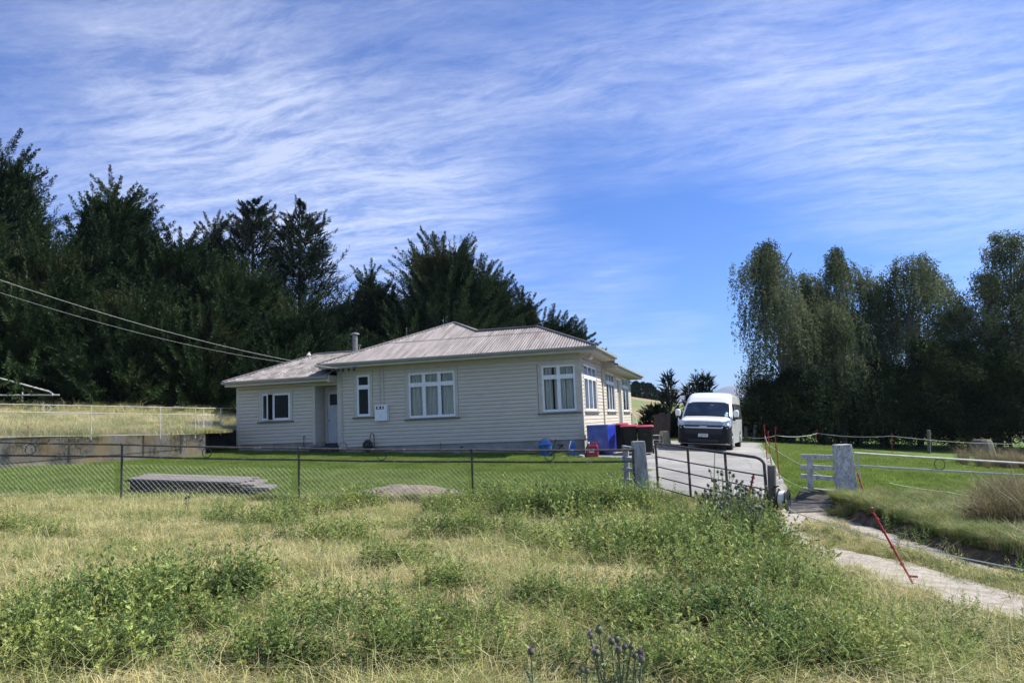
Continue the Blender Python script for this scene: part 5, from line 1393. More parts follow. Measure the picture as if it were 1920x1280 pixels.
# cattle stop bars and the mossy kerb block
a0, a1 = G(1440, 940), G(1478, 972); b0, b1 = G(1566, 935), G(1560, 962)
t = thing('cattle_stop', 'weathered bars of a cattle stop across the driveway mouth', 'cattle stop', (a0+b0)/2)
for k in range(9):
    q = (k+.5)/9; p0, p1 = G(1482-2*q, 938+26*q), G(1566-10*q, 938+22*q)
    mb = MB(); mb.tube([p0+np.array([0, 0, .03]), p1+np.array([0, 0, .03])], .028, 7); obj('bar', mb, m_wood, t)
p0, p1 = G(1492, 948), G(1562, 962)
d = unit((p1-p0)[:2]); pz = h1(p0[0], p0[1]); L_ = 1.15
p0 = G(1490, 944); p1 = G(1560, 958); d3 = p1-p0
mb = MB(); pn_ = np.array([-d[1], d[0], 0]); mb.prism([(-.0, -.1), (.42, -.1), (.42, .18), (.28, .22), (.06, .15), (0, .04)], p0+np.array([0, 0, 0]), pn_, (0, 0, 1), d3)
m_block = mat('mossy_block', (.085, .075, .055), (.04, .038, .03), 5, .95, bump=.5)
o = obj('concrete_block', mb, m_block, smooth=False); bv = o.modifiers.new('bevel', 'BEVEL'); bv.width = .015; bv.segments = 2
tag(o, 'dark mossy sloped kerb block lying below the slatted panel', 'kerb block')

# low weathered table of boards behind the fence
p0, p1 = PD(240, 932, 16.9), PD(452, 936, 16.9)
gz = min(h1(*p0[:2]), h1(*p1[:2]))
u_ = unit((p1-p0)[:2]); v_ = np.array([-u_[1], u_[0]]); L_ = np.linalg.norm((p1-p0)[:2]); za = PD(240, 901, 16.9)[2]; zb_ = PD(448, 908, 16.9)[2]
U3 = np.array([*u_*L_, zb_-za]); V3 = np.array([*v_*1.05, .05]); O3_ = np.array([*p0[:2], za])
t = thing('plank_platform', 'low weathered board platform on a dark base just behind the pipe fence', 'platform', (*((p0+p1)/2)[:2], gz))
mb = MB()
for k in range(5):
    a_ = O3_+V3*(k/5+.004)+np.array([*(-u_*.03*(k % 2)), .004*(k % 2)]); mb.obox(a_, U3*(1.0+.03*(k % 3)), V3*.19, np.array([0, 0, .045]))
obj('top_board', mb, m_wood, t, smooth=False)
m_tar = mat('black_tarred_board', (.028, .030, .036), (.016, .017, .02), 5, .7, bump=.3)
mb = MB(); mb.obox(O3_+U3*.01+V3*.03-np.array([0, 0, .50]), U3*.98, V3*.9, np.array([0, 0, .495])); mb.obox(O3_-np.array([*(u_*.06), .0])+V3*-.03-np.array([0, 0, .02]), U3*1.02, V3*.03, np.array([0, 0, .05])); obj('base', mb, m_tar, t, smooth=False)
t2 = thing('concrete_slab', 'small pale slab on a block at the right end of the board platform', 'slab', PD(478, 935, 16.9))
a_, b_ = PD(452, 917, 16.8), PD(504, 918.5, 16.8)
mb = MB(); mb.obox(a_, b_-a_, V3*.55, np.array([0, 0, .055])); mb.obox(PD(430, 911, 16.85), PD(476, 912, 16.85)-PD(430, 911, 16.85), V3*.9, np.array([0, 0, .05])); obj('top_board', mb, m_wood, t2, smooth=False)
mb = MB(); mb.obox(a_+(b_-a_)*.04+V3*.04-np.array([0, 0, .36]), (b_-a_)*.72, V3*.45, np.array([0, 0, .355])); obj('base', mb, m_tar, t2, smooth=False)
# heap of gravel and clippings inside the fence
hp = G(760, 932); hp[:2] += FW*.5
mb = MB(); nr, na = 10, 40
for i in range(nr+1):
    for k in range(na):
        r_ = i/nr; a = 2*pi*k/na; x = hp[0]+RT[0]*cos(a)*1.5*r_+FW[0]*sin(a)*.75*r_; y = hp[1]+RT[1]*cos(a)*1.5*r_+FW[1]*sin(a)*.75*r_
        mb.v.append((x, y, h1(x, y)-.02+(.20+.06*float(vnoise(x, y, .15, 3)))*max(0, 1-r_**2)))
for i in range(nr):
    for k in range(na): mb.f.append((i*na+k, i*na+(k+1) % na, (i+1)*na+(k+1) % na, (i+1)*na+k)[::-1])
m_heap = mat('heap_gravel', (.23, .185, .14), (.10, .08, .06), 9, .95, bump=.9, bscale=50)
tag(obj('gravel_heap', mb, m_heap), 'low brown heap of gravel on the lawn just inside the pipe fence', 'gravel heap')

# ------------------------------------------------------------------ far country
def hor(x): return 790.3-(x-960)*tan(ROL)
def far_sheet(name, pxs, Ds, zf, m):
    mb = MB(); n = len(Ds)
    for px_ in pxs:
        for D in Ds:
            p = PD(px_, hor(px_), D); mb.v.append((p[0], p[1], zf(px_, D, p[0], p[1])))
    for i in range(len(pxs)-1):
        for j in range(n-1):
            a = i*n+j; mb.f.append((a, a+n, a+n+1, a+1))
    return structure(obj(name, mb, m))
def htop(x): return np.interp(x, [700, 1000, 1100, 1180, 1250, 1320, 1400, 1500, 1700, 2100], [12, 11, 8.5, 5.6, 4.0, 2.4, 2.7, 2.1, 1.2, 1.0])
m_far = mat('green_and_tan_hill', (.13, .17, .05), (.27, .20, .115), .05, .95, coord='World', detail=9, lo=.42, hi=.56, bump=.5, bscale=1.5)
def zh(px_, D, x, y):
    t = float(sstep(78, 150, D)); base = h1(x, y)-.6
    return base*(1-t)+htop(px_)*t+(float(vnoise(x, y, 9, 2))-.5)*.9*t+(float(vnoise(x, y, 26, 3))-.5)*1.6*t-max(0, (D-170))*.02
far_sheet('hills', np.arange(700, 2150, 12), [74, 80, 88, 96, 104, 112, 120, 128, 136, 144, 152, 160, 175, 200, 240, 300, 380, 500], zh, m_far)
def zm1(px_, D, x, y):
    prof = np.interp(px_, [600, 1000, 1180, 1240, 1262, 1285, 1312, 1332, 1345, 1357, 1375, 1395, 1420, 1450, 1550, 1700, 1920, 2300],
                     [50, 52, 49, 48, 50, 47, 39, 35, 41, 47, 49, 45, 42, 38, 30, 32, 20, 18])
    t = 1-abs(D-7600)/2400 if D < 7600 else 1-abs(D-7600)/1400
    r = max(0, t)**.8; return EYE+prof/1387*7600*r+(float(vnoise(x, y, 420, 4))-.5)*90*r*(1-r)*4+(float(vnoise(x, y, 150, 5))-.5)*26*r-4
def zm2(px_, D, x, y):
    prof = np.interp(px_, [600, 1180, 1300, 1340, 1370, 1400, 1425, 1460, 1600, 2300], [16, 14, 9, 10, 14, 21, 27, 30, 22, 12])
    t = 1-abs(D-4600)/1300; r = max(0, t)**.8; return EYE+prof/1387*4600*r+(float(vnoise(x, y, 260, 7))-.5)*50*r*(1-r)*4-4
m_mtn = mat('far_mountain', (.12, .095, .085), (.07, .065, .05), .0012, .95, coord='World', detail=9)
far_sheet('mountains', np.arange(600, 2300, 9), np.linspace(5200, 9000, 34), zm1, m_mtn)
far_sheet('mountains', np.arange(600, 2300, 12), np.linspace(3300, 5900, 22), zm2, mat('blue_green_foothill', (.10, .12, .06), (.06, .075, .04), .002, .95, coord='World'))

# ------------------------------------------------------------------ trees
m_cyp = leafmat('cypress_foliage', [(.009, .019, .008), (.018, .036, .013), (.036, .064, .022), (.065, .075, .03)], trans=.12, scale=.35, var=0, spec=.12)
m_cyp2 = leafmat('dark_cypress_foliage', [(.010, .018, .010), (.018, .032, .014), (.032, .048, .02)], trans=.10, scale=.4, var=0, spec=.12)
m_birch = leafmat('birch_foliage', [(.05, .066, .036), (.085, .108, .056), (.13, .158, .088), (.155, .17, .105)], trans=.35, scale=.35, var=0, spec=.08, rough=.8)
m_thorn = leafmat('hawthorn_foliage', [(.012, .022, .010), (.022, .038, .014), (.05, .06, .025)], trans=.2, scale=.5, var=0, spec=.08, rough=.8)
def plumes(base, dirs, lens, K, M_, lw, rg, curl=.35, spread=.33, twl=.19):
    """foliage plumes: K twigs along each of n arching branches, M_ leaf sprays on every twig -> leaf arrays"""
    n = len(base); t = rg.uniform(.15, 1, (n, K)); up = np.array([0, 0, 1.])
    d = unit(dirs); L = lens[:, None]
    P = base[:, None]+d[:, None]*(t*L)[..., None]+up*(curl*L*t**2)[..., None]
    ax = unit(d[:, None]+up*(2*curl*t)[..., None])
    rnd = rg.normal(size=(n, K, 3)); rnd = unit(rnd-ax*(rnd*ax).sum(-1, keepdims=True))
    td = unit(ax*1.0+rnd*.60+up*.10); tl = twl*lens[:, None]*(1.12-t)*rg.uniform(.6, 1.2, (n, K))+.10
    u = np.linspace(.1, 1, M_)
    Q = P[:, :, None]+td[:, :, None]*(tl[..., None]*u)[..., None]
    r2 = rg.normal(size=(n, K, M_, 3)); ld = unit(td[:, :, None]*1.0+unit(r2)*.38)
    ll = lw[0]*rg.uniform(.6, 1.25, (n, K, M_))*(1.25-.8*t)[..., None]; ww = lw[1]*rg.uniform(.7, 1.2, (n, K, M_))
    return Q.reshape(-1, 3), ld.reshape(-1, 3), ll.ravel(), ww.ravel(), t
def spires(base, dirs, lens, K, rg, fat=.105, M_=3):
    """pointed shoots: short upswept twigs round an axis, shrinking to a point"""
    n = len(base); t = rg.uniform(0, 1, (n, K))**.9; d = unit(dirs); L = np.asarray(lens)[:, None]
    P = base[:, None]+d[:, None]*(t*L)[..., None]
    rnd = rg.normal(size=(n, K, 3)); rnd = unit(rnd-d[:, None]*(rnd*d[:, None]).sum(-1, keepdims=True))
    td = unit(d[:, None]*.75+rnd); tl = fat*L*(1-t)**.85*rg.uniform(.55, 1.15, (n, K))+.05
    u = np.linspace(.05, .85, M_); Q = P[:, :, None]+td[:, :, None]*(tl[..., None]*u)[..., None]
    ld = unit(td[:, :, None]+.25*rg.normal(size=(n, K, M_, 3))+d[:, None, None]*.3)
    ll = np.broadcast_to((.07+.42*tl)[..., None], (n, K, M_)); ww = np.full((n, K, M_), .040)*rg.uniform(.6, 1.2, (n, K, M_))
    return Q.reshape(-1, 3), ld.reshape(-1, 3), ll.ravel(), ww.ravel()
def conifer(name, label, apex, zbase, R, m, nb, rg, leaders=(), prof=.75, low=.02, tier=0, lw=(.22, .050), K=36, M_=4, wind=(0.0, 0), lean=(0, 0), group='dark conifers of the shelter belt', elev=.35, Lmul=1.0):
    x, y, zt = apex; h = zt-zbase
    t = thing(name, label, 'tree', (x, y, zbase), 0, group)
    mb = MB(); pts = [(x-lean[0]*(1-q)*0, y, zbase-.3+(h*.97)*q) for q in np.linspace(0, 1, 7)]; mb.tube(pts, [h*.022*(1-.93*q)+.01 for q in np.linspace(0, 1, 7)], 8)
    for k in range(10):
        a = rg.uniform(0, 2*pi); q = rg.uniform(.1, .7); l_ = R*.7*(1-q)
        mb.tube([(x, y, zbase+h*q), (x+cos(a)*l_*.5, y+sin(a)*l_*.5, zbase+h*q+l_*.18), (x+cos(a)*l_, y+sin(a)*l_, zbase+h*q+l_*.5)], [.09, .06, .02], 5)
    obj('trunk', mb, m_bark, t)
    f = 1-np.sqrt(rg.uniform(0, 1, nb)) if prof > .6 else rg.uniform(0, 1, nb)**1.1
    f = low+(1-low)*f*.98
    if tier: f = np.clip(np.round(f*tier)/tier+rg.normal(0, .012, nb), low, .985)
    a = rg.uniform(0, 2*pi, nb)
    if not tier: f = np.where(f > .86, f*.86, f)
    lob = 1+.22*np.sin(a*3+f*9+rg.uniform(0, 6))+.12*np.sin(a*5-f*17)
    rad = R*(1-f)**prof*lob*(.80 if not tier else 1)
    L = np.clip(rad*rg.uniform(.45, .85, nb), .9, 3.6)*Lmul*(.75+.6*rg.uniform(0, 1, nb)**2)
    el = elev-.25+1.0*f+rg.normal(0, .15, nb)
    d = np.stack([np.cos(a)+wind[0], np.sin(a)+wind[1], np.tan(np.clip(el, -.3, 1.25))], 1)
    r0 = np.clip(rad-L*.75, 0, None)
    if tier: L = np.clip(rad*rg.uniform(.7, 1.1, nb), .4, 6); r0 = rad*.05; el = elev+.35*f+rg.normal(0, .08, nb); d = np.stack([np.cos(a), np.sin(a), np.tan(el)], 1)
    base = np.stack([x+np.cos(a)*r0+lean[0]*f, y+np.sin(a)*r0+lean[1]*f, zbase+h*f-L*.35*np.tan(np.clip(el, 0, 1.0))], 1)
    # the leading shoots
    SB, SD_, SL = [], [], []
    for lx, lz, ll in tuple(leaders)+((0, 0, 2.4),):
        ll = ll*1.1; sgn = lx/(abs(lx)+1e-6)*min(1, abs(lx)/3)*.40
        SB.append([x+lx*RT[0]-sgn*ll*RT[0]*.6, y+lx*RT[1]-sgn*ll*RT[1]*.6, zt-lz-ll]); SD_.append([sgn*RT[0]*.7+rg.normal(0, .06), sgn*RT[1]*.7+rg.normal(0, .06), 1.]); SL.append(ll)
        # sleeves feeding the shoot
        k = 0 if (tier or Lmul < 1) else 16; q = rg.uniform(0, 1, k); aa = rg.uniform(0, 2*pi, k); rr = (1-q)*min(1.5, ll*.5)
        bb = np.stack([x+lx*RT[0]*(.75+.25*q), y+lx*RT[1]*(.75+.25*q), zt-lz-ll*1.9+q*ll*.85], 1)
        base = np.concatenate([base, bb]); d = np.concatenate([d, np.stack([np.cos(aa)+sgn*1.3*RT[0], np.sin(aa)+sgn*1.3*RT[1], np.full(k, .95)], 1)]); L = np.concatenate([L, .35+rr*.6])
    P, D_, l_, w_, tt = plumes(base, d, L, K+(26 if tier and Lmul >= 1 else 0), M_, lw, rg, curl=.14 if tier else .35)
    na_ = 0 if (Lmul < 1 or tier) else int(nb*.24)
    if na_:
        f2 = 1-rg.uniform(.06, .92, na_)**1.25; a2 = rg.uniform(0, 2*pi, na_); r2_ = R*(1-f2)**prof; l2 = np.clip(r2_*1.0, 1.9, 4.8)*rg.uniform(.8, 1.3, na_); e2_ = (elev-.22)+.85*f2**1.5+rg.normal(0, .13, na_)
        r1_ = np.clip(r2_-l2*.42, 0, None)
        SB += np.stack([x+np.cos(a2)*r1_, y+np.sin(a2)*r1_, zbase+h*f2-l2*.3], 1).tolist(); SD_ += np.stack([np.cos(a2)+wind[0]*1.2, np.sin(a2)+wind[1]*1.2, np.tan(np.clip(e2_, 0, 1.2))], 1).tolist(); SL += l2.tolist()
    sp_ = spires(np.array(SB), np.array(SD_), np.array(SL), 150 if Lmul >= 1 else 60, rg)
    P = np.concatenate([P, sp_[0]]); D_ = np.concatenate([D_, sp_[1]]); l_ = np.concatenate([l_, sp_[2]]); w_ = np.concatenate([w_, sp_[3]])
    # inner dark mass
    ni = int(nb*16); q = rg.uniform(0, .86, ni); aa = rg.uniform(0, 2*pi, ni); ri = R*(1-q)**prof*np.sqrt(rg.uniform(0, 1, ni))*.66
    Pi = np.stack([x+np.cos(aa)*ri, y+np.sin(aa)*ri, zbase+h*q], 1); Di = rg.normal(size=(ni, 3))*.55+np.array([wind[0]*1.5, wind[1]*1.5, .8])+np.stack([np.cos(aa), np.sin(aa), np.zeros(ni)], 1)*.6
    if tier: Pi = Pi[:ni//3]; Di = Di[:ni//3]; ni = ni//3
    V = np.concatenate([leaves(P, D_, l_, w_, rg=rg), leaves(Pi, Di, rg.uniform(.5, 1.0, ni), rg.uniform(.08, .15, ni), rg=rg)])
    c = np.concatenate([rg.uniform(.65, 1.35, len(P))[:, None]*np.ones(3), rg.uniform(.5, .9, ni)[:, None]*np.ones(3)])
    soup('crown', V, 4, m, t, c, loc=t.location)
    return t
RG = np.random.default_rng(11)
NB = .9
def tree_at(px_, py_, D, **k):
    ap = PD(px_, py_, D); return dict(apex=ap, zbase=hz(ap[0], ap[1])-.2, rg=RG, **k)
NB = 1.0
specs = [
 ('tallest conifer with feathery spires at the far left edge of the photo', (6, 262, 45), 6.2, 520, dict(leaders=((1.9, 1.6, 2.0), (-1.5, 2.0, 2.2), (2.8, 3.4, 2.0)), prof=.62)),
 ('conifer with three upright spires left of the centre of the belt', (213, 340, 44), 5.4, 520, dict(leaders=((-.9, .6, 2.2), (-1.8, .6, 2.0), (-2.7, 1.9, 2.2), (1.0, 1.9, 2.0), (2.4, .8, 2.6)), prof=.6, wind=(.25, .1))),
 ('broad conifer in front of the three spired one, lower and greener', (95, 452, 40), 5.6, 480, dict(prof=.45, wind=(.3, 0))),
 ('rounded green conifer filling the belt right of the three spired tree', (340, 440, 44), 5.4, 480, dict(leaders=((-1.6, .5, 1.6), (1.4, .3, 1.4)), prof=.5, wind=(.3, 0))),
 ('small dark pointed conifer top just left of the pair of open cypresses', (400, 413, 54), 3.6, 260, dict(leaders=((1.4, 1.4, 1.3), (-1.6, 1.5, 1.2)), prof=.7)),
 ('left hand one of the pair of open layered cypresses', (474, 378, 57), 5.4, 360, dict(tier=15, prof=.5, elev=.12, leaders=((1.7, .3, 1.3), (3.2, .6, 1.1)), m=1)),
 ('right hand one of the pair of open layered cypresses, the taller one', (561, 364, 55), 6.6, 440, dict(tier=17, prof=.72, elev=.15, leaders=((-2.6, 1.2, 1.1), (1.9, 1.6, 1.0)), m=1)),
 ('green conifer mass leaning right in front of the open cypresses', (455, 505, 43), 5.2, 480, dict(prof=.55, wind=(.45, 0))),
 ('low green conifer slope directly behind the wing roof', (555, 585, 41), 4.6, 380, dict(prof=.6, wind=(.4, 0))),
 ('dark narrow conifer between the open cypresses and the bushy one behind the chimney', (693, 508, 57), 3.4, 280, dict(prof=.7, leaders=((1.2, 1.6, 1.2),))),
 ('small dark conifer left of the bushy many topped tree', (652, 560, 53), 3.8, 280, dict(prof=.6)),
 ('short dark conifer just above the chimney flue', (716, 532, 54), 3.3, 280, dict(prof=.6, leaders=((.9, .2, 1.2),))),
 ('bushy many topped conifer behind the main roof, its tallest spire', (831, 443, 55), 5.6, 600, dict(prof=.42, leaders=((-2.3, 1.6, 2.4), (1.3, .9, 2.0), (2.3, .9, 2.2), (3.1, 1.5, 2.2), (-3.1, 3.3, 1.8), (4.3, 2.6, 2.6)))),
 ('conifer with long arms reaching right behind the main roof', (905, 500, 56), 4.2, 420, dict(prof=.45, wind=(.9, 0), elev=.6, leaders=((2.0, .6, 3.0), (1.2, 1.6, 2.6)))),
 ('slim conifer standing right of the bushy tree above the ridge', (980, 548, 57), 2.7, 300, dict(prof=.6, wind=(.3, 0), leaders=((1.6, 1.2, 1.3),))),
 ('low conifer with ragged arms sloping down to the right end of the roof', (1035, 592, 57), 3.6, 380, dict(prof=.5, wind=(.9, 0), elev=.55, leaders=((1.9, .5, 2.0), (1.1, .9, 1.6)))),
 ('lowest wispy conifer beyond the right end of the ridge', (1085, 622, 58), 2.6, 240, dict(prof=.5, wind=(.8, 0))),
 ('conifer half outside the left edge of the photo', (-95, 400, 38), 6.0, 460, dict(prof=.5)),
 ('dark low conifer at the left behind the leaning pipe gate', (30, 560, 37.5), 4.6, 380, dict(prof=.4)),
 ('dark low conifer at the foot of the belt above the white pipe fence', (250, 560, 39), 4.8, 400, dict(prof=.4, wind=(.3, 0))),
 ('deep green conifer low behind the left corner of the wing', (390, 570, 39.5), 4.2, 380, dict(prof=.45, wind=(.3, 0))),
 ('dark conifer low in the belt behind the chimney', (640, 640, 47), 4.4, 300, dict(prof=.45)),
 ('dark conifer low behind the ridge of the main roof', (775, 560, 52), 4.4, 320, dict(prof=.45)),
]
for lab, (a, b, D), R, nb, kw in specs:
    kw = dict(kw); mm = m_cyp2 if kw.pop('m', 0) else m_cyp
    conifer('conifer_tree', lab, m=mm, R=R, nb=int(nb*NB), **tree_at(a, b, D), **kw)
# thin young conifers behind the van
for lab, (a, b, D), R, nb in (('young open conifer left of the van against the mountains', (1251, 690, 60), 1.45, 90),
                             ('small bent conifer close behind the roof of the van on its left', (1291, 716, 52), .9, 50),
                             ('young conifer behind the van, left of the twin tops', (1304, 696, 58), .85, 70),
                             ('young conifer behind the van, right one of the twin tops', (1322, 692, 58), 1.15, 80)):
    ap = PD(a, b, D); z0 = h1(ap[0], ap[1])-.1
    conifer('young_conifer', lab, apex=ap, zbase=z0, rg=RG, R=R, m=m_cyp2, nb=nb, tier=13, prof=.8, elev=.15, lw=(.16, .035), K=14, M_=4, group='young conifers behind the van', Lmul=.8)
# long low boughs of the fallen looking conifer at the house end
for lab, (a, b, D), R in (('low spreading conifer bough between the house and the planks', (1226, 765, 46), 1.3), ('low dark conifer bush behind the pale log', (1264, 790, 44), .9)):
    ap = PD(a, b, D); conifer('spreading_conifer', lab, apex=ap, zbase=h1(ap[0], ap[1])-.1, rg=RG, R=R, m=m_cyp2, nb=60, tier=5, prof=.4, elev=-.02, lw=(.2, .045), K=16, M_=4, group='young conifers behind the van')

def broadleaf(name, label, apex, zbase, R, m, rg, ns=900, nl=16, droop=1.0, lw=(.15, .06), shape=None, dens=1.0, limbs=9, group=None, bark=None, ybot=.12, strand=1.6, clump=26, leader=0):
    x, y, zt = apex; h = zt-zbase
    t = thing(name, label, 'tree', (x, y, zbase), 0, group); mb = MB()
    mb.tube([(x+rg.normal(0, .08)*q*4, y, zbase-.3+h*.93*q) for q in np.linspace(0, 1, 7)], [h*.016*(1-.9*q)+.012 for q in np.linspace(0, 1, 7)], 8)
    C_ = []
    for k in range(clump):
        q = ybot+(1-ybot)*((k+.5)/clump)**.9; a = rg.uniform(0, 2*pi)
        rm = R*(shape(q) if shape else sqrt(max(.02, 1-((q-.48)/.55)**2)))
        rr = rm*rg.uniform(.25, .82); C_.append((x+cos(a)*rr, y+sin(a)*rr, zbase+h*q*.97, rm*rg.uniform(.32, .5)+.25))
        if k % max(1, clump//limbs) == 0 or leader:
            c = C_[-1]; z0 = zbase+h*q*.62; mb.tube([(x, y, z0), ((x+c[0])/2, (y+c[1])/2, z0+(c[2]-z0)*.7), (c[0], c[1], c[2])], [.085*(1.15-q)+.01, .05*(1.15-q)+.01, .012], 5)
    obj('trunk', mb, bark or m_bark, t)
    C_ = np.array(C_); ci = rg.integers(0, len(C_), ns); c = C_[ci]
    o = unit(rg.normal(size=(ns, 3)))*(rg.uniform(0, 1, ns)**.45)[:, None]*c[:, 3:4]*np.array([1, 1, .9])
    S = c[:, :3]+o
    L = rg.uniform(.5, 1.25, ns)*strand*(.7 if droop < .5 else 1)
    out = unit(S-np.stack([np.full(ns, x), np.full(ns, y), S[:, 2]], 1))
    u = rg.uniform(0, 1, (ns, nl))
    P = S[:, None]+out[:, None]*(u*L[:, None]*.28*(1-u*.5))[..., None]+np.array([0, 0, -1.])*(droop*u**1.4*L[:, None])[..., None]+rg.normal(0, .05+.16*(1-droop), (ns, nl, 3))
    P = P.reshape(-1, 3); n = len(P)
    D_ = rg.normal(size=(n, 3))*.8+np.array([0, 0, -droop*1.0])
    P = P[P[:, 2] > zbase+.15]; D_ = D_[:len(P)]; n = len(P)
    V = leaves(P, D_, lw[0]*rg.uniform(.6, 1.3, n), lw[1]*rg.uniform(.7, 1.3, n), rg=rg)
    soup('crown', V, 4, m, t, (rg.uniform(.6, 1.5, n)[:, None]*np.array([1, 1, .95])), loc=t.location)
    return t
gB = 'row of trees along the right lawn'
colm = lambda q: min(1, (q/.10)**.5)*min(1, max(.03, (1-q)/.22))**.5
bt = [('tall weeping birch at the left end of the right hand tree row', (1452, 441, 45), 2.7, colm, 2700, m_birch),
      ('second birch of the row, partly merged with the tall left one', (1512, 500, 46), 1.9, colm, 1200, m_birch),
      ('birch with a rounded double top, third in the row', (1575, 455, 47), 2.6, colm, 2200, m_birch),
      ('greenish birch standing slightly in front of the double topped one', (1560, 560, 44), 2.0, None, 1100, m_birch),
      ('broad open crowned tree in the middle of the right hand row', (1690, 474, 46), 3.2, None, 2300, m_birch),
      ('tree with a thin right shoulder between the broad one and the gap', (1752, 505, 47), 1.8, None, 800, m_birch),
      ('slim birch squeezed between the tall left one and the double topped one', (1524, 530, 46), 1.9, None, 1200, m_birch),
      ('birch filling the gap between the double topped one and the broad middle tree', (1632, 512, 47), 2.1, None, 1300, m_birch),
      ('birch just left of the airy thin topped tree, filling the row', (1838, 505, 46.5), 2.1, None, 1300, m_birch),
      ('rounded tree at the low dip of the row before the airy thin topped tree', (1805, 570, 46), 2.3, None, 1200, m_birch),
      ('tall airy tree with bare upper twigs near the right edge', (1883, 425, 45), 3.3, lambda q: .25+.75*min(1, (1-q)/.45), 1700, m_birch),
      ('airy tree filling the right edge beyond the tall thin topped one', (1960, 470, 46), 3.2, None, 1500, m_birch)]
for lab, (a, b, D), R, shp, ns, mm in bt:
    ap = PD(a, b, D); airy = 'airy' in lab
    broadleaf('birch_tree', lab, ap, h1(ap[0], ap[1]), R, mm, RG, ns=ns, nl=22, droop=1.0 if not airy else .6, shape=shp, group=gB, strand=1.7 if not airy else .9, clump=40, leader=1, bark=m_barkw if not airy else m_bark, lw=(.145, .06))
dk = [('dark hawthorn at the left foot of the tree row', (1432, 722, 43.5), 1.5), ('dark hawthorn beneath the tall weeping birch', (1490, 700, 43), 2.2), ('dense dark understorey tree below the double topped birch', (1570, 690, 44), 2.4),
      ('dense dark understorey tree left of the middle of the row', (1640, 680, 43.5), 2.4), ('dark spreading hawthorn in the middle of the row with a bare branch', (1725, 640, 43), 2.6),
      ('dark rounded hawthorn right of the middle of the row', (1795, 640, 43), 2.4), ('dark rounded tree low at the right edge of the row', (1875, 660, 42), 2.6), ('dark tree low and half outside the right edge', (1950, 650, 42), 2.6)]
for lab, (a, b, D), R in dk:
    ap = PD(a, b, D); broadleaf('hawthorn_tree', lab, ap, h1(ap[0], ap[1]), R, m_thorn, RG, ns=1500, nl=22, droop=.15, group=gB, strand=.8, clump=34, ybot=.16, lw=(.13, .075), shape=lambda q: min(1, (q/.12)**.6)*min(1, max(.03, (1-q)/.5))**.5)
# fence posts and old stump under the row
for a, b, D, tp, lab in ((1741, 842, 39, 806, 'old wooden fence post under the middle of the tree row'), (1398, 826, 42, 800, 'short post in the shade beside the van'), (1413, 827, 42, 796, 'leaning post in the shade right of the van')):
    p = PD(a, b, D); q = PD(a+(3 if b == 827 else 0), tp, D); p[2] = h1(p[0], p[1])-.1; mb = MB(); mb.tube([p, q], .09, 7); tag(obj('fence_post', mb, m_post), lab, 'post')
p = PD(1842, 843, 38); z = h1(p[0], p[1]); mb = MB(); mb.lathe([(.62, -.1), (.55, .3), (.48, .7), (.40, .82), (.05, .80)], (p[0], p[1], z), n=11); tag(obj('tree_stump', mb, m_post, ang=20), 'broad old stump in the shade at the right end of the tree row', 'stump')

# far pine wood on the hill
rgp = np.random.default_rng(5); Vs, Cs = [], []
for k in range(230):
    px_ = rgp.uniform(1120, 1300); D = rgp.uniform(165, 235)
    lim = np.interp(px_, [1120, 1190, 1215, 1240, 1262, 1280, 1300], [708, 714, 716, 728, 744, 757, 772])
    ytop = lim+rgp.uniform(0, 1)**1.5*34+(D-165)*-.0; ap = PD(px_, ytop, D); H_ = rgp.uniform(6.5, 9.5); n = 150
    q = rgp.uniform(0, 1, n)**.8; a = rgp.uniform(0, 2*pi, n); rr = 1.75*(1-q)**.8
    P = np.stack([ap[0]+np.cos(a)*rr*.5, ap[1]+np.sin(a)*rr*.5, ap[2]-H_*(1-q)], 1); Dd = np.stack([np.cos(a), np.sin(a), np.full(n, .35)], 1)
    Vs.append(leaves(P, Dd, rr*.9+.35, .7, rg=rgp)); Cs.append(rgp.uniform(.6, 1.2, n)[:, None]*np.ones(3))
o = soup('pine_wood', np.concatenate(Vs), 4, m_cyp2, None, np.concatenate(Cs)); tag(o, 'distant dark pine wood on the hill beyond the house corner', 'wood', kind='stuff')
# hedge line and scrub behind the van
Vs, Cs = [], []
for k in range(60):
    px_ = rgp.uniform(1385, 1450); D = rgp.uniform(58, 66); p = PD(px_, 775+rgp.uniform(0, 14), D); n = 130
    P = p+rgp.normal(0, 1, (n, 3))*np.array([.7, .7, .42]); Vs.append(leaves(P, rgp.normal(size=(n, 3)), .3, .14, rg=rgp)); Cs.append(rgp.uniform(.6, 1.3, n)[:, None]*np.ones(3))
tag(soup('hedge', np.concatenate(Vs), 4, m_thorn, None, np.concatenate(Cs)), 'dark low hedge line crossing the field behind the van', 'hedge', kind='stuff')

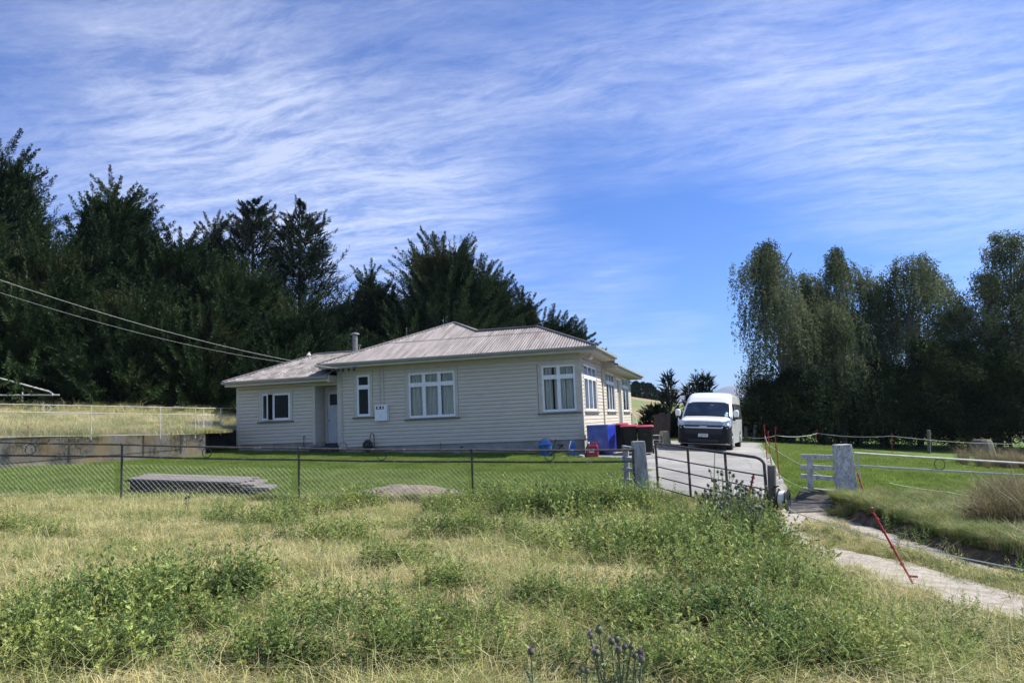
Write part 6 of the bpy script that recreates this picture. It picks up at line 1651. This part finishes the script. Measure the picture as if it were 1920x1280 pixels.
# ------------------------------------------------------------------ grass, weeds and thistles
m_dry = leafmat('dry_grass', [(.41, .365, .165), (.58, .51, .27), (.27, .30, .095), (.46, .44, .19)], trans=.28, scale=.9, var=.5, spec=.3)
m_lawn = leafmat('lawn_grass', [(.13, .20, .035), (.19, .27, .05), (.26, .33, .08)], trans=.5, scale=.8, var=.25, spec=.3)
m_weed = leafmat('weed_leaves', [(.075, .12, .042), (.15, .215, .06), (.27, .325, .09), (.44, .42, .17)], trans=.33, scale=.9, var=.5, spec=.35)
m_tall = leafmat('tall_dry_grass', [(.11, .12, .04), (.24, .20, .105), (.30, .25, .15)], trans=.35, scale=1.2, var=.5, spec=.3)
m_dock = leafmat('brown_dock', [(.10, .045, .025), (.17, .085, .045), (.20, .14, .08)], trans=.2, scale=2, var=.4)
RV = np.random.default_rng(23)
def blades(n, rad, hl, hh, w, lean=.5, curl=.4, rg=RV, square=True):
    """arched blades as two stacked quads each"""
    if square: P = np.stack([rg.uniform(-rad, rad, n), rg.uniform(-rad, rad, n), np.zeros(n)], 1)
    else:
        a = rg.uniform(0, 2*pi, n); r = rad*np.sqrt(rg.uniform(0, 1, n)); P = np.stack([r*np.cos(a), r*np.sin(a), np.zeros(n)], 1)
    h = rg.uniform(hl, hh, n); a = rg.uniform(0, 2*pi, n); L = lean*rg.uniform(.1, 1, n)
    d = np.stack([np.cos(a), np.sin(a), np.zeros(n)], 1); s_ = np.stack([-np.sin(a), np.cos(a), np.zeros(n)], 1)*(w*rg.uniform(.7, 1.3, n)/2)[:, None]
    a2 = rg.uniform(0, 2*pi, n); s_ = np.stack([np.cos(a2), np.sin(a2), np.zeros(n)], 1)*(w*rg.uniform(.7, 1.3, n)/2)[:, None]
    M1 = P+d*(h*L*.45)[:, None]+np.array([0, 0, 1.])*(h*.62)[:, None]
    T = P+d*(h*(L+curl*rg.uniform(.2, 1, n)))[:, None]+np.array([0, 0, 1.])*(h*(1-.25*L))[:, None]
    P = P-np.array([0, 0, .02])
    q1 = np.stack([P-s_, P+s_, M1+s_*.8, M1-s_*.8], 1); q2 = np.stack([M1-s_*.8, M1+s_*.8, T+s_*.12, T-s_*.12], 1)
    return np.concatenate([q1, q2], 1).reshape(-1, 3)
def tint_(nf, lo, hi, rg=RV, rep=1, warm=None):
    c = rg.uniform(lo, hi, nf//rep)[:, None]*np.ones(3)
    if warm is not None: c = c*(1+warm*rg.uniform(-1, 1, (nf//rep, 1))*np.array([1, .1, -.8]))
    return np.repeat(c, rep, axis=0)
def lib(name, items):
    col = bpy.data.collections.new(name)
    for o in items: col.objects.link(o)
    return col
def mk(name, V, m, c): return soup(name, V, 4, m, None, c, link=False)
lib_dry = lib('dry_tufts', [mk('dry_tuft', blades(400, .28, .02, .085, .0055, 1.1, .9), m_dry, tint_(800, .45, 1.5, rep=2, warm=.18)) for k in range(3)] +
              [mk('dry_tuft', blades(300, .26, .03, .13, .005, 1.0, .9), m_dry, tint_(600, .6, 1.5, rep=2, warm=.18)) for k in range(2)])
for k in range(2):
    o_ = mk('straw_tuft', blades(26, .25, .12, .34, .0032, 1.8, 1.3), m_dry, tint_(52, .9, 1.6, rep=2, warm=.08)); lib_dry.objects.link(o_)
for k in range(0):
    o_ = mk('bent_tuft', blades(260, .14, .10, .26, .006, .7, .9, square=False), m_weed, tint_(520, .6, 1.3, rep=2, warm=.15)); lib_dry.objects.link(o_)
lib_lawn = lib('lawn_tufts', [mk('lawn_tuft', blades(420, .30, .02, .07, .006, .6, .6), m_lawn, tint_(840, .6, 1.35, rep=2, warm=.1)) for k in range(3)])
lib_tall = lib('tall_tufts', [mk('tall_tuft', blades(150, .16, .30, .75, .007, .55, .5, square=False), m_tall, tint_(300, .5, 1.4, rep=2, warm=.1)) for k in range(3)])
lib_mid = lib('bank_tufts', [mk('bank_tuft', blades(170, .16, .12, .38, .007, .7, .8, square=False), m_weed, tint_(340, .45, 1.25, rep=2, warm=.15)) for k in range(3)] +
              [mk('bank_tuft', blades(120, .16, .12, .42, .006, .7, .7, square=False), m_dry, tint_(240, .6, 1.3, rep=2, warm=.1))])
def weed(rg, nst, hh, spread, ll, dense=.030):
    Q, Dl, L, W, c = [], [], [], [], []
    for s_ in range(nst):
        a = rg.uniform(0, 2*pi); r = spread*sqrt(rg.uniform()); h = hh*rg.uniform(.55, 1.0)
        b = np.array([cos(a)*r, sin(a)*r, -.02]); ln = np.array([cos(a), sin(a), 0])*rg.uniform(0, .35)*h+rg.normal(0, .05, 3)*h*np.array([1, 1, 0])
        n = int(h/dense); tcol = rg.uniform(.75, 1.25)
        Q += [b, b+ln*.3+np.array([0, 0, h*.45])]; Dl += [ln*.3+np.array([0, 0, h*.5]), ln*.7+np.array([0, 0, h*.5])]; L += [h*.5, h*.55]; W += [.006, .005]; c += [tcol*.8]*2
        for i in range(n):
            t = (i+.5)/n; p = b+ln*t**1.3+np.array([0, 0, h*t]); az = i*2.4+rg.normal(0, .4); le = ll*(1.15-.75*t)*rg.uniform(.7, 1.2)
            e = rg.uniform(.2, .9) if t < .8 else rg.uniform(.7, 1.3); d = np.array([cos(az)*cos(e), sin(az)*cos(e), sin(e)]); sdv = np.array([-sin(az), cos(az), .15])
            br = tcol*rg.uniform(.7, 1.3)*(.85+.3*t)
            Q.append(p); Dl.append(d-np.array([0, 0, .15])); L.append(le); W.append(le*.30); c.append(br)
            for q in (.3, .52, .74):
                for sg in (-1, 1):
                    Q.append(p+d*le*q*.9); Dl.append(d*.75+sdv*sg*.8+rg.normal(0, .15, 3)); L.append(le*.40*(1.15-q*.6)); W.append(le*.17); c.append(br*rg.uniform(.85, 1.2))
    n = len(Q); V = leaves(np.array(Q), np.array(Dl), np.array(L), np.array(W), rg=rg)
    return V, np.array(c)[:, None]*np.ones(3)*(1+.12*rg.uniform(-1, 1, (n, 1))*np.array([1, .1, -1]))
lib_weed = lib('weed_plants', [])
for k, (ns_, h_, sp_, ll_) in enumerate(((7, .42, .13, .092), (9, .36, .16, .080), (6, .50, .12, .088), (9, .30, .18, .076), (8, .45, .16, .072))):
    V, c = weed(RV, ns_, h_, sp_, ll_); lib_weed.objects.link(mk('weed_plant', V, m_weed, c))
lib_dock = lib('dock_plants', [])
for k in range(3):
    V, c = weed(RV, 4, .55, .10, .045, .022); lib_dock.objects.link(mk('dock_plant', V, m_dock, c))

def scatter(name, label, cat, pts, yaw, scl, col, tilt=None):
    n = len(pts); me = bpy.data.meshes.new(name); me.vertices.add(n); me.vertices.foreach_set('co', np.asarray(pts, np.float32).ravel())
    rot = np.zeros((n, 3), np.float32); rot[:, 2] = yaw
    if tilt is not None: rot[:, :2] = tilt
    a = me.attributes.new('rot', 'FLOAT_VECTOR', 'POINT'); a.data.foreach_set('vector', rot.ravel())
    sc = np.asarray(scl, np.float32); sc = np.stack([sc]*3, 1) if sc.ndim == 1 else sc
    a = me.attributes.new('scl', 'FLOAT_VECTOR', 'POINT'); a.data.foreach_set('vector', sc.astype(np.float32).ravel())
    k = len(col.objects); a = me.attributes.new('idx', 'INT', 'POINT'); a.data.foreach_set('value', RV.integers(0, k, n).astype(np.int32))
    o = bpy.data.objects.new(name, me); C.objects.link(o)
    ng = bpy.data.node_groups.new(name, 'GeometryNodeTree'); ng.interface.new_socket('Geometry', in_out='INPUT', socket_type='NodeSocketGeometry'); ng.interface.new_socket('Geometry', in_out='OUTPUT', socket_type='NodeSocketGeometry')
    nn, l = ng.nodes, ng.links; gi, go = nn.new('NodeGroupInput'), nn.new('NodeGroupOutput')
    ci = nn.new('GeometryNodeCollectionInfo'); ci.inputs[0].default_value = col; ci.inputs['Separate Children'].default_value = True; ci.inputs['Reset Children'].default_value = True
    ip = nn.new('GeometryNodeInstanceOnPoints'); ip.inputs['Pick Instance'].default_value = True
    def at(nm, ty): q = nn.new('GeometryNodeInputNamedAttribute'); q.data_type = ty; q.inputs[0].default_value = nm; return q.outputs[0]
    l.new(gi.outputs[0], ip.inputs['Points']); l.new(ci.outputs[0], ip.inputs['Instance']); l.new(at('idx', 'INT'), ip.inputs['Instance Index'])
    l.new(at('rot', 'FLOAT_VECTOR'), ip.inputs['Rotation']); l.new(at('scl', 'FLOAT_VECTOR'), ip.inputs['Scale']); l.new(ip.outputs[0], go.inputs[0])
    md = o.modifiers.new('scatter', 'NODES'); md.node_group = ng
    return tag(o, label, cat, kind='stuff')

def inpoly(x, y, P):
    P = np.asarray(P); c = np.zeros(x.shape, bool); j = len(P)-1
    for i in range(len(P)):
        k = ((P[i, 1] > y) != (P[j, 1] > y)) & (x < (P[j, 0]-P[i, 0])*(y-P[i, 1])/(P[j, 1]-P[i, 1]+1e-12)+P[i, 0]); c ^= k; j = i
    return c
drive_poly = np.array(DL+DR[::-1])
ap_poly = np.array([(-5.25, 24.75), (-2.0, 24.7), (-1.9, 41), (-3.2, 41), (-4.6, 30)])
rut1 = np.array(gl([(1478, 968), (1520, 1005), (1580, 1030), (1680, 1052), (1800, 1085), (1920, 1118), (2200, 1200)])+gl([(1448, 980), (1474, 1016), (1530, 1053), (1634, 1090), (1756, 1125), (1895, 1170), (2145, 1268)])[::-1])
rut2 = np.array(gl([(1538, 961), (1597, 979), (1688, 1010), (1798, 1046), (1917, 1081), (2190, 1155)])+gl([(1512, 970), (1572, 993), (1675, 1027), (1790, 1062), (1910, 1099), (2170, 1178)])[::-1])
rut3 = np.array(gl([(1440, 938), (1566, 935), (1560, 960)])+gl([(1436, 972), (1500, 990), (1545, 975)])[::-1])
def uv2xy(u, v): return u*RT[0]+v*FW[0], u*RT[1]+v*FW[1]
def jit(n, u0, u1, v0, v1, fan=True):
    v = np.sqrt(RV.uniform(v0*v0, v1*v1, n)) if fan else RV.uniform(v0, v1, n)
    u = RV.uniform(-1, 1, n)*.80*v if fan else RV.uniform(u0, u1, n)
    return u, v
def road(x, y): return inpoly(x, y, drive_poly) | inpoly(x, y, ap_poly)
def ruts(x, y): return inpoly(x, y, rut1) | inpoly(x, y, rut2) | inpoly(x, y, rut3)
# dry field grass
u, v = jit(5200, 0, 0, 2.6, 16.6); x, y = uv2xy(u, v)
fd_, fs_ = seg_signed(x, y, FENCE); bd, bs = seg_signed(x, y, BANK)
ok = ((fs_ < 0) | (fd_ < .15)) & ~road(x, y) & ~ruts(x, y) & ~((bd < .22) & (u > 4)) & ~((bs > 0) & (bd < 5) & (u > 4.2) & (v > 5))
x, y = x[ok], y[ok]; z = H(x, y)
scatter('dry_grass', 'short dry yellow and green grass covering the near field', 'grass', np.stack([x, y, z], 1), RV.uniform(0, 6.28, len(x)), RV.uniform(.75, 1.25, len(x)), lib_dry)
# lawn
pts = []
for (u0, u1, v0, v1, n) in ((-19, 3.2, 15.9, 33, 5200), (1.5, 17, 14.5, 44, 5200)):
    u, v = jit(n, u0, u1, v0, v1, False); x, y = uv2xy(u, v); fd_, fs_ = seg_signed(x, y, FENCE)
    wd_, ws2_ = seg_signed(x, y, np.array([W0, WA[:2], WB[:2]]))
    ok = (fs_ > 0) & ~road(x, y) & ~ruts(x, y) & ~((x > XW-.1) & (x < XR) & (y > YF-.05)) & (lawnmask(x, y) > .45)
    ok &= ~((ws2_ < 0) & (wd_ < 9) & (x < -17)) if False else True
    pts.append(np.stack([x[ok], y[ok]], 1))
pts = np.concatenate(pts); z = H(pts[:, 0], pts[:, 1])
wl_ = np.array([W0, WA[:2], WB[:2], WCc, WD])
_, sl_ = seg_signed(pts[:, 0], pts[:, 1], wl_); _, s0_ = seg_signed(np.array([-12.]), np.array([18.]), wl_)
keep = (sl_ == s0_[0]) | (pts[:, 0] > -17.5); pts, z = pts[keep], z[keep]
scatter('lawn_grass', 'mown green lawn grass around the house and right of the driveway', 'grass', np.column_stack([pts, z]), RV.uniform(0, 6.28, len(pts)), RV.uniform(.6, 1.6, len(pts)), lib_lawn)
# hillside grass
n = 2600; i = RV.integers(0, 95, n); j = (RV.uniform(0, 1, n)**.8*62).astype(int); P = HV[i, j]+RV.normal(0, .25, (n, 3))*np.array([1, 1, 0])
P[:, 2] = [hz(a, b) for a, b in P[:, :2]]
scatter('hill_grass', 'long dry grass on the bank above the retaining wall', 'grass', P, RV.uniform(0, 6.28, n), RV.uniform(1.2, 2.2, n), lib_dry)
k = 260; i = RV.integers(0, 60, k); P = HV[i, np.clip(RV.integers(0, 8, k), 0, 20)]+RV.normal(0, .3, (k, 3))*np.array([1, 1, 0])
P = P[(P[:, 0] < -20.2)]; P[:, 2] = [hz(a, b)-.02 for a, b in P[:, :2]]
scatter('dock_weeds', 'rust brown dock seed stalks along the foot of the white pipe fence', 'weeds', P, RV.uniform(0, 6.28, len(P)), RV.uniform(.6, 1.1, len(P)), lib_dock)

RC1 = resample(np.array(gl([(1478, 985), (1530, 1020), (1610, 1052), (1720, 1085), (1850, 1122), (1960, 1155)])), 40)
# weeds in drifts
DR_ = [(1090, 965, 1.3, 1.0, .78), (1170, 960, .8, .8, .72), (1280, 990, 1.2, .7, .40), (1400, 1000, .8, .7, .80), (1440, 1040, .9, .8, .8), (1270, 1050, 1.3, 1.0, .6), (1130, 1040, 1.1, .8, .5),
       (1390, 1110, 1.0, .7, .52), (1500, 1110, .6, .4, .34), (1350, 1190, 1.0, .6, .45), (1540, 1200, .8, .4, .36), (1690, 1225, .7, .3, .30), (1150, 1150, .6, .4, .35), (1340, 1262, .7, .3, .40),
       (990, 965, 1.3, .8, .58), (850, 965, .7, .6, .48), (655, 955, .6, .5, .50), (930, 950, .5, .5, .6), (900, 1005, 1.2, .7, .42), (470, 988, 1.0, .55, .42), (570, 968, .7, .5, .42), (230, 1175, .95, .6, .50),
       (90, 1235, .7, .4, .48), (330, 1125, .8, .45, .45), (180, 1260, .9, .35, .45), (460, 1115, .35, .3, .42), (780, 1255, .9, .35, .40), (650, 1175, .6, .35, .38), (860, 1185, .45, .3, .35), (500, 1245, .6, .3, .36),
       (760, 1065, .5, .3, .35), (640, 1020, .6, .35, .38), (835, 1100, .4, .25, .3), (1010, 1135, .4, .3, .32), (20, 1000, .4, .3, .4), (90, 1010, .5, .3, .3), (1640, 1250, .7, .3, .35), (400, 1190, .4, .25, .38), (1480, 1255, .6, .3, .4)]
WP, WS = [], []
for (a, b, ru, rv, hh) in DR_:
    g_ = G(a, b); n = int(52*ru*rv+12)
    du, dv = RV.normal(0, .47, n)*ru, RV.normal(0, .47, n)*rv; x = g_[0]+du*RT[0]+dv*FW[0]; y = g_[1]+du*RT[1]+dv*FW[1]
    f_ = np.exp(-((du/ru)**2+(dv/rv)**2)*.6); WP.append(np.stack([x, y], 1)); WS.append(hh/.42*(.5+.75*f_)*RV.uniform(.6, 1.2, n))
u, v = jit(2600, 0, 0, 3.0, 15.6); x, y = uv2xy(u, v); q = vnoise(x, y, 1.1, 12)+vnoise(x, y, .4, 13)*.5+np.clip(u, -2, 3)*.05
ok = q > .91; WP.append(np.stack([x[ok], y[ok]], 1)); WS.append(RV.uniform(.25, .75, ok.sum())*(.5+q[ok]*.5))
WP, WS = np.concatenate(WP), np.minimum(np.concatenate(WS), 1.75); x, y = WP[:, 0], WP[:, 1]
fd_, fs_ = seg_signed(x, y, FENCE); vv = x*FW[0]+y*FW[1]
gs, gsd = seg_signed(x, y, np.array([GATE0 := PD(1229, 912, GL)[:2], PD(1438, 960, GR)[:2]]))
ok = ((fs_ < 0) | (fd_ < .35)) & ~road(x, y) & ~ruts(x, y) & (vv > 2.7) & (seg_signed(x, y, RC1)[0] > .70) & ~((gs < .9) & (gsd < 0) & (vv > 13.4))
x, y, WS = x[ok], y[ok], WS[ok]; n = len(x)
scatter('weeds', 'leafy green weeds and thistle growth spreading through the near field', 'weeds', np.stack([x, y, H(x, y)], 1), RV.uniform(0, 6.28, n), WS, lib_weed, RV.normal(0, .12, (n, 2)))
# bank and rough grass right of the track, around posts and along the fence
BP = []
for k in range(2900):
    s_ = RV.uniform(0, 1); seg = BANK[:6]; L_ = resample(seg, 60); i = RV.integers(0, 59); d = unit(L_[i+1]-L_[i]); nn_ = np.array([-d[1], d[0]]); o_ = abs(RV.normal(0, 1.6))+.20; p = L_[i]+nn_*o_+d*RV.uniform(-.2, .2); BP.append((*p, RV.uniform(.35, .85)))
for (a, b, r_, n, s0) in ((1204, 940, .5, 70, .9), (1592, 948, .45, 60, .7), (1300, 945, .8, 60, .6), (1182, 930, .4, 40, .8), (1500, 1010, .5, 30, .5), (1250, 935, .6, 70, .7)):
    g_ = G(a, b)
    for k in range(n): BP.append((g_[0]+RV.normal(0, r_), g_[1]+RV.normal(0, r_*.6), s0*RV.uniform(.5, 1.1)))
Lr = resample(np.array(gl([(1510, 996), (1560, 1012), (1675, 1040), (1795, 1074), (1915, 1109), (2100, 1160)])), 60)
for k in range(230):
    i = RV.integers(0, 59); p = Lr[i]+RV.normal(0, .09, 2); BP.append((*p, RV.uniform(.15, .32)))
Lf = resample(np.array([p for p in FENCE[:4]]), 80)
for k in range(230):
    i = RV.integers(44, 79); p = Lf[i]+RV.normal(0, .12, 2); BP.append((*p, RV.uniform(.3, .8)))
BP = np.array(BP); ok = ~road(BP[:, 0], BP[:, 1]) & ~ruts(BP[:, 0], BP[:, 1]); BP = BP[ok]; n = len(BP)
scatter('rough_grass', 'rough green and straw grass on the track bank and around the posts', 'grass', np.column_stack([BP[:, :2], H(BP[:, 0], BP[:, 1])]), RV.uniform(0, 6.28, n), BP[:, 2], lib_mid, RV.normal(0, .15, (n, 2)))
TP_ = []
for (a, b, D, r_, n, s0) in ((1935, 1000, 12.3, .34, 46, 1.2), (1965, 1000, 11.4, .45, 50, 1.15), (1905, 985, 13.2, .25, 9, .8), (1930, 950, 15, .4, 36, 1.3), (1715, 938, 14.9, .5, 16, .6), (1790, 945, 14.6, .5, 10, .5), (1895, 850, 26, .8, 40, 1.2)):
    g_ = PD(a, b, D)
    for k in range(n): TP_.append((g_[0]+RV.normal(0, r_), g_[1]+RV.normal(0, r_*.7), s0*RV.uniform(.5, 1.1)))
TP_ = np.array(TP_); n = len(TP_)
scatter('tall_dry_grass', 'tall straw coloured grass at the right edge of the photo', 'grass', np.column_stack([TP_[:, :2], H(TP_[:, 0], TP_[:, 1])]), RV.uniform(0, 6.28, n), TP_[:, 2], lib_tall, RV.normal(0, .2, (n, 2)))

# thistles: things with stem and flower heads
m_thst = leafmat('thistle_stem', [(.12, .155, .075), (.19, .23, .11)], trans=.2, scale=3, var=0, spec=.3)
m_thhead = mat('thistle_bracts', (.15, .17, .10), (.05, .06, .035), 60, .8)
m_stem = mat('thistle_stalk', (.17, .20, .10), (.09, .11, .055), 30, .8)
m_purple = mat('thistle_florets', (.22, .07, .28), (.14, .04, .19), 30, .8)
m_down = mat('thistle_down', (.62, .60, .54), (.45, .42, .37), 30, .95)
m_brown = mat('withered_florets', (.12, .075, .045), (.07, .045, .03), 30, .9)
def thistle(label, base, h, heads, rg, hs_=.028, leafn=60, group='thistles in the field', heads_top=None):
    t = thing('thistle', label, 'thistle', base, 0, group); Q, D_, L, W, c = [], [], [], [], []
    mb = MB(); b0 = np.array(base, float); tips = []
    main = [b0+np.array([0, 0, -.03]), b0+np.array([rg.normal(0, .02), rg.normal(0, .02), h*.45]), b0+np.array([rg.normal(0, .03), 0, h*.7])]; mb.tube(main, [.009, .007, .006], 6)
    for k in range(heads):
        st = main[1]*(1-(k % 3)/3)+main[2]*((k % 3)/3)
        if heads_top: e = np.array(heads_top[k])
        else:
            a = k*2.4+rg.normal(0, .4); r = rg.uniform(.05, .22)*h; e = b0+np.array([cos(a)*r, sin(a)*r, h*rg.uniform(.78, 1.0)])
        m_ = st*.45+e*.55; m_[2] = st[2]*.6+e[2]*.4; mb.tube([st, m_, e], [.006, .0045, .004], 5); tips.append((e, unit(e-m_)))
        for q in np.linspace(.1, .95, 7):
            p = st*(1-q)+e*q if q > .5 else st*(1-q*.9)+m_*q*.9; 
            for z_ in range(5): Q.append(p+rg.normal(0, .008, 3)); D_.append(rg.normal(0, 1, 3)+np.array([0, 0, .6])); L.append(rg.uniform(.02, .055)*(h/.8)); W.append(.008); c.append(rg.uniform(.8, 1.5))
    st_o = obj('stem', mb, m_stem, t)
    for k in range(leafn):
        q = rg.uniform(.02, .7); p = b0+np.array([0, 0, h*q]); a = rg.uniform(0, 2*pi); d = np.array([cos(a), sin(a), .35]); le = rg.uniform(.07, .16)*(1.1-q)*min(1, h/.6)*1.2
        Q.append(p); D_.append(d); L.append(le); W.append(le*.2); c.append(rg.uniform(.7, 1.3))
        for qq in (.3, .5, .7, .9):
            for sg in (-1, 1): Q.append(p+unit(d)*le*qq*.85); D_.append(d*.6+np.array([-sin(a), cos(a), .3*rg.normal()])*sg); L.append(le*.3); W.append(le*.08); c.append(rg.uniform(.8, 1.5))
    n = len(Q); soup('foliage', leaves(np.array(Q), np.array(D_), np.array(L), np.array(W), rg=rg), 4, m_thst, t, np.array(c)[:, None]*np.ones(3), loc=t.location)
    for k, (e, d) in enumerate(tips):
        mb = MB(); s0 = hs_*rg.uniform(.8, 1.15); mb.lathe([(s0*.25, -s0*.2), (s0*.75, s0*.1), (s0*.92, s0*.7), (s0*.7, s0*1.35), (s0*.42, s0*1.6)], e, d, 12)
        for i in range(46):
            a = rg.uniform(0, 2*pi); q = rg.uniform(0, 1.4); ax1 = unit(np.cross(d, [0.3, 1, .2])); ax2 = np.cross(d, ax1); rad = ax1*cos(a)+ax2*sin(a); rr = s0*np.interp(q, [0, .1, .7, 1.4], [.5, .72, .9, .68])
            p = e+d*s0*q+rad*rr; tp = p+rad*s0*.42+d*s0*.35; w_ = np.cross(rad, d)*s0*.07; mb.add([p-w_, p+w_, tp], [(0, 1, 2)])
        hd = obj('flower_head', mb, m_thhead, t, ang=70)
        mb = MB(); kind = k % 3
        for i in range(34):
            a = rg.uniform(0, 2*pi); r_ = sqrt(rg.uniform())*.45*s0; ax1 = unit(np.cross(d, [0.3, 1, .2])); ax2 = np.cross(d, ax1); rad = ax1*cos(a)+ax2*sin(a)
            p = e+d*s0*1.5+rad*r_; tp = p+d*s0*rg.uniform(.5, .85)+rad*s0*(.5 if kind != 1 else .2); w_ = np.cross(rad, d)*s0*.06; mb.add([p-w_, p+w_, tp], [(0, 1, 2)])
        obj('florets', mb, m_purple if kind == 0 and rg.uniform() < .7 else (m_brown if kind == 1 else (m_down if group != 'thistles in the field' else m_purple)), hd, smooth=False)
    return t
def at_g(px_, py_, D): p = PD(px_, py_, D); return np.array([p[0], p[1], h1(p[0], p[1])])
def tops_(lst, D): return [PD(a, b, D+dd_) for a, b, dd_ in lst]
RT_ = np.random.default_rng(3)
thistle('thistle with a pair of fat heads, tall and left in the foreground clump', at_g(1130, 1300, 3.25), .80, 3, RT_, .017, 20, heads_top=tops_([(1108, 1196, 0), (1124, 1186, .05), (1119, 1228, -.05)], 3.2))
thistle('foreground thistle with five heads in the middle of the clump', at_g(1160, 1300, 3.25), .80, 5, RT_, .015, 16, heads_top=tops_([(1147, 1206, 0), (1157, 1203, .05), (1160, 1222, -.06), (1171, 1216, .03), (1183, 1216, 0)], 3.2))
thistle('right hand foreground thistle with a half open purple head', at_g(1178, 1310, 3.1), .70, 3, RT_, .015, 16, heads_top=tops_([(1203, 1242, 0), (1191, 1234, .06), (1200, 1228, .1)], 3.1))
thistle('small two headed thistle at the bottom edge, left of the clump', at_g(1094, 1330, 3.0), .62, 2, RT_, .015, 14, heads_top=tops_([(1090, 1258, 0), (1101, 1262, .03)], 3.0))
thistle('low thistle with a single bright purple flower left of the clump', at_g(997, 1275, 4.2), .35, 1, RT_, .022, 30, heads_top=tops_([(996, 1226, 0)], 4.15))
for k, (a, b, D, h) in enumerate(((1345, 1010, 11.2, 1.0), (1362, 1005, 11.4, 1.1), (1380, 1010, 11.0, 1.0), (1395, 1020, 10.6, 1.0), (1412, 1015, 10.9, 1.05), (1428, 1020, 10.6, 1.0), (1352, 1035, 10.6, .95), (1334, 1030, 10.8, .8), (1372, 1040, 10.0, .8), (1421, 1050, 9.7, .75))):
    lab = ['leftmost tall thistle of the stand in front of the gate', 'second tall thistle from the left of the stand, the tallest', 'tall thistle behind the gap of the stand', 'tall thistle in the middle of the stand in front of the gate', 'tall thistle just right of the middle of the stand', 'tall thistle near the timber post end of the stand', 'thistle at the left front of the stand before the gate bars', 'shorter thistle at the far left foot of the stand', 'low thistle at the front left of the stand', 'low thistle at the front right of the stand'][k]
    thistle(lab, at_g(a, b, D), h, 8, RT_, .026, 130, 'seeding thistles in front of the gate')
p = at_g(1023, 985, 14.0); thistle('dark stemmed thistle near the fence between the ring and the left gate post', p, .7, 4, RT_, .025, 120)
p = at_g(349, 975, 13.4); thistle('lone small thistle in the dry grass in front of the board platform', p, .32, 2, RT_, .025, 40)
# straggly shrub against the wing foundation
p = np.array([-16.6, YF-.35, h1(-16.6, YF-.35)]); V, c = weed(RT_, 12, .55, .35, .05, .035)
t = thing('small_shrub', 'straggly brown green shrub against the wing foundation below the window', 'shrub', p); soup('foliage', V+p.astype(np.float32), 4, m_dock, t, c, loc=t.location)

# ------------------------------------------------------------------ air
mb = MB(); mb.box((-10000, -600, -8), (10000, 10300, 340))
m_haze = bpy.data.materials.new('haze_air'); m_haze.use_nodes = True
hn, hl_ = m_haze.node_tree.nodes, m_haze.node_tree.links
for n_ in list(hn):
    if n_.type != 'OUTPUT_MATERIAL': hn.remove(n_)
pv = hn.new('ShaderNodeVolumePrincipled'); pv.inputs['Color'].default_value = (.62, .74, .95, 1); pv.inputs['Density'].default_value = 1.1e-4; pv.inputs['Anisotropy'].default_value = .2
hl_.new(pv.outputs[0], [n_ for n_ in hn if n_.type == 'OUTPUT_MATERIAL'][0].inputs['Volume'])
hz_ = obj('haze', mb, m_haze, smooth=False); hz_['kind'] = 'stuff'; hz_.display_type = 'WIRE'
